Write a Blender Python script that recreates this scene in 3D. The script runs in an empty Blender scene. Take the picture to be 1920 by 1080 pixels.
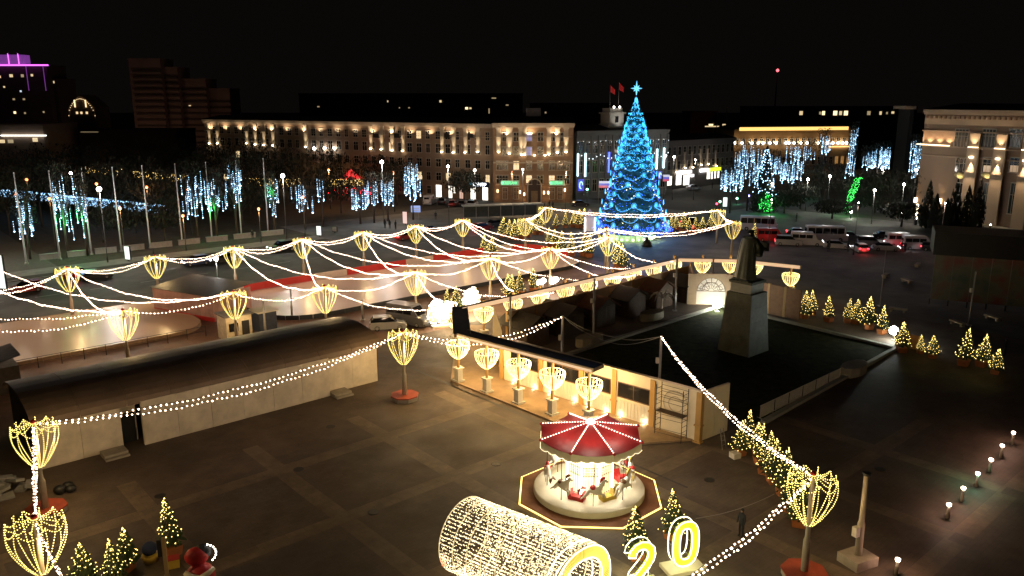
import bpy, math, random
from mathutils import Vector, Matrix
random.seed(7)
R = math.radians
scene = bpy.context.scene
COL = scene.collection
# ------------------------------------------------------------------ camera
FPX, CAMH, HORIZON = 1500.0, 25.0, 185.0
PITCH = math.atan((540.0 - HORIZON) / FPX)
cam_data = bpy.data.cameras.new('camera')
cam = bpy.data.objects.new('camera', cam_data)
COL.objects.link(cam)
cam.location = (0, 0, CAMH)
cam.rotation_euler = (R(90) - PITCH, 0, 0)
cam_data.sensor_width = 36.0
cam_data.lens = FPX / 1920.0 * 36.0
cam_data.clip_end = 3000
scene.camera = cam
# ------------------------------------------------------------------ world (night sky over a lit town)
world = bpy.data.worlds.new('World')
scene.world = world
world.use_nodes = True
wn = world.node_tree
bg = wn.nodes['Background']
sky = wn.nodes.new('ShaderNodeTexSky')
sky.sky_type = 'NISHITA'
sky.sun_disc = False
sky.sun_elevation = R(-6)
sky.sun_rotation = R(200)
mixn = wn.nodes.new('ShaderNodeMixRGB')
mixn.blend_type = 'ADD'
mixn.inputs[0].default_value = 1.0
mixn.inputs[2].default_value = (0.058, 0.044, 0.040, 1)
wn.links.new(sky.outputs[0], mixn.inputs[1])
wn.links.new(mixn.outputs[0], bg.inputs[0])
bg.inputs[1].default_value = 0.05
scene.view_settings.view_transform = 'Standard'
scene.view_settings.look = 'None'
scene.view_settings.exposure = 0
scene.view_settings.gamma = 1
scene.view_settings.use_curve_mapping = False
cy = scene.cycles
cy.use_denoising = True
cy.max_bounces = 4
cy.diffuse_bounces = 2
cy.glossy_bounces = 2
cy.transmission_bounces = 3
cy.sample_clamp_indirect = 2.0
cy.use_light_tree = True
cy.caustics_reflective = False
cy.caustics_refractive = False

# ------------------------------------------------------------------ placing
CT, ST = math.cos(PITCH), math.sin(PITCH)
def ray(px, py):
    u = (px - 960) / FPX; v = (540 - py) / FPX
    return (u, CT + v * ST, -ST + v * CT)
def G(px, py, z=0.0):
    d = ray(px, py); t = (z - CAMH) / d[2]
    return Vector((d[0] * t, d[1] * t, z))
def YZ(px, py, Y):
    d = ray(px, py); t = Y / d[1]
    return Vector((d[0] * t, Y, CAMH + d[2] * t))
AX = Vector((0.7507, 0.6606, 0)); AY = Vector((-0.6606, 0.7507, 0))
GRID = math.atan2(0.6606, 0.7507)
def SW(s, w, z=0.0):
    v = AX * s + AY * w; v.z = z
    return v
def tosw(v): return (v.dot(AX), v.dot(AY))

# ------------------------------------------------------------------ materials
MATS = {}
def mat(name, col, rough=0.7, metal=0.0, noise=0.25, scale=2.0, spec=0.5, bump=0.0, alpha=1.0):
    if name in MATS: return MATS[name]
    m = bpy.data.materials.new(name); m.use_nodes = True
    nt = m.node_tree; b = nt.nodes['Principled BSDF']
    b.inputs['Roughness'].default_value = rough
    b.inputs['Metallic'].default_value = metal
    b.inputs['Specular IOR Level'].default_value = spec
    c = (col[0], col[1], col[2], 1)
    if noise > 0:
        tc = nt.nodes.new('ShaderNodeTexCoord')
        n = nt.nodes.new('ShaderNodeTexNoise'); n.inputs['Scale'].default_value = scale; n.inputs['Detail'].default_value = 6
        n.inputs['Roughness'].default_value = 0.65
        r = nt.nodes.new('ShaderNodeValToRGB')
        r.color_ramp.elements[0].position = 0.3; r.color_ramp.elements[1].position = 0.7
        r.color_ramp.elements[0].color = tuple(x * (1 - noise) for x in col) + (1,)
        r.color_ramp.elements[1].color = tuple(min(1, x * (1 + noise)) for x in col) + (1,)
        nt.links.new(tc.outputs['Object'], n.inputs['Vector'])
        nt.links.new(n.outputs['Fac'], r.inputs[0]); nt.links.new(r.outputs[0], b.inputs['Base Color'])
        if bump > 0:
            bp = nt.nodes.new('ShaderNodeBump'); bp.inputs['Strength'].default_value = bump
            nt.links.new(n.outputs['Fac'], bp.inputs['Height']); nt.links.new(bp.outputs[0], b.inputs['Normal'])
    else:
        b.inputs['Base Color'].default_value = c
    if alpha < 1: b.inputs['Alpha'].default_value = alpha
    MATS[name] = m
    return m
def emit(name, col, strength, sample=False, base=(0.5, 0.5, 0.5)):
    if name in MATS: return MATS[name]
    m = bpy.data.materials.new(name); m.use_nodes = True
    b = m.node_tree.nodes['Principled BSDF']
    b.inputs['Base Color'].default_value = base + (1,)
    b.inputs['Emission Color'].default_value = col + (1,)
    b.inputs['Emission Strength'].default_value = strength
    m.cycles.emission_sampling = 'AUTO' if sample else 'NONE'
    MATS[name] = m
    return m

# ------------------------------------------------------------------ mesh builder
class MB:
    def __init__(s): s.v = []; s.f = []; s.m = []; s.sm = []
    def face(s, idx, m=0, sm=False): s.f.append(idx); s.m.append(m); s.sm.append(sm)
    def quad(s, a, b, c, d, m=0):
        n = len(s.v); s.v += [tuple(a), tuple(b), tuple(c), tuple(d)]; s.face((n, n+1, n+2, n+3), m); return s
    def poly(s, pts, m=0):
        n = len(s.v); s.v += [tuple(p) for p in pts]; s.face(tuple(range(n, n + len(pts))), m); return s
    def box(s, x0, x1, y0, y1, z0, z1, m=0, mtx=None):
        n = len(s.v)
        P = [(x0,y0,z0),(x1,y0,z0),(x1,y1,z0),(x0,y1,z0),(x0,y0,z1),(x1,y0,z1),(x1,y1,z1),(x0,y1,z1)]
        if mtx is not None: P = [tuple(mtx @ Vector(p)) for p in P]
        s.v += P
        for q in ((0,3,2,1),(4,5,6,7),(0,1,5,4),(1,2,6,5),(2,3,7,6),(3,0,4,7)): s.face(tuple(n+i for i in q), m)
        return s
    def prism(s, pts, z0, z1, m=0, mt=None):       # vertical prism over polygon
        n = len(s.v); k = len(pts)
        s.v += [(p[0], p[1], z0) for p in pts] + [(p[0], p[1], z1) for p in pts]
        s.face(tuple(range(n, n+k))[::-1], m); s.face(tuple(range(n+k, n+2*k)), m if mt is None else mt)
        for i in range(k):
            j = (i+1) % k; s.face((n+i, n+j, n+k+j, n+k+i), m)
        return s
    def extrude_y(s, prof, y0, y1, m=0):           # profile in x,z pushed along y
        n = len(s.v); k = len(prof)
        s.v += [(p[0], y0, p[1]) for p in prof] + [(p[0], y1, p[1]) for p in prof]
        s.face(tuple(range(n, n+k)), m); s.face(tuple(range(n+k, n+2*k))[::-1], m)
        for i in range(k):
            j = (i+1) % k; s.face((n+j, n+i, n+k+i, n+k+j), m)
        return s
    def tube(s, path, r, k=6, m=0, cap=True, sm=True):
        path = [Vector(p) for p in path]; n0 = len(s.v); L = len(path)
        rr = r if isinstance(r, (list, tuple)) else [r] * L
        for i, p in enumerate(path):
            d = (path[min(i+1, L-1)] - path[max(i-1, 0)])
            d = d.normalized() if d.length > 1e-9 else Vector((0,0,1))
            a = Vector((0,0,1)) if abs(d.z) < 0.9 else Vector((1,0,0))
            e1 = d.cross(a).normalized(); e2 = d.cross(e1)
            for j in range(k):
                t = 2*math.pi*j/k
                s.v.append(tuple(p + (e1*math.cos(t) + e2*math.sin(t)) * rr[i]))
        for i in range(L-1):
            for j in range(k):
                j2 = (j+1) % k
                s.face((n0+i*k+j, n0+i*k+j2, n0+(i+1)*k+j2, n0+(i+1)*k+j), m, sm)
        if cap:
            s.face(tuple(n0+j for j in range(k))[::-1], m); s.face(tuple(n0+(L-1)*k+j for j in range(k)), m)
        return s
    def lathe(s, prof, k=12, m=0, c=(0,0), sm=True):
        n = len(s.v)
        for (r, z) in prof:
            for j in range(k):
                t = 2*math.pi*j/k; s.v.append((c[0]+r*math.cos(t), c[1]+r*math.sin(t), z))
        for i in range(len(prof)-1):
            for j in range(k):
                j2 = (j+1) % k
                s.face((n+i*k+j, n+i*k+j2, n+(i+1)*k+j2, n+(i+1)*k+j), m, sm)
        s.face(tuple(n+j for j in range(k))[::-1], m); s.face(tuple(n+(len(prof)-1)*k+j for j in range(k)), m)
        return s
    def bulb(s, p, r, m=0):
        n = len(s.v); x, y, z = p
        s.v += [(x+r,y,z),(x,y+r,z),(x-r,y,z),(x,y-r,z),(x,y,z+r),(x,y,z-r)]
        for q in ((0,1,4),(1,2,4),(2,3,4),(3,0,4),(1,0,5),(2,1,5),(3,2,5),(0,3,5)): s.face(tuple(n+i for i in q), m)
        return s
    def ball(s, c, r, k=10, h=6, m=0, sq=(1,1,1)):
        n = len(s.v); c = Vector(c)
        for i in range(1, h):
            ph = math.pi*i/h
            for j in range(k):
                t = 2*math.pi*j/k
                s.v.append((c.x+r*sq[0]*math.sin(ph)*math.cos(t), c.y+r*sq[1]*math.sin(ph)*math.sin(t), c.z+r*sq[2]*math.cos(ph)))
        top = len(s.v); s.v.append((c.x, c.y, c.z+r*sq[2])); s.v.append((c.x, c.y, c.z-r*sq[2]))
        for i in range(h-2):
            for j in range(k):
                j2 = (j+1) % k; s.face((n+i*k+j, n+(i+1)*k+j, n+(i+1)*k+j2, n+i*k+j2), m, True)
        for j in range(k):
            j2 = (j+1) % k
            s.face((n+j, n+j2, top), m, True); s.face((n+(h-2)*k+j2, n+(h-2)*k+j, top+1), m, True)
        return s
    def mesh(s, name, *mats):
        me = bpy.data.meshes.new(name); me.from_pydata(s.v, [], s.f)
        for m in mats: me.materials.append(m)
        me.polygons.foreach_set('material_index', s.m)
        me.polygons.foreach_set('use_smooth', s.sm)
        me.update(); return me
def put(name, me, parent=None, loc=(0,0,0), rot=(0,0,0), sc=(1,1,1), kind=None, label=None):
    o = bpy.data.objects.new(name, me); COL.objects.link(o)
    if parent is not None: o.parent = parent
    o.location = loc; o.rotation_euler = rot; o.scale = sc
    if kind: o['kind'] = kind
    if label: o['label'] = label
    return o
def thing(name, label, cat, loc=(0,0,0), rotz=0.0, group=None, me=None, sc=(1,1,1)):
    o = bpy.data.objects.new(name, me); COL.objects.link(o)
    o.location = loc; o.rotation_euler = (0, 0, rotz); o.scale = sc
    o['label'] = label; o['category'] = cat
    if group: o['group'] = group
    return o
def dup(root, loc, rotz=None, label=None, group=None, sc=None):
    def rec(o, par):
        c = o.copy(); COL.objects.link(c)
        if par is not None: c.parent = par
        for ch in list(o.children): rec(ch, c)
        return c
    r = rec(root, None); r.location = loc
    if rotz is not None: r.rotation_euler = (0, 0, rotz)
    if label: r['label'] = label
    if group: r['group'] = group
    if sc: r.scale = sc
    return r
def struct(name, me, loc=(0,0,0), rot=(0,0,0)):
    return put(name, me, None, loc, rot, kind='structure')
NL = [0]
def lamp(loc, W, col=(1,0.8,0.5), r=0.12, parent=None, kind='POINT', direction=None, angle=60, blend=0.6, name='lamp_light', size=None):
    d = bpy.data.lights.new(name, kind); d.energy = W*1.75; d.color = col
    if kind == 'SPOT': d.spot_size = R(angle); d.spot_blend = blend
    if kind == 'AREA':
        d.shape = 'RECTANGLE'; d.size, d.size_y = size
    else: d.shadow_soft_size = r
    o = bpy.data.objects.new(name, d); COL.objects.link(o); o.location = loc
    if parent is not None: o.parent = parent
    if direction is not None:
        o.rotation_euler = Vector(direction).to_track_quat('-Z', 'Y').to_euler()
    NL[0] += 1
    return o
WARM = (1.0, 0.74, 0.42); WHITE = (1.0, 0.93, 0.85); ORANGE = (1.0, 0.42, 0.14); COOL = (0.75, 0.88, 1.0)
def ORD(i): return ['first','second','third','fourth','fifth','sixth','seventh','eighth','ninth','tenth','eleventh','twelfth','thirteenth','fourteenth','fifteenth','sixteenth','seventeenth','eighteenth','nineteenth','twentieth'][i]

# common materials
M_white = mat('painted_white', (0.62,0.58,0.50), 0.6, noise=0.12, scale=1.5)
M_steel = mat('galvanised_steel', (0.32,0.31,0.30), 0.45, 0.3, 0.15, 3)
M_dark = mat('dark_metal', (0.03,0.03,0.03), 0.5, 0.4, 0.1)
M_wire = mat('cable_rubber', (0.05,0.045,0.04), 0.6, noise=0)
M_bulb = emit('garland_bulb', (1.0,0.68,0.48), 13.0)
M_ybulb = emit('yellow_bulb', (1.0,0.76,0.17), 5.0)
M_gold = emit('warm_tree_bulb', (1.0,0.74,0.20), 6.0)
M_ice = emit('ice_blue_bulb', (0.42,0.72,1.0), 6.0)
M_wbulb = emit('white_bulb', (1.0,0.92,0.80), 12.0)
M_lampglow = emit('street_lamp_globe', (1.0,0.93,0.82), 40.0)
M_orangeglow = emit('sodium_lamp_globe', (1.0,0.30,0.09), 2.8)
M_pane_dark = mat('dark_window_glass', (0.012,0.012,0.014), 0.12, noise=0, spec=0.6)
M_frame = mat('window_frame_paint', (0.42,0.37,0.30), 0.6, noise=0.1)
M_pane_warm = emit('lit_window_warm', (1.0,0.72,0.38), 1.1)
M_pane_white = emit('lit_shop_window', (1.0,0.95,0.85), 3.0, True)
M_leaf = mat('fir_needles', (0.035,0.06,0.02), 0.8, noise=0.4, scale=4)
M_leafdark = mat('dark_foliage', (0.014,0.018,0.010), 0.85, noise=0.4, scale=2)
M_bark = mat('bark', (0.06,0.045,0.035), 0.9, noise=0.3, scale=4)

# ------------------------------------------------------------------ ground
me = MB().quad((-900,-60,0),(900,-60,0),(900,1500,0),(-900,1500,0)).mesh('ground', mat('town_ground', (0.045,0.042,0.036), 0.9, noise=0.35, scale=0.2))
struct('ground', me)
def ground_mat(name, col, s1, rough=0.75, joints=None):
    m = bpy.data.materials.new(name); m.use_nodes = True; nt = m.node_tree; b = nt.nodes['Principled BSDF']
    tc = nt.nodes.new('ShaderNodeTexCoord')
    mp = nt.nodes.new('ShaderNodeMapping'); mp.inputs['Rotation'].default_value = (0,0,-GRID)
    nt.links.new(tc.outputs['Object'], mp.inputs[0])
    a = nt.nodes.new('ShaderNodeTexNoise'); a.inputs['Scale'].default_value = s1; a.inputs['Detail'].default_value = 8
    a.inputs['Roughness'].default_value = 0.7
    nt.links.new(mp.outputs[0], a.inputs['Vector'])
    cr = nt.nodes.new('ShaderNodeValToRGB'); cr.color_ramp.elements[0].position = 0.32; cr.color_ramp.elements[1].position = 0.72
    cr.color_ramp.elements[0].color = tuple(x*0.68 for x in col)+(1,); cr.color_ramp.elements[1].color = tuple(x*1.3 for x in col)+(1,)
    nt.links.new(a.outputs['Fac'], cr.inputs[0])
    last = cr.outputs[0]
    big_ = nt.nodes.new('ShaderNodeTexNoise'); big_.inputs['Scale'].default_value = 0.11; big_.inputs['Detail'].default_value = 5; big_.inputs['Distortion'].default_value = 0.6
    nt.links.new(mp.outputs[0], big_.inputs['Vector'])
    cb = nt.nodes.new('ShaderNodeValToRGB'); cb.color_ramp.elements[0].position = 0.38; cb.color_ramp.elements[1].position = 0.62
    cb.color_ramp.elements[0].color = (0.70,0.68,0.68,1); cb.color_ramp.elements[1].color = (1.15,1.12,1.1,1)
    nt.links.new(big_.outputs['Fac'], cb.inputs[0])
    mb_ = nt.nodes.new('ShaderNodeMixRGB'); mb_.blend_type = 'MULTIPLY'; mb_.inputs[0].default_value = 1.0
    nt.links.new(last, mb_.inputs[1]); nt.links.new(cb.outputs[0], mb_.inputs[2]); last = mb_.outputs[0]
    if joints:
        br = nt.nodes.new('ShaderNodeTexBrick'); br.offset = 0.5
        br.inputs['Scale'].default_value = 1.0; br.inputs['Brick Width'].default_value = joints[0]; br.inputs['Row Height'].default_value = joints[1]
        br.inputs['Mortar Size'].default_value = joints[2]; br.inputs['Mortar Smooth'].default_value = 0.3
        br.inputs['Color1'].default_value = (1.12,1.12,1.12,1); br.inputs['Color2'].default_value = (0.86,0.86,0.86,1); br.inputs['Mortar'].default_value = (0.55,0.55,0.55,1)
        nt.links.new(mp.outputs[0], br.inputs['Vector'])
        mx = nt.nodes.new('ShaderNodeMixRGB'); mx.blend_type = 'MULTIPLY'; mx.inputs[0].default_value = 0.45
        nt.links.new(last, mx.inputs[1]); nt.links.new(br.outputs['Color'], mx.inputs[2]); last = mx.outputs[0]
    nt.links.new(last, b.inputs['Base Color'])
    n2 = nt.nodes.new('ShaderNodeTexNoise'); n2.inputs['Scale'].default_value = 0.35; n2.inputs['Detail'].default_value = 4
    nt.links.new(tc.outputs['Object'], n2.inputs['Vector'])
    mr = nt.nodes.new('ShaderNodeMapRange'); mr.inputs[3].default_value = rough-0.25; mr.inputs[4].default_value = rough+0.15
    nt.links.new(n2.outputs['Fac'], mr.inputs[0]); nt.links.new(mr.outputs[0], b.inputs['Roughness'])
    return m
def sheet(name, pts, z, m):
    me = MB().poly([(p[0], p[1], z) for p in pts]).mesh(name, m); return struct(name, me)
M_plaza = ground_mat('plaza_pavers', (0.118,0.088,0.066), 0.5, 0.75, (0.6,0.3,0.018))
M_asph = ground_mat('asphalt', (0.13,0.13,0.12), 0.25, 0.8)
M_band = ground_mat('light_pavers', (0.185,0.138,0.095), 0.8, 0.75, (0.6,0.6,0.02))
M_grass = mat('winter_lawn', (0.030,0.032,0.014), 1.0, noise=0.55, scale=1.2, bump=0.8, spec=0.05)
sheet('rink_surround', [SW(-20,69.5),SW(92,69.5),SW(92,101),SW(-20,103.4)], 0.012, ground_mat('brown_decking', (0.20,0.115,0.075), 0.6, 0.6, (1.2,0.3,0.02)))
sheet('asphalt_road', [SW(-60,104),SW(150,104),SW(150,150),SW(-60,150)], 0.004, M_asph)
sheet('asphalt_square', [SW(95,20),SW(170,20),SW(170,104),SW(95,104)], 0.004, M_asph)
sheet('plaza', [SW(-40,-25),SW(95,-25),SW(95,104),SW(-40,104)], 0.004, M_plaza)
# pale paving bands that divide the plaza in squares
O = G(890,766); so, wo = tosw(O)
so2, wo2 = tosw(G(722,822)); STEP = 8.6
for i in range(-4, 3):
    s = so - (-i)*STEP if i < 0 else so + i*STEP
    sheet('paving_band', [SW(s-0.6, wo-34), SW(s+0.6, wo-34), SW(s+0.6, wo+5), SW(s-0.6, wo+5)], 0.008, M_band)
for i in range(-4, 1):
    w = wo + i*STEP
    for j in range(-4, 3):
        s = so + j*STEP
        sheet('paving_band', [SW(s+0.6, w-0.6), SW(s+STEP-0.6, w-0.6), SW(s+STEP-0.6, w+0.6), SW(s+0.6, w+0.6)], 0.008, M_band)
# kerb line between road and park, road markings
def kerb(p, q, w=0.3, h=0.13, name='kerb', m=None):
    p = Vector(p[:2]+(0,)) if isinstance(p, tuple) else Vector((p.x,p.y,0)); q = Vector((q.x,q.y,0)) if not isinstance(q, tuple) else Vector(q[:2]+(0,))
    L = (q-p).length; a = math.atan2(q.y-p.y, q.x-p.x)
    return struct(name, MB().box(0,L,-w/2,w/2,0,h).mesh(name, m or M_kerb), (p.x,p.y,0), (0,0,a))
M_kerb = mat('kerb_stone', (0.26,0.24,0.21), 0.8, noise=0.2)
M_paint = mat('road_paint', (0.5,0.5,0.46), 0.7, noise=0.3, scale=3)
kerb(SW(-60,128.5), SW(96,128.5))
kerb(SW(-20,103.6), SW(36,103.6))
for k in range(22):
    s = -45 + k*6.5
    sheet('lane_mark', [SW(s,116), SW(s+3,116), SW(s+3,116.15), SW(s,116.15)], 0.008, M_paint)
sheet('park_ground', [SW(-90,128.6),SW(70,128.6),SW(70,210),SW(-90,210)], 0.012, mat('park_soil', (0.04,0.032,0.024), 0.95, noise=0.5, scale=0.6))
sheet('park_path', [SW(-60,131.5),SW(70,131.5),SW(70,136),SW(-60,136)], 0.016, ground_mat('path_slabs', (0.17,0.165,0.15), 0.6, 0.8, (1.2,1.2,0.02)))
sheet('park_avenue', [SW(20,136),SW(27,136),SW(27,205),SW(20,205)], 0.016, MATS.get('road_paint') and mat('avenue', (0.08,0.07,0.06), 0.85, noise=0.3))

M_drain = mat('drain_iron', (0.02,0.018,0.016), 0.5, noise=0.2)
for (a_, b_) in (((690,655),(1290,915)),((842,722),(1100,826))):
    p_, q_ = G(*a_), G(*b_); d_ = (q_-p_).normalized(); n_ = Vector((-d_.y,d_.x,0))*.09; L_ = (q_-p_).length; k_ = int(L_/2)
    for i in range(k_):
        x0 = p_+d_*(L_*i/k_+.03); x1 = p_+d_*(L_*(i+1)/k_-.03)
        sheet('drain_grate', [x0-n_, x1-n_, x1+n_, x0+n_], 0.012, M_drain)
for px, py in ((560,880),(930,870),(300,930),(700,960),(1330,900),(620,800),(1650,880)):
    p_ = G(px,py); struct('manhole_cover', MB().lathe([(.36,0.0),(.36,.012),(.30,.014),(.01,.014)],16,sm=False).mesh('manhole_cover', M_drain), (p_.x,p_.y,0.008))
# ------------------------------------------------------------------ tall basket lamps on the square
def along(path, step):
    out = []; path = [Vector(p) for p in path]; acc = 0.0
    for a, b in zip(path[:-1], path[1:]):
        L = (b-a).length; t = acc
        while t < L: out.append(a + (b-a)*(t/L)); t += step
        acc = t - L
    return out
M_pole = mat('pole_paint', (0.42,0.36,0.28), 0.55, noise=0.12)
M_redplinth = mat('red_plinth_paint', (0.36,0.055,0.02), 0.6, noise=0.2)
M_plinthside = mat('plinth_side', (0.30,0.27,0.23), 0.7, noise=0.2)
M_redcap = mat('red_bow_cloth', (0.5,0.02,0.02), 0.5, noise=0.1)
prof = [(0.14,5.98),(0.45,5.86),(0.80,5.72),(1.05,5.74),(1.22,5.95)]
prof2 = [(1.20,5.93),(1.28,5.45),(1.25,5.0),(1.10,4.5),(0.85,4.0),(0.55,3.5),(0.24,3.15)]
def strand_mesh():
    b = MB(); path = [(r,0,z) for r, z in prof2]
    b.tube(path, 0.012, 4, 0, sm=False)
    for p in along(path, 0.13): b.bulb(p, 0.031, 1)
    return b.mesh('light_strand', M_dark, M_ybulb)
def top_strand_mesh():
    b = MB(); path = [(r,0,z) for r, z in prof]
    b.tube(path, 0.012, 4, 0, sm=False)
    for p in along(path, 0.13): b.bulb(p, 0.029, 1)
    return b.mesh('top_strand', M_dark, M_ybulb)
def swag_mesh(n):
    b = MB(); a = 2*math.pi/n; pts = []
    for k in range(9):
        t = k/8; ang = a*t
        pts.append((1.22*math.cos(ang), 1.22*math.sin(ang), 5.92 - 0.42*4*t*(1-t)))
    b.tube(pts, 0.010, 4, 0, sm=False)
    for p in along(pts, 0.13): b.bulb(p, 0.029, 1)
    return b.mesh('swag', M_dark, M_ybulb)
ms_strand, ms_top, NR = strand_mesh(), top_strand_mesh(), 12
ms_swag = swag_mesh(NR//2)
ms_pole = MB().lathe([(0.20,0),(0.20,2.2),(0.15,2.35),(0.13,2.5),(0.12,5.98)], 12).mesh('pole', M_pole)
oct8 = lambda r: [(r*math.cos(R(22.5+45*i)), r*math.sin(R(22.5+45*i))) for i in range(8)]
ms_plinth = MB().prism(oct8(1.18), 0.0, 0.34, 0).mesh('plinth', M_plinthside)
ms_ptop = MB().prism(oct8(1.22), 0.34, 0.44, 0).mesh('plinth_top', M_redplinth)
ms_cap = MB().ball((0,0,6.06), 0.17, 8, 5).mesh('cap', M_redcap)
ms_ring = MB().lathe([(0.16,3.08),(0.30,3.12),(0.16,3.18)], 12).mesh('lower_ring', M_steel)
def basket(px, py, label, plinth=False, power=150, z=6.0):
    p = G(px, py, z); p.z = 0
    t = thing('basket_lamp', label, 'light pole', p, random.uniform(0, 0.5), 'tall lamps with baskets of light strands')
    put('pole', ms_pole, t)
    put('cap', ms_cap, t); put('lower_ring', ms_ring, t)
    for i in range(NR):
        a = 2*math.pi*i/NR
        put('light_strand', ms_strand, t, rot=(0,0,a + random.uniform(-0.13,0.13)))
        put('top_strand', ms_top, t, rot=(0,0,a))
        if i % 2 == 0: put('swag', ms_swag, t, rot=(0,0,a))
    if plinth:
        put('plinth', ms_plinth, t, rot=(0,0,-t.rotation_euler[2])); put('plinth_top', ms_ptop, t, rot=(0,0,-t.rotation_euler[2]))
    lamp((0.5,0,4.9), power, (1.0,0.66,0.28), 0.3, t)
    return Vector((p.x, p.y, 5.95))
Apx = [(125,502),(290,480),(437,463),(566,447),(680,434),(779,422),(867,411)]
NA = [f'{ORD(i)} basket lamp of the far row' for i in range(7)]
A = [basket(x, y, f'tall lamp with glowing yellow strand basket, {ORD(i)} from the left in the far row', power=260) for i, (x, y) in enumerate(Apx)]
Bpx = [(230,582),(437,547),(608,537),(778,508),(919,482),(1032,464),(1141,443)]
NB = [f'{ORD(i)} basket lamp of the near row' for i in range(7)]
where = ['beside the left ice rink','beside the cream booth','by the near edge of the long rink','by the parked van','behind the colonnade beam','near the far end of the rink','before the giant blue tree']
B = [basket(x, y, f'yellow basket lamp {where[i]}, {ORD(i)} of near row', power=330) for i, (x, y) in enumerate(Bpx)]
Tn = [(985,410,'left of the small lit firs'),(1023,388,'farthest back, beside the street'),(1137,428,'close before the giant tree'),(1347,393,'at the back right of the giant tree'),(1375,415,'just behind the statue')]
Tt = [basket(x, y, f'tall lamp with yellow strand basket {w}', power=120) for x, y, w in Tn]
F0 = basket(62, 793, 'tall basket lamp on a red plinth at the left end of the white barn', True, 300)
F00 = basket(64, 972, 'nearest tall basket lamp at the lower left corner', True, 260)
F1 = basket(755, 622, 'tall basket lamp on a red octagonal plinth at the right end of the white barn', True, 420)
F2 = basket(1525, 890, 'tall basket lamp on a red plinth beside the row of lit firs, right foreground', True, 170)

# ------------------------------------------------------------------ bulb garlands
ng = [0]
def garland(p, q, label, n=1, sag=None, lit=True):
    L = (q-p).length
    if sag is None: sag = 0.35 + 0.062*L
    a = thing('bulb_garland', label, 'string lights', (0,0,0), 0, 'garlands of white bulbs strung between the poles')
    mid = (p+q)/2; a.location = p
    for k in range(n):
        sg = sag*(1 + 0.48*k) + random.uniform(-0.06,0.06)
        side = Vector((-(q-p).y, (q-p).x, 0)).normalized()
        N = max(10, int(L/0.8)); pts = []
        ph = random.uniform(0,6)
        for i in range(N+1):
            t = i/N; w = (p + (q-p)*t)
            w = w + side*((k-(n-1)/2)*0.12*math.sin(math.pi*t)) - Vector((0,0,sg*4*t*(1-t)))
            w.z += 0.05*math.sin(ph+t*L*1.1) if 0 < i < N else 0
            pts.append(w - p)
        cab = put('cable', MB().tube(pts, 0.018, 4, 0, sm=False).mesh('cable', M_wire if lit else M_steel), a)
        if lit:
            b = MB()
            for c in along(pts, 0.36 if p.y < 75 else 0.27):
                b.bulb(c + Vector((random.uniform(-.02,.02), random.uniform(-.02,.02), -0.06+random.uniform(-.05,.05))), random.uniform(.045,.075) if p.y < 75 else random.uniform(.05,.085))
            put('bulb', b.mesh('bulb', M_bulb), cab, kind='stuff')
    if lit:
        for i in range(max(1,int(L/8))):
            t_ = (i+.5)/max(1,int(L/8)); lamp((p+(q-p)*t_)-p-Vector((0,0,sag*4*t_*(1-t_)+.35)), 26*n**.5, (1,.70,.46), .25, a)
    ng[0] += 1
LN = ['first','second','third','fourth','fifth','sixth','seventh']
OL1, OL2, OL3 = G(-160,545,6), G(-120,480,6), G(-170,650,6)
garland(G(-80,540,6), A[0], 'twin bulb string entering from the left edge to the first far-row lamp', 2)
for i in range(6):
    garland(A[i], A[i+1], f'twin bulb string linking the {LN[i]} and {LN[i+1]} lamps of the far row', 2, 0.85)
for i in range(1,6):
    garland(B[i], B[i+1], f'single bulb string linking the {LN[i]} and {LN[i+1]} lamps of the near row', 1, 1.1)
garland(B[0], B[1], 'single bulb string over the left rink from lamp to the cream booth', 1, 0.9)
for ai, bi in ((0,0),(0,1),(2,2),(2,3),(3,2),(3,3),(3,4),(4,3),(4,4),(4,5),(5,4),(5,5),(6,5),(6,6)):
    garland(A[ai], B[bi], f'bulb string crossing over the rinks, {LN[ai]} far-row lamp to {LN[bi]} near-row lamp')
garland(A[6], B[6], 'second bulb string running from the last far-row lamp towards the giant tree', 1, 3.2)
garland(G(-60,475,6), B[1], 'bulb string from the left edge to the cream booth lamp')
garland(G(-90,500,6), B[0], 'upper bulb string from the left edge to the left rink lamp', 1, 1.6)
garland(G(-200,575,6), B[0], 'middle bulb string from the left edge to the left rink lamp', 1, 1.0)
garland(G(-160,585,6), B[0], 'lowest bulb string from the left edge across the left rink', 1, 1.9)
garland(Tt[0], Tt[1], 'thick short twin bulb string left of the small lit firs', 2, 0.5)
garland(Tt[1], Tt[3], 'twin bulb string passing behind the giant blue tree', 2, 1.0)
garland(Tt[0], Tt[2], 'twin bulb string low in front of the small lit firs', 2, 1.5)
garland(Tt[2], Tt[4], 'twin bulb string from the giant tree towards the statue', 2, 1.2)
garland(Tt[3], Tt[4], 'short twin bulb string left of the statue head', 2, 0.4)
CB = [G(848,572,4.9), G(1040,547,4.9), G(1190,515,4.9), G(1262,490,4.9)]
garland(B[2], CB[0], 'bulb string from near-row lamp over the rink edge to the glowing letters')
garland(B[3], CB[0], 'bulb string falling steeply to the corner of the colonnade', 1, 1.0)
garland(B[3], CB[1], 'dotted bulb string running behind the colonnade beam', 1, 1.5)
garland(B[4], G(962,545,4.9), 'short bulb string from lamp to the left colonnade beam', 1, 0.9)
garland(B[4], CB[2], 'long dotted bulb string running behind the beam hearts')
garland(B[5], CB[2], 'bulb string from the rink end lamp to the middle of the beam', 1, 1.6)
garland(B[5], CB[3], 'bulb string from the rink end lamp to the right of the beam', 1, 1.7)
garland(B[6], CB[3], 'bulb string from the lamp before the giant tree to the beam bend', 1, 1.3)
P1 = G(1055,592,6); P2 = G(1240,631,6)
garland(F0, F1, 'long twin bulb string sagging in front of the white barn wall', 2, 1.05)
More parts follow.
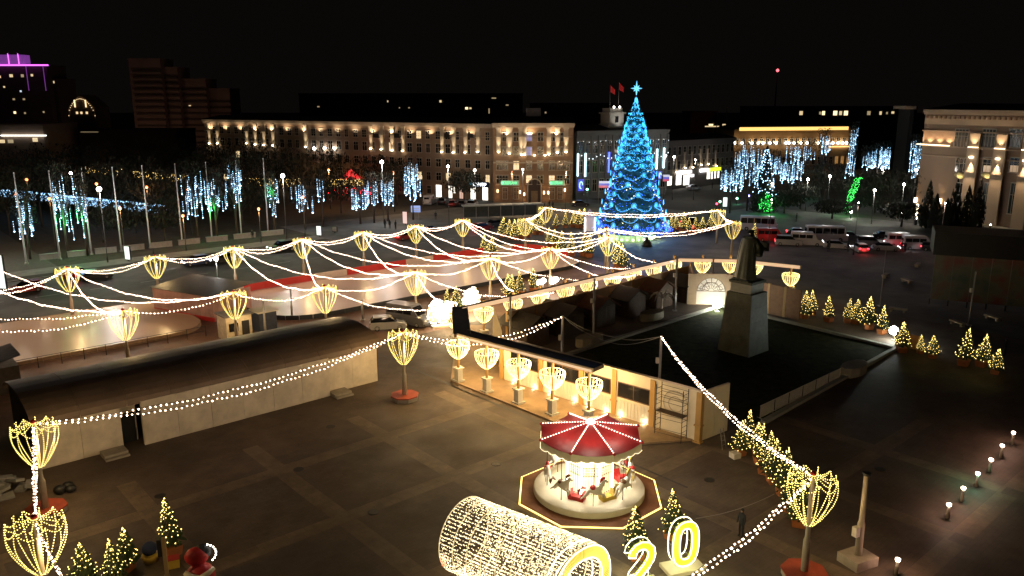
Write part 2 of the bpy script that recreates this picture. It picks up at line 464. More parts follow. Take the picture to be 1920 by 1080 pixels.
garland(F0, F00, 'twin bulb string between the two lamps at the lower left', 2, 0.35)
garland(F00, G(205,1210,6), 'twin bulb string leaving through the bottom left corner', 2, 0.6)
garland(F1, P1, 'twin bulb string over the colonnade corner to the plain steel pole', 2, 1.2)
garland(P1, P2, 'unlit twin cable hanging between two plain steel poles', 2, 1.0, lit=False)
garland(P2, F2, 'bright twin bulb string falling towards the right foreground lamp', 2, 0.8)
garland(F2, G(1180,1150,6), 'twin bulb string from right foreground lamp to the bottom edge', 2, 0.5)

# plain poles
def plain_pole(p, h, label, r=0.11, box=True):
    t = thing('steel_pole', label, 'pole', (p.x,p.y,0), 0, 'plain steel poles')
    put('shaft', MB().lathe([(r*1.2,0),(r*1.2,1.5),(r,1.6),(r,h)], 10).mesh('shaft', M_steel), t)
    put('base_plate', MB().box(-.25,.25,-.25,.25,0,.12).mesh('base_plate', M_steel), t)
    if box: put('control_box', MB().box(-.36,-.1,-.14,.14,h*0.62,h*0.62+.45).mesh('control_box', M_white), t)
plain_pole(P1, 6, 'plain steel pole behind the ticket wall, between the two heart lamps rows')
plain_pole(P2, 6, 'plain steel pole with small box rising behind the cream wall and scaffold')
plain_pole(G(1112,640), 6.8, 'plain steel pole in front of the chalets, second from left')
plain_pole(G(957,668), 6.2, 'plain steel pole at the left end of the chalets')
plain_pole(G(1265,583), 6.8, 'plain steel pole beside the rightmost chalet')
plain_pole(G(1333,568), 5.6, 'plain steel pole in front of the white arch')
plain_pole(G(548,597), 3.6, 'plain pole at the near corner of the long rink', box=False)
plain_pole(G(498,628), 3.8, 'plain pole right of the cream booth', box=False)
plain_pole(G(680,600), 2.4, 'short pole by the small parked car near the barn end', box=False)

# ------------------------------------------------------------------ colonnade with heart-shaped lamps
M_cream = mat('cream_render', (0.70,0.61,0.46), 0.75, noise=0.08, scale=0.7)
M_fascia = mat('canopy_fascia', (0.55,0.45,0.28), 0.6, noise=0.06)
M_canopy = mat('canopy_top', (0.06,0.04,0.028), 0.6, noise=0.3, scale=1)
M_goldp = mat('gold_ochre_paint', (0.42,0.24,0.07), 0.55, noise=0.1)
M_deck = mat('deck_boards', (0.30,0.20,0.11), 0.7, noise=0.2, scale=1.2)
M_rib = emit('heart_rib_light', (1.0,0.80,0.26), 2.6)
hp = [(1.02,3.60),(1.05,3.35),(0.97,3.0),(0.77,2.62),(0.49,2.3),(0.16,2.08)]
b = MB(); b.tube([(r,0,z) for r,z in hp], 0.015, 4, 0, sm=False); ms_hrib = b.mesh('light_rib', M_rib)
b = MB(); b.tube([(1.0,0,3.58),(0.74,0,3.74),(0.45,0,3.66),(0.35,0,3.4)], 0.010, 4, 0, sm=False); ms_hin = b.mesh('inner_scroll', M_ybulb)
b = MB(); n = 24; b.tube([(1.02*math.cos(2*math.pi*i/n), 1.02*math.sin(2*math.pi*i/n), 3.59) for i in range(n+1)], 0.022, 4, 0, cap=False); ms_hrim = b.mesh('light_rim', M_rib)
ms_shaft = MB().lathe([(0.14,1.3),(0.12,1.4),(0.12,4.5),(0.2,4.6)], 10).mesh('shaft', M_goldp)
ms_ped = MB().box(-.42,.42,-.42,.42,0,.12).box(-.27,.27,-.27,.27,.12,1.18).box(-.38,.38,-.38,.38,1.18,1.30).mesh('pedestal', M_white)
HN = 22
def heart(p, label, power=130, z0=0.0):
    t = thing('heart_lamp_column', label, 'lamp column', (p.x,p.y,z0), GRID, 'columns with heart-shaped light cups')
    put('pedestal', ms_ped, t); put('shaft', ms_shaft, t); put('light_rim', ms_hrim, t)
    for i in range(HN): put('light_rib', ms_hrib, t, rot=(0,0,2*math.pi*(i+0.5)/HN))
    for i in range(8): put('inner_scroll', ms_hin, t, rot=(0,0,2*math.pi*i/8))
    lamp((0.38,-0.2,3.15), power, (1.0,0.66,0.28), 0.25, t)
# front row
wf = tosw(G(970,756))[1]
s0 = tosw(G(857,716))[0]
fpts = [G(860,714,0.15), G(913,734,0.15), G(972,755,0.15), G(1035,776,0.15), G(1103,797,0.15)]
for i, p in enumerate(fpts):
    heart(p, f'heart-shaped light cup on a white pedestal before the ticket wall, {ORD(i)} from left', 430, 0.15)
rpx = [(907,592),(962,576),(1012,562),(1060,550),(1104,540),(1148,530),(1187,520),(1225,511),(1263,502),(1317,502),(1369,501),(1415,505),(1482,525)]
rpt = [G(x,y,2.85) for x, y in rpx]
for i, p in enumerate(rpt):
    heart(p, ('heart-shaped light cup at the far right end of the beam' if i == 12 else f'heart-shaped light cup under the long rear beam, {ORD(i)} from its left end'), 170)
heart(G(853,600,3.0), 'heart-shaped light cup at the dark corner where the two beams meet', 150)
# canopy: thick flat roof band on three runs
def canopy(p, q, label, w=1.5, z=4.6, ext=0.0):
    L = (q-p).length; a = math.atan2(q.y-p.y, q.x-p.x)
    t = thing('canopy_beam', label, 'canopy', (p.x,p.y,0), a, 'flat roof of the colonnade')
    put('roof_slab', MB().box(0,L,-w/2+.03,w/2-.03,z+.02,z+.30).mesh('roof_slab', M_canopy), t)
    for s in (-1,1): put('fascia', MB().box(-.02,L+.02,s*w/2-.035,s*w/2+.035,z-.05,z+.34).mesh('fascia', M_fascia), t)
    put('ceiling_panel', MB().box(0.02,L-.02,-w/2+.04,w/2-.04,z-.02,z+.015).mesh('ceiling_panel', M_fascia), t)
    return t
zc = 4.6
F_a, F_b = G(866,628,zc), G(1122,694,zc)
R_a, R_b, R_c, R_d = G(862,583,zc), G(1272,489,zc), G(1385,491,zc), G(1502,503,zc)
canopy(F_a, F_b, 'lit edge of the flat roof over the front heart lamps')
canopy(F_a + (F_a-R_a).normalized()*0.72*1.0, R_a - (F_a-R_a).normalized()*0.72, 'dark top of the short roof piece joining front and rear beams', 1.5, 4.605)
canopy(R_a, R_b, 'long glowing beam of the rear colonnade running up to the bend', 0.5)
canopy(R_b, R_c, 'straight glowing beam left of the statue', 0.5, 4.59)
canopy(R_c, R_d, 'glowing beam right of the statue', 0.5, 4.58)
# emissive strips: the warm light on the beam fascias put into glowing colour
M_fascia_glow = emit('warm_fascia_glow', (1.0,0.62,0.34), 0.80)
for (p, q, l) in ((R_a,R_b,'painted warm glow along the long rear beam'),(R_b,R_c,'painted warm glow on the beam left of the statue'),(R_c,R_d,'painted warm glow on the beam right of the statue'),(F_a,F_b,'painted warm glow along the front beam over the ticket wall')):
    L = (q-p).length; a = math.atan2(q.y-p.y, q.x-p.x)
    o = thing('fascia_glow', l, 'light strip', (p.x,p.y,0), a, 'glow painted on the beam fascias', MB().box(0.1,L-.1,*((-.84,-.79,4.62,4.80) if 'front' in l else (-.35,-.29,4.56,4.96))).mesh('fascia_glow', M_fascia_glow))
# deck under the front hearts
pts = [G(849,640), G(848,716), G(1105,822), G(1310,832), G(960,690)]
d0 = G(842,724); sd, wd = tosw(d0)
deck = [SW(sd, wd), G(1108,815), SW(*[tosw(G(1108,815))[0]+4.2, tosw(G(1108,815))[1]+4.5]), SW(sd+4, wd+18)]
# deck in the b direction: from left corner along -AY
e = tosw(G(1330,842))
def deckmesh():
    P = [G(845,716), G(1150,838), G(1310,826), G(942,690), G(905,612), G(858,612)]
    return MB().prism([(p.x,p.y) for p in P], 0.0, 0.15).mesh('deck', M_deck)
struct('entrance_deck', deckmesh())

# ------------------------------------------------------------------ ticket wall with windows
W0, W1 = G(941,634,4.0), G(1313,735,4.0)
Lw = (W1-W0).length; aw = math.atan2(W1.y-W0.y, W1.x-W0.x)
t = thing('ticket_wall', 'long cream wall with ticket windows behind the front heart lamps, scaffold at its right end', 'wall', (W0.x,W0.y,0), aw)
class Facade:
    def __init__(s, A, B): 
        s.A = Vector((A.x,A.y,0)); d = Vector((B.x-A.x,B.y-A.y,0)); s.L = d.length; s.u = d.normalized(); s.n = Vector((s.u.y,-s.u.x,0)); s.rot = math.atan2(s.u.y, s.u.x)
    def on(s, px, py):
        d = Vector(ray(px,py)); o = Vector((0,0,CAMH)); k = (s.A-o).dot(s.n)/d.dot(s.n); p = o + d*k
        return ((p-s.A).dot(s.u), p.z)
    def rect(s, x0, y0, x1, y1):
        a = s.on(x0,y0); b = s.on(x1,y1); c = s.on(x0,y1); e = s.on(x1,y0)
        return ((a[0]+c[0])/2, (b[0]+e[0])/2, min(c[1],b[1]), max(a[1],e[1]))
FW = Facade(W0, W1)
bays = [0, Lw*0.235, Lw*0.455, Lw*0.62, Lw*0.80, Lw]
segs = []
for i in range(5):
    put('wall_panel', MB().box(bays[i]+0.22, bays[i+1]-0.22, 0, 0.25, 0, 3.96).mesh('wall_panel', M_cream), t)
put('coping', MB().box(-0.1, Lw+0.1, -0.06, 0.31, 3.965, 4.08).mesh('coping', M_cream), t)
for i in range(6):
    s = bays[i]
    put('pilaster', MB().box(s-.22, s+.22, -.12, .30, 0, 3.96).box(s-.32, s+.32, -.2, .3, 0, 0.12).box(s-.30, s+.30, -.18, .3, 1.3, 1.42).mesh('pilaster', M_goldp), t)
def ticket_window(s0, s1, z0, z1):
    f = put('window', MB().box(s0,s1,-.05,-.003,z0,z1).mesh('window', M_pane_dark), t)
    put('frame', MB().box(s0-.06,s0,-.08,-.003,z0,z1).box(s1,s1+.06,-.08,-.003,z0,z1).box(s0-.06,s1+.06,-.08,-.003,z1,z1+.06).box(s0-.06,s1+.06,-.12,-.003,z0-.06,z0).box((s0+s1)/2-.02,(s0+s1)/2+.02,-.07,-.051,z0,z1).mesh('frame', mat('brown_frame',(0.12,0.06,0.03),0.5)), f)
for k, (a0, a1) in enumerate(((0.06,0.215),(0.27,0.44),(0.475,0.60),(0.64,0.785))):
    s0_, s1_ = Lw*a0, Lw*a1
    ticket_window(s0_, s1_, 1.85, 3.0)
    for q in range(9):
        x = s0_ + (s1_-s0_)*(q+0.5)/9
        put('slat', MB().box(x-.10,x+.10,-.03,-.003,0.25,1.55).mesh('slat', M_white), t)
    lamp(tuple((s0_+0.35, -0.22, 0.35)), 9, (1.0,0.80,0.5), 0.06, t); lamp((s1_-0.35,-0.22,0.35), 9, (1.0,0.80,0.5), 0.06, t)
    for x in (s0_+.35, s1_-.35): put('uplight', MB().lathe([(0.07,0.0),(0.07,0.14),(0.05,0.16)], 8, c=(x,-0.2)).mesh('uplight', emit('uplight_glass',(1,0.85,0.6),12.0)), t)
# circle drawing in relief on the last panel
cx = Lw*0.90
b = MB(); n = 28
for rr in (1.05, 0.6):
    b.tube([(cx+rr*math.cos(2*math.pi*i/n), -0.015, 2.5+rr*math.sin(2*math.pi*i/n)) for i in range(n+1)], 0.03, 4, 0)
put('round_relief', b.mesh('round_relief', mat('relief_grey', (0.52,0.45,0.34), 0.8)), t)
# return wall at the right
W2 = G(1366,717,4.0)
L2 = (W2-W1).length; a2 = math.atan2(W2.y-W1.y, W2.x-W1.x)
t2 = thing('return_wall', 'short cream end wall turning back from the ticket wall corner', 'wall', (W1.x,W1.y,0), a2)
for i in range(2): put('wall_panel', MB().box(0.27+i*L2*.5, L2*.5*(i+1)+0.24, 0.02, 0.22, 0, 3.9).mesh('wall_panel', M_cream), t2)
# tall pointed white panel at the wall's left end
pp = G(932,668)
o = thing('pointed_panel', 'tall pointed white board at the left end of the ticket wall', 'panel', (pp.x,pp.y,0), aw+R(40))
put('board', MB().poly([(-.5,0,0),(.5,0,0),(.5,0,2.6),(-.35,0,5.2)]).poly([(.5,.06,0),(-.5,.06,0),(-.35,.06,5.2),(.5,.06,2.6)]).poly([(-.5,0,0),(-.35,0,5.2),(-.35,.06,5.2),(-.5,.06,0)]).poly([(-.35,0,5.2),(.5,0,2.6),(.5,.06,2.6),(-.35,.06,5.2)]).mesh('board', M_cream), o)
# ------------------------------------------------------------------ rear wall behind the chalets, with arch
def wall_run(p, q, h, label, name='garden_wall', n=None, m=None, thick=0.2, z=0):
    L = (q-p).length; a = math.atan2(q.y-p.y, q.x-p.x)
    t = thing(name, label, 'wall', (p.x,p.y,z), a)
    n = n or max(1, round(L/4.4))
    for i in range(n):
        put('wall_panel', MB().box(i*L/n+.16, (i+1)*L/n-.16, 0, thick, 0, h).mesh('wall_panel', m or M_cream), t)
        put('pilaster', MB().box(i*L/n-.155, i*L/n+.155, -.06, thick+.04, 0, h+.08).mesh('pilaster', M_goldp), t)
    return t
M_tan = mat('tan_panels', (0.36,0.24,0.14), 0.75, noise=0.12)
ra = SW(*[tosw(rpt[0])[0]+1.5, tosw(rpt[0])[1]-2.2]); rb = SW(tosw(rpt[8])[0]+0.6, tosw(rpt[8])[1]-2.2)
wall_run(ra, rb, 3.4, 'tan panel wall running behind the wooden chalets', m=M_tan)
ar0, ar1 = G(1298,571), G(1378,574)
wa = wall_run(rb + (ar0-rb)*0.02, ar0, 3.7, 'short tan wall piece left of the white arch', m=M_tan, n=1)
FA = Facade(ar0, ar1)
t = thing('arch_gate', 'cream wall with a glowing white arch and tracery beside the chalet', 'arch', (ar0.x,ar0.y,0), FA.rot)
cw = FA.on(1332,568)[0]; rad = 1.75
n = 16; opening = [(cw-rad,0.02)] + [(cw+rad*math.cos(math.pi*(1-i/n)), 1.75+rad*math.sin(math.pi*(1-i/n))) for i in range(n+1)] + [(cw+rad,0.02)]
b = MB()
pts = [(cw+rad*math.cos(math.pi*(1-i/n)), 1.75+rad*math.sin(math.pi*(1-i/n))) for i in range(n+1)]
for i in range(n):
    a_, b_ = pts[i], pts[i+1]
    b.poly([(a_[0],0,a_[1]),(b_[0],0,b_[1]),(b_[0],0,3.9),(a_[0],0,3.9)])
    b.poly([(a_[0],0,a_[1]),(a_[0],.25,a_[1]),(b_[0],.25,b_[1]),(b_[0],0,b_[1])])
b.box(cw-rad-1.1,cw-rad,0,.25,0,3.9).box(cw+rad,cw+rad+1.0,0,.25,0,3.9)
b.box(cw-rad,cw+rad,0.0,.25,3.9,4.0)
put('arch_wall', b.mesh('arch_wall', M_tan), t)
fill = MB().poly([(x, 0.2, z) for x, z in opening][::-1]).mesh('arch_infill', mat('arch_white', (0.7,0.6,0.48), 0.6, noise=0.05))
put('arch_infill', fill, t)
b = MB()
for rr in (1.70, 1.1): b.tube([(cw+rr*math.cos(math.pi*i/18), 0.15, 1.75+rr*math.sin(math.pi*i/18)) for i in range(19)], 0.04, 4)
for k in range(7):
    a_ = math.pi*(k+0.5)/7; b.tube([(cw+0.3*math.cos(a_),0.15,1.75+.3*math.sin(a_)),(cw+1.68*math.cos(a_),0.15,1.75+1.68*math.sin(a_))], 0.03, 4)
b.tube([(cw-1.7,.15,1.75),(cw+1.7,.15,1.75)], .04, 4)
for k in range(4):
    a_ = math.pi*(k+0.5)/4; c_ = (cw+1.15*math.cos(a_), 1.75+0.9*math.sin(a_))
    b.tube([(c_[0]+.3*math.cos(2*math.pi*i/10), 0.15, c_[1]+.3*math.sin(2*math.pi*i/10)) for i in range(11)], 0.025, 4)
put('tracery', b.mesh('tracery', mat('tracery_tan', (0.22,0.14,0.09), 0.6)), t)
for x in (-1.3,-.8,-.3,.3,.8,1.3): lamp((cw+x,-0.15,0.25), 3.5, (1.0,0.8,0.55), 0.05, t)
wall_run(ar1 + (ar1-ar0).normalized()*.2, G(1500,602), 3.6, 'brown wall falling away to the right behind the pedestal', m=mat('brown_boards', (0.24,0.12,0.05), 0.75, noise=0.2), n=4)

# ------------------------------------------------------------------ glowing figures by the colonnade corner
def glow_cluster(px0, py0, label, balls, rot):
    p = G(px0, py0); t = thing('light_sculpture', label, 'light sculpture', (p.x,p.y,0), rot, 'overbright light sculptures by the gate')
    put('stand', MB().box(-1.4,1.4,-.5,.5,0,.2).mesh('stand', M_white), t)
    for (x, z, r) in balls:
        b = MB(); put('framework', MB().ball((x,0,z), r*0.96, 12, 8, sq=(1,.45,1)).mesh('framework', emit('sculpture_glow', (1.0,0.72,0.30), .9, True)), t)
        for k in range(int(80*r)):
            a_ = random.uniform(0,2*math.pi); c_ = random.uniform(-1,1); q = math.sqrt(1-c_*c_)
            b.bulb((x+r*q*math.cos(a_), r*.45*q*math.sin(a_), z+r*c_), 0.075)
        put('bulb', b.mesh('bulb', M_wbulb), t, kind='stuff')
    lamp((0,-1.2,2.0), 420, (1.0,0.72,0.34), 0.5, t); lamp((0.6,1.2,2.4), 120, (1.0,0.72,0.34), 0.5, t)
glow_cluster(832, 612, 'largest blazing white light sculpture left of the beam corner', [(-1.0,1.3,.85),(-.1,1.25,.8),(-.7,2.5,.75),(.4,2.2,.7),(1.1,2.3,.5),(-1.2,2.1,.6)], 0.35)
glow_cluster(884, 582, 'smaller blazing white light sculpture behind the beam corner', [(-.4,1.3,.75),(.35,1.5,.8),(.2,2.3,.6),(-.4,2.0,.6)], 0.3)
def small_glow(px, py, label, z):
    p = G(px, py); t = thing('glowing_ball_lamp', label, 'light decoration', (p.x,p.y,0), 0, 'small glowing decorations behind the beam')
    put('stem', MB().tube([(0,0,0),(0,0,z)], .05, 6).mesh('stem', M_steel), t)
    for (x, q, r) in ((-.45,0,.42),(.05,.25,.36)): put('globe', MB().ball((x,0,z+q), r, 10, 7).mesh('globe', M_wbulb), t)
    lamp((0,-.8,z+.3), 60, (1,.8,.5), .3, t)
small_glow(1018, 552, 'pair of white glowing balls behind the rear beam, left one', 1.6)
small_glow(1042, 548, 'pair of white glowing balls behind the rear beam, right one', 1.5)

# ------------------------------------------------------------------ long white barn tent
M_barnw = mat('barn_wall_white', (0.68,0.60,0.50), 0.8, noise=0.20, scale=0.8)
M_roof = mat('barn_roof_membrane', (0.22,0.16,0.125), 0.6, noise=0.35, scale=0.25)
b0, b1 = G(82,886), G(702,711)
sb0, wb0 = tosw(b0); sb1, wb1 = tosw(b1); wb = (wb0+wb1)/2; Lb = sb1 - sb0
o = SW(sb0, wb)
BD, EH, RH = 8.8, 3.45, 1.25
t = thing('barn_tent', 'long white walled hall with a dark curved roof on the left', 'hall', o, GRID)
cuts = [(0, 8.6, 0.0), (8.9, 9.6, 0.7), (9.9, 20.6, -0.45), (20.9, 24.0, 0.0), (24.1, Lb, 0.0)]
s1 = tosw(G(270,825))[0]-sb0; s2 = tosw(G(291,853))[0]-sb0; s1 = s2-1.3; s3 = tosw(G(610,737))[0]-sb0
for (x0, x1, y) in ((0.0, s1, 0.0), (s1+.02, s2-.02, 0.9), (s2, s3, -0.55), (s3+.02, Lb, 0.0)):
    n = max(1, round((x1-x0)/2.6))
    for i in range(n):
        put('wall_panel', MB().box(x0+(x1-x0)*i/n+.012, x0+(x1-x0)*(i+1)/n-.012, y+random.uniform(0,.02), y+.3, 0, EH-.02).mesh('wall_panel', M_barnw), t)
put('end_wall', MB().poly([(-.02,0,0)]+[(-.02,BD/2-BD/2*math.cos(math.pi*i/12),EH+RH*math.sin(math.pi*i/12)) for i in range(13)]+[(-.02,BD,0)]).mesh('end_wall', mat('grey_tarp', (0.12,0.115,0.11), 0.8, noise=0.2)), t)
put('end_wall', MB().poly([(Lb,BD,0)]+[(Lb,BD/2+BD/2*math.cos(math.pi*i/12),EH+RH*math.sin(math.pi*i/12)) for i in range(13)]+[(Lb,0,0)]).mesh('end_wall', M_barnw), t)
put('rear_wall', MB().box(0,Lb,BD-.3,BD,0,EH-.02).mesh('rear_wall', M_barnw), t)
nb = 9
for i in range(nb):
    b = MB(); x0, x1 = -.35+(Lb+.7)*i/nb, -.35+(Lb+.7)*(i+1)/nb-.03
    for k in range(14):
        a_, c_ = math.pi*k/14, math.pi*(k+1)/14
        f = lambda q, e: (BD/2-(BD/2+.35+e)*math.cos(q), EH-.02+(RH+e)*math.sin(q))
        (y0,z0),(y1,z1) = f(a_,0), f(c_,0); (y2,z2),(y3,z3) = f(a_,.1), f(c_,.1)
        nn = len(b.v)
        b.v += [(x0,y2,z2),(x1,y2,z2),(x1,y3,z3),(x0,y3,z3)]; b.face((nn,nn+1,nn+2,nn+3),0,False)
        b.quad((x0,y0,z0),(x0,y1,z1),(x1,y1,z1),(x1,y0,z0)); b.quad((x0,y0,z0),(x0,y2,z2),(x0,y3,z3),(x0,y1,z1)); b.quad((x1,y0,z0),(x1,y1,z1),(x1,y3,z3),(x1,y2,z2))
    b.quad((x0,-.35,EH-.02),(x1,-.35,EH-.02),(x1,-.35,EH-.2),(x0,-.35,EH-.2))
    put('roof_sheet', b.mesh('roof_sheet', M_roof), t)
put('door', MB().box(s1+.15,s2-.15,.82,.89,0,2.3).mesh('door', M_dark), t)  # dark panel added so the recess looks shaded
for (x, y, w) in ((s3+.8,-1.0,1.6),(s1-.9,-1.0,1.6)):
    o = SW(sb0+x, wb+y)
    q = thing('entry_ramp', 'low grey ramp against the barn wall, ' + ('right one' if x > 10 else 'left one beside the recessed door'), 'ramp', o, GRID, 'ramps at the barn wall')
    put('platform', MB().box(-w/2,w/2,-.4,.8,0.0,.32).mesh('platform', M_plinthside), q)
    put('step', MB().box(-w/2,w/2,-.75,-.41,0.0,.16).mesh('step', M_plinthside), q)

# ------------------------------------------------------------------ ice rinks
def ice_mat(name, col, rough):
    m = bpy.data.materials.new(name); m.use_nodes = True; nt = m.node_tree; b = nt.nodes['Principled BSDF']
    tc = nt.nodes.new('ShaderNodeTexCoord'); n = nt.nodes.new('ShaderNodeTexNoise'); n.inputs['Scale'].default_value = 0.15; n.inputs['Detail'].default_value = 7
    nt.links.new(tc.outputs['Object'], n.inputs['Vector'])
    r = nt.nodes.new('ShaderNodeValToRGB'); r.color_ramp.elements[0].color = tuple(c*.82 for c in col)+(1,); r.color_ramp.elements[1].color = tuple(min(1,c*1.12) for c in col)+(1,)
    nt.links.new(n.outputs['Fac'], r.inputs[0]); nt.links.new(r.outputs[0], b.inputs['Base Color'])
    n3 = nt.nodes.new('ShaderNodeTexNoise'); n3.inputs['Scale'].default_value = 1.2; n3.inputs['Detail'].default_value = 6
    nt.links.new(tc.outputs['Object'], n3.inputs['Vector'])
    mr = nt.nodes.new('ShaderNodeMapRange'); mr.inputs[3].default_value = rough*.75; mr.inputs[4].default_value = rough*1.4
    nt.links.new(n3.outputs['Fac'], mr.inputs[0]); nt.links.new(mr.outputs[0], b.inputs['Roughness'])
    b.inputs['Specular IOR Level'].default_value = 0.42
    return m
def rounded(s0,s1,w0,w1,r,k=6):
    out = []
    for (cs,cw,a0) in ((s0+r,w0+r,180),(s1-r,w0+r,270),(s1-r,w1-r,0),(s0+r,w1-r,90)):
        for i in range(k+1):
            a = R(a0+90*i/k); out.append((cs+r*math.cos(a), cw+r*math.sin(a)))
    return out
M_bred = mat('red_banner', (0.55,0.025,0.02), 0.5, noise=0.08)
M_bwhite = mat('white_board', (0.62,0.52,0.46), 0.45, noise=0.08)
M_bshade = mat('shaded_board', (0.016,0.018,0.026), 0.5, noise=0.2)  # near boards: the shade on their outer faces is put into this colour
def rink(name, label, s0,s1,w0,w1,r, icem, redrule, near=True):
    t = thing(name, label, 'ice rink', (0,0,0))
    P = rounded(s0,s1,w0,w1,r)
    t.location = SW((s0+s1)/2,(w0+w1)/2); O = t.location.copy()
    ctr = ((s0+s1)/2, (w0+w1)/2)
    wp = [SW(a,b)-O for a,b in P]
    put('ice_sheet', MB().prism([(p.x,p.y) for p in wp], 0.0, 0.42).mesh('ice_sheet', icem), t)
    k = len(P)
    for i in range(k):
        a, b_ = P[i], P[(i+1)%k]; va, vb = SW(*a)-O, SW(*b_)-O; L = (vb-va).length; n = max(1, round(L/2.5)); ang = math.atan2(vb.y-va.y, vb.x-va.x)
        for j in range(n):
            c = va + (vb-va)*(j/n); l = L/n
            mid = (a[0]+(b_[0]-a[0])*(j+.5)/n, a[1]+(b_[1]-a[1])*(j+.5)/n)
            isnear = mid[1] < w0+r*0.9 or (mid[0] < s0+1.5 and mid[1] < w1-4) or not near
            m = mat('tan_board',(0.30,0.19,0.11),.7) if not near else M_bshade if isnear else (M_bred if redrule(mid) else M_bwhite)
            h = (0.56 if near else 0.46) if isnear else 1.35
            put('board_panel', MB().box(0.02,l-.02,-.06,.0,0.0,h).mesh('board_panel', m), t, loc=c, rot=(0,0,ang))
    return t
ice1 = ice_mat('orange_lit_ice', (0.60,0.41,0.27), 0.30)
ice2 = ice_mat('pinkish_ice', (0.66,0.50,0.45), 0.30)
rink('ice_rink', 'left ice rink with orange tinted ice behind the barn', -2, 31.5, 86.0, 103, 4.5, ice1, lambda m: False, near=False)
rink('ice_rink', 'long pinkish ice rink with red boards behind the garlands', 37.6, 90, 82.7, 99.6, 6, ice2, lambda m: (int(m[0]/5.1) % 3 != 1) )
# railing along near side of the left rink
t = thing('metal_railing', 'thin dark railing between the left rink and the barn roof', 'railing', SW(0,84.2), GRID)
for i in range(16): put('post', MB().tube([(i*2,0,0),(i*2,0,1.15)], .035, 6).mesh('post', M_dark), t)
for z in (0.6,1.12): put('rail', MB().tube([(0,0,z),(30,0,z)], .025, 6).mesh('rail', M_dark), t)
M_lpole = mat('lamp_post_dark', (0.025,0.025,0.022), 0.6, noise=0.1)
# floodlit glow on rinks comes from real flood lamps on poles
def street_lamp(p, h, label, globe='w', W=600, col=WHITE, r=0.28, arm=0.0, group='street lamps'):
    t = thing('street_lamp', label, 'street lamp', (p.x,p.y,0), 0, group)
    put('pole', MB().lathe([(0.11,0),(0.11,0.8),(0.07,0.9),(0.055,h)], 8).mesh('pole', M_lpole), t)
    if arm: put('arm', MB().tube([(0,0,h),(arm*.5,-.1,h+.25),(arm,-.2,h+.2)], .04, 6).mesh('arm', M_steel), t)
    put('lamp_globe', MB().ball((arm,-.2 if arm else 0,h+.12), r, 10, 6).mesh('lamp_globe', {'w':M_lampglow,'o':M_orangeglow}.get(globe, globe)), t)
    if W: lamp((arm,-.2 if arm else 0,h+.12-r-.25), W, col, r*.8, t)
    return t
# ------------------------------------------------------------------ lawn and kerbs round the monument
LA, LB_, LC, LD = G(1060,668), G(1352,575), G(1680,655), G(1430,795)
sheet('lawn', [LA, LB_, LC, LD, G(1150,760)], 0.02, M_grass)
M_kerb2 = mat('pale_kerb', (0.34,0.34,0.28), 0.75, noise=0.2)
for p, q in ((LA,LB_),(LB_,LC),(LC,LD)):
    n = max(1, int((q-p).length/2.0))
    for i in range(n):
        kerb(p+(q-p)*(i/n)+ (q-p).normalized()*.02, p+(q-p)*((i+1)/n), 0.45, 0.28, 'kerb_block', M_kerb2)
for px, py in ((1105,645),(1222,598),(1600,700)):
    p = G(px,py); me = MB().prism([(1.6*math.cos(2*math.pi*i/10)*1.2, .9*math.sin(2*math.pi*i/10)) for i in range(10)], 0, 0.9).mesh('block', mat('concrete_block',(0.30,0.27,0.20),0.85,noise=0.2))
    o = thing('concrete_block', {1105:'flat pale block at the kerb before the left chalets',1222:'rounded pale stone block in front of the right chalets',1600:'pale stone block at the right end of the white barrier'}[px], 'block', p, GRID, me=me)
def floodlight(px, py, label, W, aim):
    p = G(px,py); t = thing('floodlight', label, 'floodlight', p, math.atan2(aim[1]-p.y, aim[0]-p.x))
    put('stand', MB().tube([(0,0,0),(0,0,.9)], .05, 6).box(-.3,.3,-.25,.25,0,.08).mesh('stand', M_steel), t)
    put('housing', MB().box(-.15,.12,-.28,.28,.9,1.3).mesh('housing', M_dark), t)
    put('lens', MB().ball((.22,0,1.1), (.62 if px < 1500 else .45), 12, 8).mesh('lens', emit('flood_glare', (0.95,1.0,0.9), 60.0)), t)  # lens swollen to a glowing ball, the lamp's glare put into its shape
    d = Vector((aim[0]-p.x, aim[1]-p.y, aim[2]-1.1)); o = lamp((0.75,0,1.1), W, (0.85,1.0,0.86), 0.25, t, 'SPOT', None, 100, 1.0)
    o.rotation_euler = (Matrix.Rotation(-t.rotation_euler[2],4,'Z') @ d).to_track_quat('-Z','Y').to_euler()
MON = G(1405,664); MON.z = 0
floodlight(1344, 584, 'blazing white floodlight at the far corner of the lawn, left of the pedestal', 900, (MON.x, MON.y, 3))
floodlight(1677, 638, 'blazing white floodlight at the right corner of the lawn among lit firs', 300, (MON.x, MON.y, 1))
# ------------------------------------------------------------------ monument
M_granite = mat('pedestal_granite', (0.095,0.108,0.085), 0.55, noise=0.35, scale=1.0)
M_granitetop = mat('pedestal_cap_stone', (0.34,0.36,0.33), 0.5, noise=0.15)
M_bronze = mat('dark_bronze', (0.035,0.042,0.034), 0.45, 0.6, 0.3, 2)
mc = SW(tosw(MON)[0]+0.7, tosw(MON)[1]+1.2)
t = thing('monument_pedestal', 'tall tapering grey stone pedestal under the bronze statue', 'pedestal', (mc.x,mc.y,0), GRID-R(90))
def frust(a,b,z0,z1,m,name):
    P=[(-a,-a,z0),(a,-a,z0),(a,a,z0),(-a,a,z0),(-b,-b,z1),(b,-b,z1),(b,b,z1),(-b,b,z1)]
    mb=MB(); mb.v=P
    for q in ((0,3,2,1),(4,5,6,7),(0,1,5,4),(1,2,6,5),(2,3,7,6),(3,0,4,7)): mb.face(q)
    return put(name, mb.mesh(name,m), t)
frust(1.82,1.79,0.0,0.5,M_granite,'base_course')
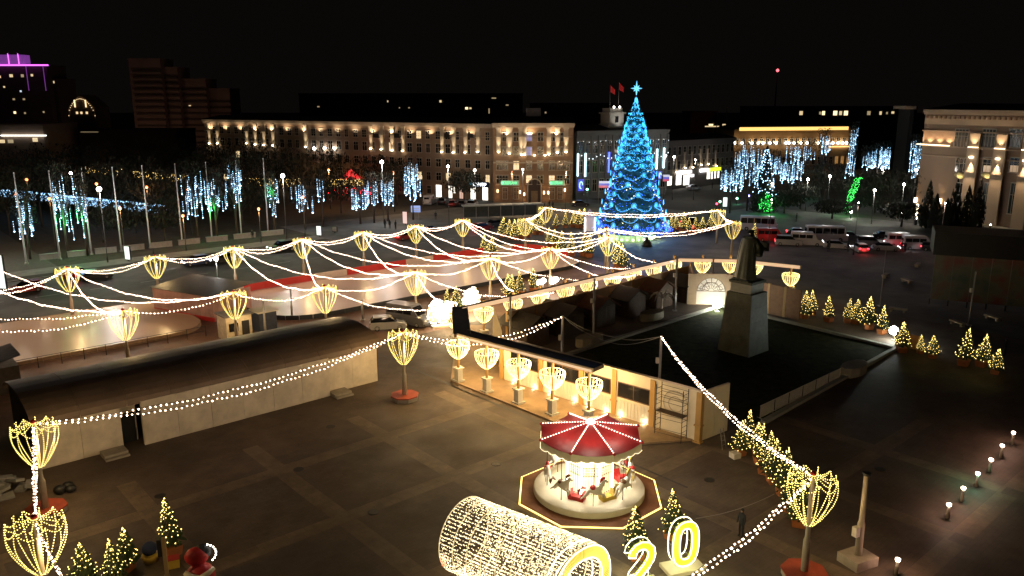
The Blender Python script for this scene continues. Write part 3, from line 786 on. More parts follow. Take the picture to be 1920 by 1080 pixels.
for k in range(4):
    z0_, z1_ = 0.51+k*1.42, 0.51+(k+1)*1.42-.015
    fz = lambda z: 1.78-(z-.5)/5.7*.38
    frust(fz(z0_),fz(z1_),z0_,z1_,M_granite,'stone_course')
frust(1.16,1.16,6.19,7.15,M_granitetop,'cap_block'); frust(1.3,1.3,7.155,7.4,mat('cap_dark',(0.05,0.055,0.05),0.5),'cap_slab')
def skinned(name, verts, edges, rad, m, sub=1, root=0):
    me = bpy.data.meshes.new(name); me.from_pydata(verts, edges, [])
    o = bpy.data.objects.new(name, me); COL.objects.link(o)
    md = o.modifiers.new('skin', 'SKIN')
    for i, r in enumerate(rad):
        sv = me.skin_vertices[0].data[i]; sv.radius = r if isinstance(r, tuple) else (r, r); sv.use_root = (i == root)
    s = o.modifiers.new('sub', 'SUBSURF'); s.levels = sub; s.render_levels = sub
    dg = bpy.context.evaluated_depsgraph_get(); dg.update()
    ev = o.evaluated_get(dg); me2 = bpy.data.meshes.new_from_object(ev)
    bpy.data.objects.remove(o); me2.name = name
    me2.materials.clear(); me2.materials.append(m)
    for p in me2.polygons: p.use_smooth = True
    return me2
def human(name, m, pose='stand', sc=1.0):
    V = [(0,0,.95),(0,0,1.15),(0,0,1.38),(0,0,1.50),(0,.02,1.62),(0,.02,1.72),
         (.19,0,1.42),(.25,.02,1.15),(.24,.10,.92),(.24,.14,.84),
         (-.19,0,1.42),(-.25,.02,1.15),(-.24,.10,.92),(-.24,.14,.84),
         (.10,0,.88),(.11,.02,.50),(.11,-.02,.09),(.12,.14,.04),
         (-.10,0,.88),(-.11,.02,.50),(-.11,-.02,.09),(-.12,.14,.04)]
    E_ = [(0,1),(1,2),(2,3),(3,4),(4,5),(2,6),(6,7),(7,8),(8,9),(2,10),(10,11),(11,12),(12,13),(0,14),(14,15),(15,16),(16,17),(0,18),(18,19),(19,20),(20,21)]
    r = [(.16,.12),(.16,.12),(.18,.12),.06,.10,.085,.075,.055,.045,.035,.075,.055,.045,.035,.095,.07,.05,.04,.095,.07,.05,.04]
    return skinned(name, [tuple(c*sc for c in v) for v in V], E_, [tuple(c*sc for c in q) if isinstance(q,tuple) else q*sc for q in r], m, 2)
# statue: cloaked standing figure holding a book, cloak falling wide behind
k = 5.3/1.85
SV = [(0,0,.25),(0,0,.9),(0,0,1.35),(0,.0,1.52),(0,.02,1.64),(0,.03,1.77),
      (.26,.0,1.42),(.36,.12,1.15),(.30,.36,1.10),(.26,.44,1.12),
      (-.26,0,1.42),(-.34,-.03,1.12),(-.32,.05,.82),(-.31,.08,.74),
      (.12,.05,.05),(-.12,-.05,.05),(.40,-.02,.85),(-.36,-.10,.42)]
SE = [(0,1),(1,2),(2,3),(3,4),(4,5),(2,6),(6,7),(7,8),(8,9),(2,10),(10,11),(11,12),(12,13),(0,14),(0,15),(7,16),(11,17)]
SR = [(.30,.22),(.28,.20),(.25,.17),.075,.12,.09,.12,.10,.06,.05,.12,.10,.07,.05,.13,.13,(.20,.12),(.15,.10)]
st = skinned('body', [tuple(c*k for c in v) for v in SV], SE, [tuple(c*k for c in q) if isinstance(q,tuple) else q*k for q in SR], M_bronze, 2)
t = thing('bronze_statue', 'dark bronze figure in a long cloak holding a book on the stone pedestal', 'statue', (mc.x,mc.y,7.38), R(-60))
put('body', st, t)
b = MB(); N = 10
for i in range(N):
    def cp(i, z):
        a = R(200 + 140*i/N); fl = (1.0 + (1.45-z)*0.75 + 0.08*math.sin(i*2.1)*(1.5-z)); return (0.27*fl*math.cos(a)*k, 0.20*fl*math.sin(a)*k, z*k)
    for z0_, z1_ in ((.08,.5),(.5,1.0),(1.0,1.45)):
        b.quad(cp(i,z0_),cp(i+1,z0_),cp(i+1,z1_),cp(i,z1_))
        e = lambda p: (p[0]*.9,p[1]*.9,p[2]); b.quad(e(cp(i,z1_)),e(cp(i+1,z1_)),e(cp(i+1,z0_)),e(cp(i,z0_)))
put('cloak', b.mesh('cloak', M_bronze), t)
put('book', MB().box(.10*k,.40*k,.40*k,.50*k,1.02*k,1.32*k).mesh('book', M_bronze), t)
put('plinth', MB().box(-1.1,1.1,-1.1,1.1,0,.14).mesh('plinth', M_bronze), t)
# ------------------------------------------------------------------ wooden chalets
M_wood = mat('chalet_wood', (0.075,0.045,0.028), 0.8, noise=0.3, scale=3)
M_wroof = mat('chalet_roof', (0.035,0.030,0.026), 0.8, noise=0.3, scale=2)
M_wroofr = mat('chalet_roof_rust', (0.09,0.035,0.02), 0.8, noise=0.3, scale=2)
def chalet(px, py, label, roofm, w=3.9, d=3.2):
    p = G(px,py); t = thing('wooden_chalet', label, 'chalet', p, GRID-R(90), 'dark wooden market chalets')
    for i in range(6):
        x = -w/2+w*i/6
        if i in (2,3): put('plank_wall', MB().box(x,x+w/6-.02,-d/2,-d/2+.1,0,1.0).mesh('plank_wall', M_wood), t)
        else: put('plank_wall', MB().box(x,x+w/6-.02,-d/2,-d/2+.1,0,2.3).mesh('plank_wall', M_wood), t)
    for sx in (-1,1):
        for i in range(4): put('plank_wall', MB().box(sx*w/2-.05,sx*w/2+.05,-d/2+.11+(d-.2)*i/4,-d/2+.09+(d-.2)*(i+1)/4,0,2.3).mesh('plank_wall', M_wood), t)
    put('back_wall', MB().box(-w/2+.06,w/2-.06,d/2-.1,d/2,0,2.3).mesh('back_wall', M_wood), t)
    put('shutter', MB().box(-w/6+.02,w/6-.02,-d/2+.03,-d/2+.07,1.02,2.2).mesh('shutter', mat('shutter_grey',(0.10,0.09,0.08),0.7)), t)
    put('counter', MB().box(-w/6-.1,w/6+.1,-d/2-.3,-d/2-.01,.95,1.02).mesh('counter', M_wood), t)
    for s in (-1,1):
        b = MB(); e = .45
        A_ = [(-w/2-e, s*(d/2+e), 2.15), (w/2+e, s*(d/2+e), 2.15), (w/2+e, 0, 3.35), (-w/2-e, 0, 3.35)]
        b.poly(A_ if s < 0 else A_[::-1]); b.poly([(x,y,z-.1) for x,y,z in (A_[::-1] if s < 0 else A_)])
        b.quad(A_[0],A_[1],(A_[1][0],A_[1][1],2.05),(A_[0][0],A_[0][1],2.05)); b.quad(A_[1],A_[2],(A_[2][0],0,3.25),(A_[1][0],A_[1][1],2.05)); b.quad(A_[3],A_[0],(A_[0][0],A_[0][1],2.05),(A_[3][0],0,3.25))
        put('roof_slope', b.mesh('roof_slope', roofm), t)
    for sx in (-1,1): put('gable', MB().poly([(sx*w/2,-d/2,2.3),(sx*w/2,d/2,2.3),(sx*w/2,0,3.25)]).mesh('gable', M_wood), t)
for i, (x, y, m_) in enumerate([(985,643,M_wroof),(1052,622,M_wroof),(1112,604,M_wroofr),(1170,587,M_wroof),(1222,570,M_wroofr),(1276,560,M_wroof)]):
    chalet(x, y, ['leftmost dark chalet just behind the ticket wall','second chalet from the left, behind the steel pole','third chalet with rusty roof','fourth chalet with dark roof, middle of the row','fifth chalet with reddish roof, left of the last one','rightmost dark chalet beside the white arch'][i], m_)
# small white palm-like decoration between chalets
p = G(1240,592); t = thing('white_palm_decoration', 'small white frosted palm shaped decoration between two right chalets', 'decoration', p)
put('trunk', MB().lathe([(.22,0),(.12,1.2),(.1,2.2)],8).mesh('trunk', M_white), t)
b = MB()
for i in range(8):
    a = 2*math.pi*i/8; pts = [(0.1*math.cos(a),.1*math.sin(a),2.2),(.7*math.cos(a),.7*math.sin(a),2.75),(1.25*math.cos(a),1.25*math.sin(a),2.5),(1.5*math.cos(a),1.5*math.sin(a),2.0)]
    put('frond', MB().tube(pts,[.05,.10,.08,.02],4).mesh('frond', M_white), t)

# ------------------------------------------------------------------ potted lit firs
def fir_meshes(seed, h=1.9, r=0.52):
    rnd = random.Random(seed); b = MB()
    for k in range(380):
        z = .12 + (h-.12)*(1-math.sqrt(rnd.random()))*1.0 if rnd.random() < .8 else rnd.uniform(.12,h)
        tier = 0.82+0.18*math.cos(z*9.5)
        rr = r*(1-z/h)**0.9*tier*rnd.uniform(.45,1.08)+.015
        a = rnd.uniform(0,2*math.pi); c, s_ = math.cos(a), math.sin(a); L = .16+.12*(1-z/h); w = .05
        p0 = (rr*c*.7, rr*s_*.7, z+.05); p1 = ((rr+L)*c-w*s_, (rr+L)*s_+w*c, z-.04); p2 = ((rr+L)*c+w*s_, (rr+L)*s_-w*c, z-.06)
        b.poly([p0,p1,p2])
    b.tube([(0,0,0),(0,0,h)],[.04,.01],5,1)
    crown = b.mesh('crown', M_leaf, M_bark)
    q = MB(); turns = rnd.uniform(6,8); N = rnd.randint(80,105)
    for i in range(N):
        f = i/N; z = .15+(h-.05)*(1-(1-f)**1.0); f2 = (z-.1)/h
        a = turns*2*math.pi*f**1.05 + rnd.uniform(-.12,.12); rr = (r+.10)*(max(0,1-f2))**0.95*(1+.22*math.sin(a*.5+seed))*rnd.uniform(.8,1.12)+.02
        q.bulb((rr*math.cos(a), rr*math.sin(a), z+.09*math.sin(a*3)), .028)
    return crown, q.mesh('bulb', M_gold)
FV = [fir_meshes(i) for i in range(5)]
ms_box = MB().poly([(-.28,-.28,0),(.28,-.28,0),(.34,-.34,.42),(-.34,-.34,.42)]).poly([(.28,-.28,0),(.28,.28,0),(.34,.34,.42),(.34,-.34,.42)]).poly([(.28,.28,0),(-.28,.28,0),(-.34,.34,.42),(.34,.34,.42)]).poly([(-.28,.28,0),(-.28,-.28,0),(-.34,-.34,.42),(-.34,.34,.42)]).poly([(-.34,-.34,.40),(.34,-.34,.40),(.34,.34,.40),(-.34,.34,.40)]).mesh('planter', mat('orange_planter', (0.42,0.14,0.04), 0.7, noise=0.15))
def fir(p, label, v=0, s=1.0, group='potted firs wound with warm bulbs'):
    t = thing('lit_fir', label, 'potted fir', (p.x,p.y,0), random.uniform(0,6), group, sc=(s,s,s*random.uniform(.95,1.08)))
    put('planter', ms_box, t)
    tl = (random.uniform(-.07,.07), random.uniform(-.07,.07), random.uniform(0,6)); ws = random.uniform(.85,1.2)
    put('crown', FV[v%5][0], t, loc=(0,0,.42), rot=tl, sc=(ws,ws,1)); put('bulb', FV[v%5][1], t, loc=(0,0,.42), rot=tl, sc=(ws,ws,1), kind='stuff')
    return t
rows = [((1485,578),1.35),((1507,592),1.3),((1522,586),1.2),((1553,598),1.3),((1588,600),1.15),((1604,602),1.15),((1628,612),1.5),((1653,621),1.25),((1690,655),1.3),((1725,658),.75),((1748,666),.95),((1806,680),1.5),((1840,682),1.35),((1865,696),1.05)]
rl = ['first lit fir of the right row, beside the last heart lamp','second lit fir of the right row, tall and narrow','third lit fir, close behind the second in the right row','fourth lit fir standing alone in the right row','fifth lit fir, small, left one of a pair','sixth lit fir, right one of a pair','seventh and tallest lit fir of the right row','eighth lit fir, just left of the corner floodlight','lit fir just right of the corner floodlight','smallest low lit fir right of the floodlight','slim lit fir with a gap in its lights','tall lit fir with a long tip, left of the last three','broad lit fir, middle of the last three','last lit fir at the far right of the row']
for i, ((x,y),s) in enumerate(rows): fir(G(x,y+5), rl[i], i, s)
p = G(1700,652); o = thing('orange_panel', 'orange brown board behind the lit fir right of the floodlight', 'board', p, GRID-R(90))
for i in range(3): put('board', MB().box(-1.2+i*.8,-1.22+(i+1)*.8,-.05,.05,0,1.5).mesh('board', mat('orange_board',(0.30,0.13,0.04),0.7)), o)
front = [((1388,853),1.0),((1402,838),1.1),((1425,870),1.15),((1432,888),1.0),((1450,905),1.3),((1470,930),1.35),((1485,960),1.3),((1497,985),1.25),((1420,852),1.0),((1445,880),1.1)]
for i, ((x,y),s) in enumerate(front):
    fir(G(x,y), f'lit fir of the dense row behind the right foreground lamp, {ORD(i)} from far' if i < 8 else ['lit fir in the second line of the dense right row, farther one','lit fir in the second line of the dense right row, nearer one'][i-8], i+2, s)
p = G(1378,858); thing('empty_planter', 'empty pale planter at the far end of the dense fir row', 'planter', p, 0.4, me=MB().prism([(-.3,-.3),(.3,-.3),(.3,.3),(-.3,.3)],0,.4).mesh('planter', M_white))
for i, ((x,y),s) in enumerate([((1192,1046),1.25),((1262,1010),1.3)]):
    fir(G(x,y), ['lit fir standing behind the glowing digit two','slender lit fir standing behind the glowing zero'][i], i, s)
for i, ((x,y),s,l) in enumerate([((160,1100),1.05,'leftmost lit fir at the bottom left'),((216,1100),1.15,'lit fir between the first and the highest one at the bottom left'),((240,1068),1.0,'lit fir with a ragged right side at the bottom left'),((323,1040),1.35,'tallest lit fir at the bottom left, behind the wooden post')]):
    fir(G(x,y), l, i+1, s)
far = [(1042,425),(1060,424),(1074,423),(1084,424),(1096,425),(1246,433),(1258,431),(1268,428),(1280,432),(1292,434),(1304,431),(1316,433),(1330,428),(1413,448)]
for i,(x,y) in enumerate(far): fir(G(x,y+3), f'far lit fir beside the giant tree, {ORD(i)} from the left' if x < 1400 else 'lit fir right beside the statue, far behind it', i, 1.5 if x in (1084,1280,1096) else 1.2)
mid = [(943,445),(957,448),(966,450),(978,448),(990,445),(1004,440),(1014,440)]
for i,(x,y) in enumerate(mid): fir(G(x,y), f'lit fir in the cluster left of the giant tree, {ORD(i)} from left', i+3, 1.5)
mid2 = [(1052,474),(1072,480),(1095,480),(1104,482),(1158,502),(1166,508)]
for i,(x,y) in enumerate(mid2): fir(G(x,y), f'lit fir between the rink end and the giant tree, {ORD(i)} from left', i+1, 1.55)
for i,(x,y) in enumerate([(952,556),(958,562),(975,553),(1000,546),(855,585),(838,588)]): fir(G(x,y), f'lit fir just behind the long beam near the blazing sculptures, {ORD(i)}', i, 1.3)
for i,(x,y) in enumerate([(908,478),(922,480),(1030,462),(1040,463)]): fir(G(x,y), f'lit fir at the far edge of the long rink, {ORD(i)} from left', i, 1.3)

# ------------------------------------------------------------------ giant blue tree
TP = G(1184,442); TP.z = 0
TH, TR0 = 25.5, 6.4
ZT = [1.0,2.2,3.9,5.8,7.7,9.5,11.2,12.8,14.3,15.7,17.0,18.2,19.3,20.3,21.4,22.5,23.6,26]
def tier(z):
    for a_, b_ in zip(ZT[:-1], ZT[1:]):
        if a_ <= z < b_: return 1.10-0.19*(z-a_)/(b_-a_)
    return 1.0
def tr(z):  # radius of the tree at height z
    f = (z-1.0)/(TH-1.0); return tier(z-.35)*max(.15, TR0*(1-f)**0.93*(1-0.10*math.sin(f*math.pi)) + .15)
t = thing('giant_christmas_tree', 'giant blue lit Christmas tree with a star, centre back', 'christmas tree', TP)
rnd = random.Random(3); b = MB()
for k in range(7000):
    z = 1.0 + (TH-1.2)*(1-math.sqrt(rnd.random())); r = tr(z)*rnd.uniform(.72,.98); a = rnd.uniform(0,2*math.pi); c, s_ = math.cos(a), math.sin(a); L = .5; w = .18
    b.poly([(r*c*.9,r*s_*.9,z+.25),((r+L*.4)*c-w*s_,(r+L*.4)*s_+w*c,z-.25),((r+L*.4)*c+w*s_,(r+L*.4)*s_-w*c,z-.3)])
b.lathe([(TR0*.80,1.2),(tr(8)*.75,8),(tr(16)*.75,16),(.1,TH-.5)], 20, 0)
put('crown', b.mesh('crown', mat('giant_fir_needles',(0.03,0.075,0.05),0.7,noise=0.4,scale=1)), t)
put('trunk', MB().lathe([(.5,0),(.4,3)],10).mesh('trunk', M_bark), t)
M_cyan = emit('cyan_bulb', (0.02,0.52,1.0), 2.2); M_blue = emit('blue_bulb', (0.015,0.10,1.0), 4.0); M_sky = emit('pale_blue_bulb', (0.06,0.50,1.0), 2.6)
M_green = emit('teal_bulb', (0.15,0.9,0.6), 2.0)
zt = [2.2,3.9,5.8,7.7,9.5,11.2,12.8,14.3,15.7,17.0,18.2,19.3,20.3]
sfm = MB()
for i in range(6):
    a = math.pi*i/6; 
    for f in (-1,-.66,-.33,.33,.66,1): sfm.bulb((.0, .62*f*math.cos(a), .62*f*math.sin(a)), .075)
ms_flake = sfm.mesh('snowflake', M_cyan); ms_flake2 = sfm.mesh('snowflake', M_sky)
for ti, z in enumerate(zt):
    n = max(6, int(2*math.pi*tr(z)/3.4)); off = rnd.uniform(0,1); dip = min(1.25, .35+tr(z)*.16)
    for i in range(n):
        b = MB(); c0 = len(b.v); arc = 2*math.pi/n
        K = max(8, int(tr(z)*arc/.17))
        for j in range(K):
            f = j/K; a = arc*(i+off+f); zz = z+dip*.5-dip*4*f*(1-f); r = tr(zz)+.28
            b.bulb((r*math.cos(a), r*math.sin(a), zz+rnd.uniform(-.05,.05)), .062, 0)
            if rnd.random() < .5: b.bulb((r*math.cos(a), r*math.sin(a), zz+.22), .05, 1)
        put('light_swag', b.mesh('light_swag', M_sky, M_cyan), t, kind='stuff')
        a = arc*(i+off); zz = z+dip*.5; r = tr(zz)+.35
        s = .75 if z < 14 else .6
        put('snowflake', ms_flake if ti > 3 else (ms_flake2 if i % 2 else ms_flake), t, loc=(r*math.cos(a), r*math.sin(a), zz), rot=(0,0,a), sc=(s,s,s))
b = MB()
for k in range(1500):   # scattered blue points, denser towards the bottom
    z = 1.0+(19.5)*rnd.random(); a = rnd.uniform(0,2*math.pi); r = tr(z)+.12
    b.bulb((r*math.cos(a), r*math.sin(a), z), .05, 0 if z < 12 or rnd.random() < .4 else 1)
for k in range(1500):   # dense cyan upper part
    z = 13+9.5*rnd.random(); a = rnd.uniform(0,2*math.pi); r = tr(z)+.2
    if math.sin((z-13)*5.4) > -.35: b.bulb((r*math.cos(a), r*math.sin(a), z), .065, 1)
for k in range(1100):
    z = .9+1.7*rnd.random(); a = rnd.uniform(0,2*math.pi); r = tr(max(1,z))+rnd.uniform(0,.6)
    b.bulb((r*math.cos(a), r*math.sin(a), z), .06, 0)
for k in range(60): 
    z = 2+12*rnd.random(); a = rnd.uniform(0,2*math.pi); r = tr(z)+.2; b.bulb((r*math.cos(a), r*math.sin(a), z), .09, 2)
put('light_net', b.mesh('light_net', M_blue, M_cyan, M_ybulb), t, kind='stuff')
for k in range(22):
    a = 2*math.pi*k/22; put('top_strand', (lambda q: q.mesh('top_strand', M_sky))((lambda q: [q.bulb((r_*math.cos(a), r_*math.sin(a), z_), .075) for r_, z_ in [(.12+.83*i/18+.04, TH-.4-3.0*i/18) for i in range(19)]] and q)(MB())), t)
b = MB()
for i in range(8):
    a = math.pi/4*i; L = 1.0 if i % 2 == 0 else .7
    if i in (2,6): L = 1.3
    b.tube([(0,0,0),(L*.4*math.cos(a),0,L*.4*math.sin(a)),(L*math.cos(a),0,L*math.sin(a))],[.12,.15,.03],5)
put('star', b.mesh('star', emit('star_glow',(0.10,0.50,1.0),1.8)), t, loc=(0,0,TH+1.3))
put('star_mast', MB().tube([(0,0,TH-.6),(0,0,TH+1.2)],.05,6).mesh('star_mast', M_steel), t)
for z, n, W in ((2.5,8,30),(6,8,100),(10,7,130),(14,6,110),(18,5,90),(22,4,50)):
    for i in range(n):
        a = R(180+15)+R(150)*(i+.5)/n*1.0 + 0; r = tr(z)+1.0
        lamp((r*math.cos(a), r*math.sin(a), z), W*.8, (0.06,0.35,1.0), .4, t)
# round skirt with bulbs at the foot, small white firs inside
b = MB(); t2 = thing('tree_skirt_fence', 'round pale fence with glowing bulbs round the foot of the giant tree', 'fence', G(1180,447))
for i in range(28):
    a = 2*math.pi*i/28
    put('panel', MB().box(4.3,4.36,-.46,.46,0,1.2).mesh('panel', mat('frosted_panel',(0.45,0.6,0.45),0.5)), t2, rot=(0,0,a))
    put('bulb', MB().ball((4.62,0,.45), .20 if i%2 else .14, 8, 5).mesh('bulb', emit('skirt_bulb',(0.95,1.0,0.55),3.0)), t2, rot=(0,0,a))
for i in range(6):
    a = R(200+28*i); lamp((5.4*math.cos(a),5.4*math.sin(a),.9), 45, (0.7,1.0,0.5), .2, t2)
for i,(x,y) in enumerate([(1160,441),(1182,446),(1205,441)]): fir(G(x,y), f'frosted lit fir at the foot of the giant tree, {ORD(i)} from left', i, 1.7)
p = G(1105,432); t3 = thing('glowing_lantern_house', 'small glowing pinkish lantern house left of the giant tree foot', 'decoration', p)
put('body', MB().box(-.9,.9,-.9,.9,0,2.6).mesh('body', emit('pink_lantern',(1.0,0.62,0.5),.22)), t3); put('roof', MB().lathe([(1.3,2.61),(.6,3.3),(.05,4.2)],8).mesh('roof', emit('pink_lantern2',(1.0,0.55,0.6),.15)), t3)
for s in (-1,1): put('post', MB().tube([(s*1.0,-1.0,0),(s*1.0,-1.0,2.6)],.08,6).mesh('post', M_wbulb), t3)
p = G(1213,462); t3 = thing('service_box', 'small dark tent box on the ground before the giant tree', 'box', p)
put('body', MB().lathe([(.9,0),(.8,.7),(.25,1.3),(.2,2.0)],8).mesh('body', M_dark), t3)
# ------------------------------------------------------------------ carousel
CP = G(1104,925); CP.z = 0
M_cw = mat('carousel_white', (0.66,0.60,0.46), 0.45, noise=0.06)
M_cred = mat('carousel_red', (0.50,0.03,0.03), 0.45, noise=0.12)
M_cgold = mat('carousel_gold', (0.45,0.30,0.07), 0.4, 0.3, 0.1)
M_brownf = mat('brown_platform', (0.23,0.085,0.03), 0.75, noise=0.2)
t = thing('octagonal_platform', 'brown octagonal platform edged with a yellow light line under the carousel', 'platform', CP, R(22.5-3))
rad = 4.75
put('floor', MB().prism([(rad*math.cos(R(45*i)), rad*math.sin(R(45*i))) for i in range(8)], 0, .14).mesh('floor', M_brownf), t)
for i in range(8):
    p0 = Vector((rad+.05)*0.0+0 for _ in range(3)) if False else Vector(((rad+.06)*math.cos(R(45*i)), (rad+.06)*math.sin(R(45*i)), .10)); p1 = Vector(((rad+.06)*math.cos(R(45*i+45)), (rad+.06)*math.sin(R(45*i+45)), .10))
    put('light_line', MB().tube([p0,p1], .045, 6).mesh('light_line', emit('yellow_line',(1.0,0.70,0.18),3.0,True)), t)
t = thing('carousel', 'small carousel with red canopy, white round floor and horses', 'carousel', (CP.x,CP.y,.14), R(22.5-3))
put('turntable', MB().lathe([(3.55,0),(3.6,.05),(3.6,.36),(3.55,.42),(0.01,.425)],48,sm=False).mesh('turntable', M_cw), t)
M_cglow = emit('carousel_lit_panel', (1.0,0.86,0.52), 1.7, True, (0.8,0.7,0.4))
M_ctube = emit('carousel_light_tube', (1.0,0.90,0.72), 9.0, True)
nC = 8; rc = 1.5
for i in range(nC):
    a0, a1 = 2*math.pi*i/nC, 2*math.pi*(i+1)/nC; am = (a0+a1)/2; wd_ = 2*rc*math.sin(math.pi/nC); ap = rc*math.cos(math.pi/nC)
    pn = put('core_panel', MB().box(ap-.03,ap,-wd_/2+.06,wd_/2-.06,.43,3.45).mesh('core_panel', M_cglow), t, rot=(0,0,am))
    b = MB()
    for k in range(6):
        y = -wd_/2+.12+(wd_-.24)*k/5; b.box(ap+.005,ap+.035,y-.013,y+.013,.45,3.45)
    for k in range(5):
        y = -wd_/2+.12+(wd_-.24)*(k+.5)/5; w_ = (wd_-.24)/10
        for (zc_, rr) in ((3.1,w_),(2.15,w_*.9),(1.9,w_*.9)):
            b.tube([(ap+.02, y+rr*math.cos(2*math.pi*q/8), zc_+rr*math.sin(2*math.pi*q/8)) for q in range(9)], .012, 4, 0, cap=False, sm=False)
    for z in (1.75,2.3,3.4,.5): b.box(ap+.006,ap+.036,-wd_/2+.07,wd_/2-.07,z-.015,z+.015)
    put('lattice', b.mesh('lattice', mat('lattice_bronze',(0.16,0.09,0.03),.5)), pn)
    put('light_tube', MB().lathe([(.055,.43),(.055,3.45)],8,c=(rc+.05,0)).mesh('light_tube', M_ctube), t, rot=(0,0,a0))
rr_, re, ze, zr = 0.35, 3.38, 3.55, 4.75
zc8 = []
for i in range(8):
    a0, a1 = R(45*i), R(45*i+45)
    e0 = Vector((re*math.cos(a0), re*math.sin(a0), ze+.50)); e1 = Vector((re*math.cos(a1), re*math.sin(a1), ze+.50))
    i0 = Vector((.2*math.cos(a0), .2*math.sin(a0), zr)); i1 = Vector((.2*math.cos(a1), .2*math.sin(a1), zr))
    b = MB(); K = 8; n_ = len(b.v)
    for q in range(K+1):
        f = q/K; P = e0.lerp(e1,f); P.z -= .14*math.sin(math.pi*f); Q = i0.lerp(i1,f); M_ = P.lerp(Q,.5); M_.z -= .10*math.sin(math.pi*f)
        b.v += [tuple(P), tuple(M_), tuple(Q)]
    for q in range(K):
        o_ = n_+3*q; b.face((o_,o_+3,o_+4,o_+1),0,True); b.face((o_+1,o_+4,o_+5,o_+2),0,True)
    put('canopy_segment', b.mesh('canopy_segment', M_cred), t)
    b = MB(); K = 20
    def vp(f, z):
        P = e0.lerp(e1,f); P *= 1.005; P.z = z; return P
    for q in range(K):
        f0, f1 = q/K, (q+1)/K
        zt0, zt1 = ze+.50-.14*math.sin(math.pi*f0), ze+.50-.14*math.sin(math.pi*f1)
        zb0, zb1 = ze+.02-.10*abs(math.sin(math.pi*f0*4)), ze+.02-.10*abs(math.sin(math.pi*f1*4))
        b.quad(vp(f0,zb0),vp(f1,zb1),vp(f1,zt1),vp(f0,zt0)); 
        I = lambda P: P*0.985 if False else Vector((P.x*.985,P.y*.985,P.z)); b.quad(I(vp(f0,zt0)),I(vp(f1,zt1)),I(vp(f1,zb1)),I(vp(f0,zb0)))
    val = put('valance', b.mesh('valance', M_cw), t)
    put('edge_light', MB().tube([vp(q/24, ze+.01-.10*abs(math.sin(math.pi*q/24*4)))*1.0 + Vector((.03*math.cos((a0+a1)/2), .03*math.sin((a0+a1)/2),0)) for q in range(25)], .014, 4, 0).mesh('edge_light', emit('edge_rope',(1.0,0.82,0.5),2.5)), val)
    sp = put('rafter', MB().tube([i0+Vector((0,0,.02)), e0+Vector((0,0,.02))], .03, 6).mesh('rafter', M_cred), t)
    b = MB()
    for q in range(17):
        f = (q+.5)/17; P = i0.lerp(e0,f); b.bulb((P.x,P.y,P.z+.08), .050)
    put('bulb', b.mesh('bulb', emit('carousel_bulb',(1.0,0.70,0.55),6.0)), sp, kind='stuff')
    put('finial', MB().ball((e0.x*1.01,e0.y*1.01,e0.z+.05), .11, 8, 5).mesh('finial', M_cred), t)
put('ceiling', MB().prism([(re*.97*math.cos(R(45*i)), re*.97*math.sin(R(45*i))) for i in range(8)], 3.50, 3.55).mesh('ceiling', M_cw), t)
put('top_knob', MB().ball((0,0,zr+.08), .22, 10, 6).mesh('top_knob', M_ctube), t)
for i in range(8):
    a = R(45*i+22.5); lamp((2.0*math.cos(a), 2.0*math.sin(a), 3.1), 85, (1,.90,.72), .12, t)
for i in range(8):
    a = R(45*i+22.5); P = i0; lamp((2.1*math.cos(a), 2.1*math.sin(a), zr+.35), 18, (1,.75,.6), .1, t)
# horses
HV = [(0,0,.62),(-.28,0,.64),(.28,0,.66),(.46,0,.92),(.60,0,1.18),(.78,0,1.05),
      (.34,.11,.46),(.52,.11,.32),(.46,.11,.12),(.34,-.11,.46),(.60,-.11,.40),(.62,-.11,.20),
      (-.34,.11,.42),(-.44,.11,.26),(-.62,.11,.08),(-.34,-.11,.42),(-.52,-.11,.28),(-.72,-.11,.14)]
HE = [(0,1),(0,2),(2,3),(3,4),(4,5),(2,6),(6,7),(7,8),(2,9),(9,10),(10,11),(1,12),(12,13),(13,14),(1,15),(15,16),(16,17)]
HR = [(.17,.19),(.18,.20),(.17,.19),.12,.095,.055,.08,.05,.035,.08,.05,.035,.09,.055,.035,.09,.055,.035]
ms_horse = skinned('horse', HV, HE, HR, mat('horse_white',(0.62,0.57,0.50),0.4,noise=0.05), 2)
ms_mane = MB().tube([(.34,0,.98),(.42,0,1.18),(.52,0,1.32),(.62,0,1.33)],[.05,.09,.09,.04],6)
def mount(a, r, mane, saddle):
    h = put('horse', ms_horse, t, loc=(r*math.cos(a), r*math.sin(a), .80), rot=(0,0,a+math.pi/2), sc=(1.15,1.15,1.15))
    put('mane', MB().tube([(.30,0,.96),(.38,0,1.18),(.50,0,1.32),(.62,0,1.32)],[.05,.09,.09,.04],6).mesh('mane', mane), h)
    put('tail', MB().tube([(-.42,0,.72),(-.62,0,.78),(-.78,0,.58),(-.80,0,.36)],[.04,.08,.09,.03],6).mesh('tail', mane), h)
    put('saddle', MB().ball((-.02,0,.76), .20, 10, 6, sq=(1,1.0,.65)).mesh('saddle', saddle), h)
    put('pole', MB().tube([(0,0,-.38),(0,0,2.7)], .022, 6).mesh('pole', M_dark), h)
M_mr = mat('horse_red',(0.42,0.02,0.02),0.5,noise=0.1); M_mb = mat('horse_brown',(0.16,0.07,0.03),0.5,noise=0.1); M_my = mat('horse_yellow',(0.55,0.38,0.05),0.5,noise=0.1)
base = -R(22.5-3)
for deg, m1, m2 in ((270,M_mr,M_mr),(225,M_mb,M_mb),(315,M_my,M_mb),(180,M_mr,M_mr),(0,M_my,M_mr),(45,M_mr,M_my),(90,M_mb,M_mr),(135,M_my,M_mb)):
    mount(R(deg)+base, 2.72, m1, m2)
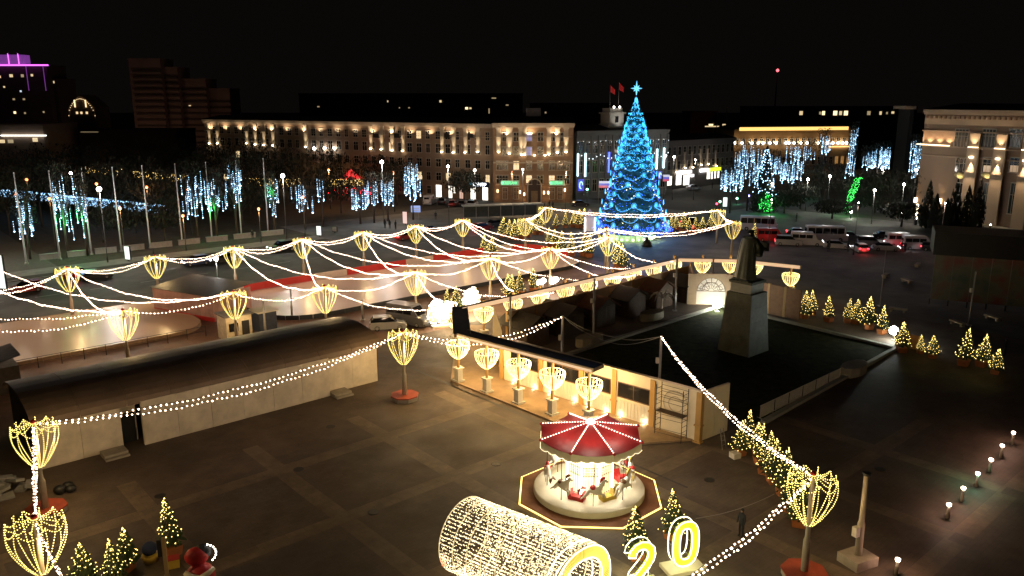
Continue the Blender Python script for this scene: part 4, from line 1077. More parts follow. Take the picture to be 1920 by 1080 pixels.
def bench(a, r, m_):
    h = put('bench', MB().box(-.38,.38,-.24,.24,.43,.68).mesh('bench', m_), t, loc=(r*math.cos(a), r*math.sin(a), 0), rot=(0,0,a+math.pi/2))
    for s in (-1,1): put('side', MB().extrude_y([(s*.25,.43),(s*.50,.43),(s*.60,.9),(s*.42,1.02),(s*.3,.7)],-.26,.26).mesh('side', m_), h)
bench(R(243)+base, 2.05, M_mr); bench(R(299)+base, 2.05, M_my); bench(R(22)+base, 2.2, M_mr)

# ------------------------------------------------------------------ light tunnel and numerals
M_tb = emit('tunnel_bulb', (1.0,0.78,0.42), 3.6)
L0 = G(882,938,4.1); TA = Vector((L0.x-.35, L0.y+.1, 0)); RE = Vector((3.35,34.6,0)); d = (RE-TA); TL = d.length; ta = math.atan2(d.y,d.x); TRr = 2.05
t = thing('light_tunnel', 'long round tunnel of warm bulbs lying behind the big glowing numeral', 'light tunnel', (TA.x,TA.y,0), ta)
for i in range(9):
    x = TL*i/8
    put('ring_frame', MB().tube([(x, TRr*math.cos(2*math.pi*k/36), TRr+TRr*math.sin(2*math.pi*k/36)) for k in range(37)], .028, 5, cap=False).mesh('ring_frame', emit('ring_glow',(1.0,0.75,0.35),.7)), t)
for k in range(10):
    a = 2*math.pi*k/10; put('long_bar', MB().tube([(0,TRr*math.cos(a),TRr+TRr*math.sin(a)),(TL,TRr*math.cos(a),TRr+TRr*math.sin(a))], .018, 4).mesh('long_bar', M_steel), t)
rnd = random.Random(11)
for i in range(8):
    b = MB()
    for k in range(1250):
        a = rnd.uniform(0,2*math.pi); a = round(a/(2*math.pi)*64)/64*2*math.pi+rnd.uniform(-.02,.02)
        x = TL*(i+rnd.random())/8; r = TRr-.02+rnd.uniform(-.05,.03)
        b.bulb((x, r*math.cos(a), TRr+r*math.sin(a)), .024)
    put('light_net', b.mesh('light_net', M_tb), t, kind='stuff')
b = MB()
for k in range(60):
    b.bulb((.15+rnd.uniform(-.1,.1), TRr*.98*math.cos(R(200+rnd.uniform(-9,9))), TRr+TRr*.98*math.sin(R(198+rnd.uniform(-9,9)))), .04)
put('red_decoration', b.mesh('red_decoration', emit('red_bulb',(1.0,0.12,0.05),3.0)), t, kind='stuff')
for i in range(4): lamp((TL*(i+.5)/4,0,2.0), 26, (1.0,0.72,0.34), .3, t)
M_neon = emit('neon_white_edge', (1.0,0.95,0.66), 2.6, True); M_neony = emit('neon_yellow_face', (0.72,0.85,0.02), .75, True, (0.5,0.55,0.05))
def numeral(name, label, cat, path, w, loc, rot, depth, closed, facem, tilt=0, W=60, base=None):
    """stroke of width w along path (x,z): yellow face ribbon edged by white tubes, second outline behind"""
    t = thing(name, label, cat, loc, rot)
    pts = [Vector((p[0],0,p[1])) for p in path]; n = len(pts); Lf, Rt = [], []
    for i in range(n):
        a = pts[(i-1)%n] if closed or i > 0 else pts[i]; c = pts[(i+1)%n] if closed or i < n-1 else pts[i]
        dd = (c-a).normalized(); nn = Vector((-dd.z,0,dd.x)); Lf.append(pts[i]+nn*w/2); Rt.append(pts[i]-nn*w/2)
    m = n if closed else n-1
    b = MB()
    for i in range(m):
        j = (i+1)%n; b.quad(Lf[i],Lf[j],Rt[j],Rt[i]); 
        for S in (Lf,Rt): b.quad(S[i],S[j],S[j]+Vector((0,.10,0)),S[i]+Vector((0,.10,0)))
        b.quad(*[p+Vector((0,.10,0)) for p in (Rt[i],Rt[j],Lf[j],Lf[i])])
    put('face', b.mesh('face', facem), t)
    def loop(S, y):
        q = [p+Vector((0,y,0)) for p in S]; return q + [q[0]] if closed else q
    if closed: lines = [loop(Lf,-.03), loop(Rt,-.03)]; back = [loop(Lf,depth), loop(Rt,depth)]
    else:
        full = Lf + Rt[::-1] + [Lf[0]]; lines = [[p+Vector((0,-.03,0)) for p in full]]; back = [[p+Vector((0,depth,0)) for p in full]]
    for q in lines: put('edge_tube', MB().tube(q, .036, 6).mesh('edge_tube', M_neon), t)
    for q in back: put('edge_tube', MB().tube(q, .034, 6).mesh('edge_tube', M_neon), t)
    b = MB()
    for i in range(0, n, max(1, n//8)):
        for S in (Lf,Rt): b.tube([S[i], S[i]+Vector((0,depth,0))], .02, 4)
    put('spacer', b.mesh('spacer', M_steel), t)
    if base: put('stand', MB().box(*base).mesh('stand', M_cw), t)
    zmax = max(p[1] for p in path); xc = sum(p[0] for p in path)/n
    lamp((xc,-1.2,zmax*.45), W*.6, (1.0,.92,.45), .3, t); lamp((xc,depth+.9,zmax*.45), W*.5, (1.0,.92,.45), .3, t)
def ellipse(rx, rz, cx, cz, n=36, p=2.0):
    out = []
    for k in range(n):
        a = 2*math.pi*k/n; c, s_ = math.cos(a), math.sin(a); out.append((cx+rx*abs(c)**(2/p)*(1 if c>0 else -1), cz+rz*abs(s_)**(2/p)*(1 if s_>0 else -1)))
    return out
dr = R(18)
p0 = G(1283,1070); numeral('glowing_zero', 'glowing yellow zero edged in white, right end of the numerals', 'numeral', ellipse(.58,1.12,0,1.62,40,2.6), .42, (p0.x,p0.y,0), dr, .5, True, M_neony, W=70, base=(-1.1,1.1,-.45,.8,0,.22))
p2 = G(1203,1105)
two = [(-.62,1.95),(-.56,2.25),(-.36,2.47),(-.08,2.56),(.22,2.50),(.44,2.28),(.50,1.98),(.42,1.66),(.22,1.34),(-.06,1.02),(-.36,.68),(-.58,.42),(.0,.42),(.62,.42)]
numeral('glowing_two', 'glowing yellow digit two edged in white, left of the zero', 'numeral', two, .42, (p2.x,p2.y,0), dr, .5, False, M_neony, W=70, base=(-1.0,1.1,-.45,.8,0,.18))
M_goldface = mat('gold_glitter_face', (0.75,0.48,0.05), 0.35, 0.3, 0.15, 6)
big = ellipse(1.75,1.75,0,1.95,44,2.2)
numeral('glowing_ring_numeral', 'huge glowing zero forming the tunnel mouth at the bottom edge', 'numeral', big, .62, (RE.x+.05,RE.y-.15,0), math.atan2(d.y,d.x)+R(90)-R(10), .6, True, emit('gold_face_glow',(1.0,0.60,0.05),.30,True,(.5,.33,.04)), W=120)

gz = bpy.data.objects['glowing_ring_numeral']; b = MB()
for k in range(150):
    a = 2*math.pi*k/150; c, s_ = math.cos(a), math.sin(a); e = lambda q: (q*1.75*abs(c)**(2/2.2)*(1 if c>0 else -1), -.03, 1.95+q*1.75*abs(s_)**(2/2.2)*(1 if s_>0 else -1))
    b.tube([e(.84), e(1.16)], .009, 3, 0, cap=False, sm=False)
put('led_row', b.mesh('led_row', emit('gold_led_row',(1.0,0.72,0.12),2.2)), gz, kind='stuff')
# ------------------------------------------------------------------ people
M_coat = mat('dark_coat',(0.018,0.018,0.022),0.8,noise=0.1); M_skin = mat('skin',(0.35,0.2,0.14),0.6,noise=0)
ms_person = human('body', M_coat)
def person(px, py, label, rot=0, s=1.0):
    p = G(px,py); t = thing('person', label, 'person', p, rot, sc=(s,s,s), me=ms_person)
    put('head_hair', MB().ball((0,0.0,1.70),.115,8,6,sq=(1,1,1.1)).mesh('head_hair', M_dark), t)
    put('face', MB().ball((0,.065,1.66),.075,8,6,sq=(1,.8,1.1)).mesh('face', M_skin), t)
person(1389,1006,'person in dark clothes standing alone right of the carousel', 2.2)
for i,(x,y) in enumerate([(722,428),(731,429),(742,430),(817,412),(958,398),(1022,392),(1030,390),(1036,391),(289,487),(474,449),(1493,416),(1553,472),(1590,472),(1690,472),(1696,472),(1335,354),(1003,420),(1883,668),(1648,380)]):
    person(x, y, ['pedestrian on the street left of the sign, first of three','pedestrian on the street, middle of three','pedestrian on the street, right one of three','pedestrian beside the tall lamp post at the street','pedestrian by the end of the long bus shelter','pedestrian by the corner building door, left','pedestrian by the corner building door, middle','pedestrian by the corner building door, right','pedestrian below the flagpoles, left part','pedestrian below the fourth lamp of the far row','lone pedestrian on the dark square right','pedestrian beside the minibuses, left','pedestrian beside the car with red lights','pedestrian standing before the white van, left one','pedestrian standing before the white van, right one','pedestrian on the street near the bright shops','pedestrian near the small lit firs','pedestrian in dark clothes beside the last lit fir at right','pedestrian in the dark park right'][i], random.uniform(0,6))
# ------------------------------------------------------------------ white barrier, scaffold, ladder
bp, bq = G(1424,786), G(1640,680)
L = (bq-bp).length*0.62; a = math.atan2(bq.y-bp.y, bq.x-bp.x)
for k in range(6):
    q = bp + (bq-bp).normalized()*(k*2.3)
    t = thing('crowd_barrier', f'white slatted barrier beside the lawn, {ORD(k)} from the near end', 'barrier', (q.x,q.y,0), a, 'white slatted barriers in a row')
    for i in range(14): put('slat', MB().box(.06+i*.155,.10+i*.155,-.02,.02,.15,1.1).mesh('slat', M_white), t)
    put('frame', MB().box(0,2.2,-.025,.025,1.1,1.15).box(0,2.2,-.025,.025,.10,.15).mesh('frame', M_white), t)
    for s in (.2,2.0): put('foot', MB().box(s-.03,s+.03,-.35,.35,0,.05).mesh('foot', M_steel), t)
sc0 = FW.on(1203,800); q = FW.A + FW.u*(Lw*0.845) + FW.n*1.0
t = thing('scaffold_tower', 'dark mobile scaffold tower standing before the relief on the cream wall', 'scaffold', (q.x,q.y,0), aw)
for x in (0,2.3):
    for y in (0,.75): put('upright', MB().tube([(x,y,0),(x,y,4.1)], .03, 6).mesh('upright', M_dark), t)
    for k in range(9): put('rung', MB().tube([(x,0,.4+k*.42),(x,.75,.4+k*.42)], .018, 5).mesh('rung', M_dark), t)
for y in (0,.75):
    for z in (.3,1.5,2.9,3.4,3.9): put('brace', MB().tube([(0,y,z),(2.3,y,z+(.0 if z>2 else .12))], .018, 5).mesh('brace', M_dark), t)
put('platform', MB().box(0,2.3,.05,.7,1.95,2.02).mesh('platform', M_wood), t)
p = G(1358,842); t = thing('step_ladder', 'small folding ladder leaning at the corner of the return wall', 'ladder', p, R(35))
for s in (-.22,.22): put('stile', MB().tube([(s,0,0),(s*.7,.35,1.5)], .025, 5).mesh('stile', M_steel), t)
for k in range(4): put('rung', MB().tube([(-.2,.08+k*.08,.3+k*.33),(.2,.08+k*.08,.3+k*.33)], .018, 5).mesh('rung', M_steel), t)
# ------------------------------------------------------------------ lamp pole on concrete block + bollards
p = G(1607,1056); t = thing('lamp_post', 'bare pale pole with a box standing on a big concrete block, lower right', 'pole', p, R(25))
put('concrete_base', MB().box(-.8,.8,-.7,.7,0,.55).mesh('concrete_base', mat('concrete',(0.38,0.33,0.26),0.8,noise=0.15)), t)
put('shaft', MB().lathe([(.20,.56),(.20,2.4),(.15,2.6),(.14,5.4)],12).mesh('shaft', M_pole), t)
put('control_box', MB().box(-.50,-.2,-.15,.15,1.75,2.3).mesh('control_box', M_white), t); put('bracket', MB().lathe([(.2,5.3),(.24,5.45)],8).mesh('bracket', M_dark), t)
for i,(x,y) in enumerate([(1680,1078),(1776,972),(1803,940),(1830,912),(1855,885),(1876,858),(1897,833)]):
    p = G(x,y); col = (0.6,1.0,0.75) if i == 3 else (1.0,0.72,0.55)
    t = thing('bollard_light', f'low bollard light in the diagonal row at the right, {ORD(i)} from the bottom' + (', greenish lamp' if i==3 else ''), 'bollard', p, 0, 'bollard lights across the dark square')
    put('post', MB().lathe([(.10,0),(.09,.85)],10).mesh('post', M_pole), t); put('lamp_head', MB().lathe([(.12,.86),(.13,.98),(.05,1.02)],10).mesh('lamp_head', emit('bollard_glow'+str(i==3),(col[0],col[1]*1.1,col[2]*1.2),25.0)), t)
    lamp((0,0,1.25), 38, (1,.55,.38) if i!=3 else (.4,1,.6), .08, t)
# ------------------------------------------------------------------ bottom left: post, tubs, red figure
p = G(318,1120); t = thing('wooden_post', 'wooden post with thin braces among the firs, bottom left', 'post', p, 0.3)
put('shaft', MB().box(-.09,.09,-.09,.09,0,3.4).mesh('shaft', mat('post_wood',(0.35,0.25,0.12),0.8,noise=0.2)), t)
put('sign_back', MB().box(-.32,-.11,-.05,.05,2.4,3.3).mesh('sign_back', M_dark), t)
for s in (-1,1): put('brace', MB().tube([(0,0,1.6),(s*.6,-.2,0)], .025, 5).mesh('brace', M_steel), t)
p = G(283,1052); t = thing('toy_boat_tub', 'yellow tub with a dark blue cushion, bottom left', 'seat', p, 0.5)
put('tub', MB().lathe([(.35,0),(.5,.35),(.48,.4)],10).mesh('tub', M_my), t); put('cushion', MB().ball((0,.1,.72),.42,10,7,sq=(1,.8,1)).mesh('cushion', mat('navy_cloth',(0.02,0.03,0.10),0.8)), t)
p = G(326,1062); t = thing('yellow_box', 'small yellow box beside the foot of the tallest bottom left fir', 'box', p, 0.4)
put('body', MB().box(-.3,.3,-.25,.25,0,.5).mesh('body', M_my), t); put('lid', MB().box(-.32,.32,-.27,.27,.505,.56).mesh('lid', M_mr), t)
p = G(378,1100); t = thing('red_photo_chair', 'big red padded chair with white fur trim and a row of bulbs, bottom left', 'chair', p, R(20))
put('seat', MB().ball((0,0,.7),.75,14,9,sq=(1,.8,.9)).mesh('seat', M_mr), t); put('fur_trim', MB().tube([(-.72,-.45,1.25),(-.35,-.62,1.0),(0,-.62,.88),(.4,-.58,1.05),(.72,-.4,1.2)],[.12,.17,.15,.14,.1],8).mesh('fur_trim', M_cw), t)
put('backrest', MB().ball((-.1,.2,1.7),.62,14,9,sq=(1,.55,.85)).mesh('backrest', M_mr), t); put('hood', MB().ball((.25,.25,1.9),.5,12,8,sq=(.9,.5,.9)).mesh('hood', M_dark), t)
for k in range(8):
    a = R(70-k*17); put('bulb', MB().ball((.28+.58*math.cos(a),.0,1.85+.55*math.sin(a)),.045,6,4).mesh('bulb', M_wbulb), t)
# ------------------------------------------------------------------ vehicles
tyre = MB().lathe([(.31,-.10),(.33,-.05),(.33,.05),(.31,.10)],14).mesh('tyre', mat('tyre_rubber',(0.01,0.01,0.01),0.9,noise=0))
rim = MB().lathe([(.17,-.105),(.2,.0),(.17,.105)],10).mesh('rim', M_steel)
M_glass = mat('car_glass',(0.01,0.01,0.012),0.08,noise=0,spec=0.7)
M_head = emit('head_lamp',(0.95,0.95,1.0),12.0); M_tail = emit('tail_lamp',(1.0,0.015,0.03),9.0); M_headoff = mat('lamp_glass',(0.3,0.3,0.3),0.1,noise=0); M_tailoff = mat('tail_glass',(0.2,0.01,0.01),0.2,noise=0)
SH = {
 'sedan': dict(L=4.4,W=1.78,lo=.22,body=[(-2.2,.35),(-2.18,.75),(-1.95,.90),(-1.2,.95),(.9,.95),(1.9,.80),(2.18,.62),(2.2,.35)],cab=[(-1.65,.94),(-1.05,1.40),(.35,1.42),(1.05,.95)]),
 'hatch': dict(L=4.0,W=1.74,lo=.22,body=[(-2.0,.35),(-2.0,.85),(-1.9,1.0),(.8,1.0),(1.75,.85),(2.0,.65),(2.0,.35)],cab=[(-1.92,.99),(-1.6,1.46),(.2,1.50),(.95,1.0)]),
 'suv': dict(L=4.6,W=1.9,lo=.28,body=[(-2.3,.4),(-2.3,1.0),(-2.2,1.15),(.9,1.15),(2.0,1.02),(2.3,.8),(2.3,.4)],cab=[(-2.2,1.14),(-1.95,1.72),(.3,1.74),(1.05,1.15)]),
 'van': dict(L=5.4,W=2.0,lo=.3,body=[(-2.7,.4),(-2.7,1.25),(1.6,1.25),(2.4,1.1),(2.7,.8),(2.7,.4)],cab=[(-2.68,1.24),(-2.6,2.25),(.9,2.35),(1.75,1.25)]),
 'bus': dict(L=7.2,W=2.2,lo=.3,body=[(-3.6,.4),(-3.6,1.35),(3.2,1.35),(3.55,1.2),(3.6,.4)],cab=[(-3.58,1.34),(-3.5,2.75),(2.9,2.75),(3.3,1.35)]),
}
def car_proto(kind, paint, head, tail):
    d_ = SH[kind]; W = d_['W']; root = bpy.data.objects.new('tmp', None); COL.objects.link(root)
    b = MB(); P = d_['body']; n0 = len(b.v); k_ = len(P)
    for y, f in ((-W/2,0),(-W/2+.06,.05),(W/2-.06,.05),(W/2,0)):
        pass
    prof_ = P + [(P[-1][0]-.15,.22),(P[0][0]+.15,.22)]
    secs = [(-W/2,.94),(-W/2+.10,1.0),(W/2-.10,1.0),(W/2,.94)]; K = len(prof_)
    for y, s_ in secs: b.v += [(x*(s_ if abs(x)>1.5 else 1), y, z if z<.5 else z-(1-s_)*.6) for x,z in prof_]
    b.face(tuple(range(K))); b.face(tuple(range(3*K,4*K))[::-1])
    for q in range(3):
        for i in range(K):
            j=(i+1)%K; b.face((q*K+j,q*K+i,(q+1)*K+i,(q+1)*K+j),0,True)
    put('body', b.mesh('body', paint), root)
    C = d_['cab']; b = MB(); wi = W/2-.10; wt = W/2-.26 if kind not in ('van','bus') else W/2-.14
    pts = [(C[0][0],-wi,C[0][1]),(C[0][0],wi,C[0][1]),(C[3][0],wi,C[3][1]),(C[3][0],-wi,C[3][1]),(C[1][0],-wt,C[1][1]),(C[1][0],wt,C[1][1]),(C[2][0],wt,C[2][1]),(C[2][0],-wt,C[2][1])]
    b.v = pts; 
    for q,m_ in (((4,7,6,5),0),((0,4,5,1),1),((3,2,6,7),1),((0,3,7,4),1),((1,5,6,2),1)): b.face(q,m_)
    put('cabin', b.mesh('cabin', paint, M_glass if kind in ('sedan','hatch','suv') else paint), root)
    put('roof', MB().box(C[1][0],C[2][0],-wt,wt,C[1][1]+.003,max(C[1][1],C[2][1])+.04).mesh('roof', paint), root)
    if kind in ('van','bus'):
        nW = 3 if kind == 'van' else 5
        for s in (-1,1):
            for i in range(nW):
                x0 = C[1][0]+.15+(C[2][0]-C[1][0]-.1)*i/nW; x1 = C[1][0]+.05+(C[2][0]-C[1][0]-.1)*(i+1)/nW; z0,z1 = C[0][1]+.15, C[1][1]-.25
                yb = lambda z: s*(wi+(wt-wi)*(z-C[0][1])/(C[1][1]-C[0][1])+.012)
                Q = [(x0,yb(z0),z0),(x1,yb(z0),z0),(x1,yb(z1),z1),(x0,yb(z1),z1)]
                put('side_window', MB().poly(Q if s<0 else Q[::-1]).mesh('side_window', M_glass), root)
        put('windscreen', MB().poly([(C[3][0]-.03+.02,-wi+.15,C[3][1]+.08),(C[3][0]-.01,wi-.15,C[3][1]+.08),(C[2][0]+.10,wt-.1,C[2][1]-.12),(C[2][0]+.10,-wt+.1,C[2][1]-.12)]).mesh('windscreen', M_glass), root)
        put('rear_window', MB().box(C[0][0]-.03,C[0][0]-.005,-wi+.3,wi-.3,C[0][1]+.25,C[1][1]-.3).mesh('rear_window', M_glass), root)
    r_ = 1.0 if kind!='bus' else 1.2
    for x in (-d_['L']*.31, d_['L']*.31):
        for s in (-1,1):
            w_ = put('wheel', tyre, root, loc=(x,s*(W/2-.10),.33*r_), rot=(R(90),0,0), sc=(r_,r_,r_)); put('rim', rim, w_)
    fx = P[-2][0]; rx = P[0][0]
    for s in (-1,1):
        put('headlight', MB().ball((fx-.10,s*(W/2-.30),P[-2][1]+.02),.17,8,5,sq=(.7,1.3,.8)).mesh('headlight', M_head if head else M_headoff), root)
        put('taillight', MB().ball((rx+.04,s*(W/2-.22),.82),.15,8,5,sq=(.5,1.2,1)).mesh('taillight', M_tail if tail else M_tailoff), root)
    put('bumper', MB().box(fx-.02,fx+.08,-W/2+.1,W/2-.1,.3,.5).mesh('bumper', M_dark), root)
    return root
PC = {}
cols = {'dark':(0.02,0.02,0.022),'red':(0.30,0.02,0.02),'blue':(0.03,0.05,0.16),'white':(0.42,0.40,0.40),'silver':(0.30,0.30,0.31),'grey':(0.10,0.10,0.11)}
def car(px, py, kind, colr, rot, label, head=False, tail=False, beam=0):
    key = (kind,colr,head,tail); p = G(px,py)
    if key not in PC: r = car_proto(kind, mat('car_paint_'+colr, cols[colr], 0.3, noise=0.05, spec=.6), head, tail); PC[key] = r
    else: r = dup(PC[key], (0,0,0))
    r.name = {'bus':'minibus','van':'van'}.get(kind,'parked_car'); r.location = (p.x,p.y,.01); r.rotation_euler = (0,0,rot); r['label'] = label; r['category'] = {'bus':'minibus','van':'van'}.get(kind,'car')
    if 'group' in r: del r['group']
    if tail: lamp((-SH[kind]['L']/2-.35,0,.7), 14, (1,.03,.04), .1, r)
    if beam:
        L_ = lamp((SH[kind]['L']/2+.2,0,.7), beam, (0.95,0.95,1), .15, r, 'SPOT', (1,0,-.12), 70, .8)
gr = GRID
car(178,524,'sedan','dark',gr,'dark car with red tail lights on the road behind the first lamp',False,True)
car(50,548,'hatch','red',gr+math.pi,'dark red car at the left edge on the road',False,False)
car(150,520,'sedan','red',gr,'dark red car touching the dark one, left road')
car(368,497,'hatch','blue',gr+math.pi,'blue car with bright headlights between two lamps',True,False,150)
car(418,492,'sedan','dark',gr+math.pi,'dark car behind the third far-row lamp',True,False,150)
car(528,471,'suv','dark',gr+math.pi,'dark car with headlights between third and fourth lamps',True,False,150)
car(762,449,'sedan','red',gr,'dark red car on the road near the fifth far-row lamp',False,True)
car(805,437,'sedan','dark',gr,'dark car on the road behind the fifth lamp',False,False)
car(905,432,'hatch','red',gr,'red car left of the small lit firs',False,True)
car(930,425,'sedan','dark',gr,'dark car behind the lit fir cluster')
car(728,617,'hatch','silver',0.2,'small pale car parked near the right end of the barn')
car(768,608,'van','grey',-.5,'grey van parked beside the sixth lamp of the near row')
for i,(x,y,k_,c_) in enumerate([(806,383,'van','white'),(832,383,'suv','dark'),(850,386,'sedan','red'),(868,387,'hatch','dark'),(886,388,'suv','silver')]):
    car(x,y,k_,c_,R(80),['white van parked at the shop fronts','dark car parked right of the white van','red car parked before the bright shop windows','dark hatchback parked before the shops','silver car parked last before the bus shelter'][i])
car(1087,387,'sedan','dark',R(10),'dark car at the corner of the city hall street')
car(1300,356,'sedan','silver',R(20),'silver car on the street before the bright shops')
rr = R(-12)
cl = [(1298,424,'suv','dark','dark car with red lights right of the giant tree',0,1),(1320,434,'sedan','red','dark red car right of the giant tree, nearer one',0,1),(1422,432,'bus','white','white bus with a glittering side window behind the statue',0,1),
(1445,452,'van','red','red kiosk van right of the statue',0,0),(1478,460,'suv','silver','silver car right of the red van',0,1),(1497,442,'sedan','dark','dark car roof behind the minibuses, left',0,1),(1512,460,'van','white','white van nose left of the long minibus',1,0),(1548,452,'bus','white','long white minibus in the middle of the jam',1,1),
(1592,452,'suv','dark','dark car with red tail light after the long minibus',0,1),(1568,466,'sedan','white','white car with bright headlight in the traffic jam',1,0),(1612,472,'hatch','white','white hatchback facing away, both tail lights glowing red',0,1),(1632,462,'suv','grey','grey car beside the hatchback with red lamps',1,0),
(1660,470,'sedan','white','white car shining in the headlights, traffic jam',1,0),(1690,462,'van','white','white van in the traffic jam, right part',1,1),(1722,468,'van','silver','silver van right of the white one',0,1),(1747,470,'hatch','dark','dark car with red lamp at the right end of the jam',0,1),(1660,448,'sedan','dark','dark car behind the white vans')]
for x,y,k_,c_,l_,*ht in cl:
    h_, tl = (ht+[0,0])[:2]; car(x,y,k_,c_, (R(-95) if 'facing away' in l_ else rr+random.uniform(-.15,.15)) + (0 if 'facing away' not in l_ else math.pi), l_, bool(h_), bool(tl), 60 if h_ else 0)
# bus shelter roof, booth, container
p = G(880,412); t = thing('bus_shelter', 'long low shelter with flat pale roof on the street before the corner building', 'shelter', p, R(14))
put('roof', MB().box(-1.5,16,-1.2,1.2,2.9,3.1).mesh('roof', mat('shelter_roof',(0.35,0.36,0.32),0.6)), t)
for x in range(7): put('post', MB().tube([(-1+x*2.7,1,0),(-1+x*2.7,1,2.9)],.05,6).mesh('post', M_steel), t)
for x in range(6): put('glass_pane', MB().box(-.95+x*2.7,1.6+x*2.7,.98,1.02,.4,2.6).mesh('glass_pane', mat('shelter_glass',(0.06,0.065,0.06),0.2)), t)
p = G(462,628); t = thing('cream_booth', 'cream booth with dark door between the two rinks', 'booth', p, GRID)
put('wall', MB().box(-2.6,.2,-1.2,1.2,0,2.6).mesh('wall', mat('booth_cream',(0.50,0.42,0.28),0.7)), t); put('door', MB().box(-.9,-.1,-1.25,-1.2,0,2.0).mesh('door', M_dark), t)
put('roof', MB().box(-2.8,.4,-1.4,1.4,2.62,2.75).mesh('roof', mat('booth_roof',(0.12,0.10,0.09),0.7)), t); put('window', MB().box(-2.3,-1.3,-1.23,-1.2,1,1.9).mesh('window', M_pane_dark), t)
lamp((-1.2,-2.4,2.6), 40, WARM, .1, t)
p = G(497,618); t = thing('dark_cabin', 'dark blue cabin with a pale roof right of the cream booth', 'cabin', p, GRID)
put('wall', MB().box(-1,1,-1,1,0,2.2).mesh('wall', mat('navy_panel',(0.03,0.04,0.07),0.6)), t); put('roof', MB().box(-1.2,1.2,-1.2,1.2,2.22,2.34).mesh('roof', M_white), t)
c0, c1 = G(290,584), G(402,604)
a = math.atan2(c1.y-c0.y, c1.x-c0.x); Lc = (c1-c0).length
t = thing('changing_cabin', 'long pinkish cabin with a dark roof between the rinks at the left', 'cabin', (c0.x,c0.y,0), a)
for i in range(5): put('wall_panel', MB().box(Lc*i/5+.01,Lc*(i+1)/5-.01,0,.15,.5,3.0).mesh('wall_panel', mat('pink_panel',(0.42,0.24,0.20),0.7,noise=0.25,scale=1)), t)
put('skirt', MB().box(0,Lc,-.05,.1,0,.48).mesh('skirt', M_bred), t); put('side_wall', MB().box(Lc-.1,Lc,.16,5.8,0,3.0).mesh('side_wall', MATS['pink_panel']), t); put('side_wall', MB().box(0,.1,.16,5.8,0,3).mesh('side_wall', MATS['pink_panel']), t)
put('roof', MB().poly([(-.2,-.2,3.02),(Lc+.2,-.2,3.02),(Lc+.2,6,3.5),(-.2,6,3.5)]).poly([(-.2,6,3.4),(Lc+.2,6,3.4),(Lc+.2,-.2,2.96),(-.2,-.2,2.96)][::1]).mesh('roof', mat('cabin_roof',(0.035,0.03,0.026),0.6,noise=0.4)), t)
for k in range(2):
    p = G(22,742); 
p = G(20,800); t = thing('grey_shed', 'grey wedge-roofed shed at the left edge behind the barn', 'shed', G(-30,735), GRID)
put('wall', MB().box(-2,2.6,-2,2,0,2.4).mesh('wall', mat('shed_grey',(0.2,0.18,0.16),0.8)), t); put('roof', MB().poly([(-2.2,-2.2,2.42),(2.8,-2.2,3.4),(2.8,2.2,3.4),(-2.2,2.2,2.42)]).poly([(-2.2,2.2,2.3),(2.8,2.2,3.3),(2.8,-2.2,3.3),(-2.2,-2.2,2.3)]).mesh('roof', MATS['shed_grey']), t)
p = G(30,925); t = thing('rubble_heap', 'pale heap of folded sheets at the left edge beside the lamp', 'heap', p)
rnd = random.Random(5)
for i in range(12): put('folded_sheet', MB().box(-.5,.5,-.3,.3,0,.18).mesh('folded_sheet', mat('grey_sheet',(0.25,0.25,0.25),0.8)), t, loc=(rnd.uniform(-1.6,.6),rnd.uniform(-.9,.9),rnd.uniform(0,.8)), rot=(rnd.uniform(-.3,.3),rnd.uniform(-.3,.3),rnd.uniform(0,3)))
p = G(113,925); t = thing('dark_bin_bags', 'dark bags lying beside the left red plinth', 'bags', p)
for x,y,r_ in ((0,0,.4),(.6,.2,.35),(.2,.6,.38)): put('bag', MB().ball((x,y,r_*.7),r_,8,6,sq=(1,1,.75)).mesh('bag', M_dark), t)

w0_, w1_ = Vector((p0.x,p0.y,2.7)), G(1470,955); 
w0_ = G(1305,972,2.6); w1_ = G(1452,926,1.6); pts_ = [w0_+(w1_-w0_)*(i/14)-Vector((0,0,.25*4*(i/14)*(1-i/14))) for i in range(15)]
thing('supply_cable','thin slack cable from the glowing zero to the dense lit fir row','cable',w0_, me=MB().tube([q-w0_ for q in pts_],.022,4).mesh('cable', M_steel))
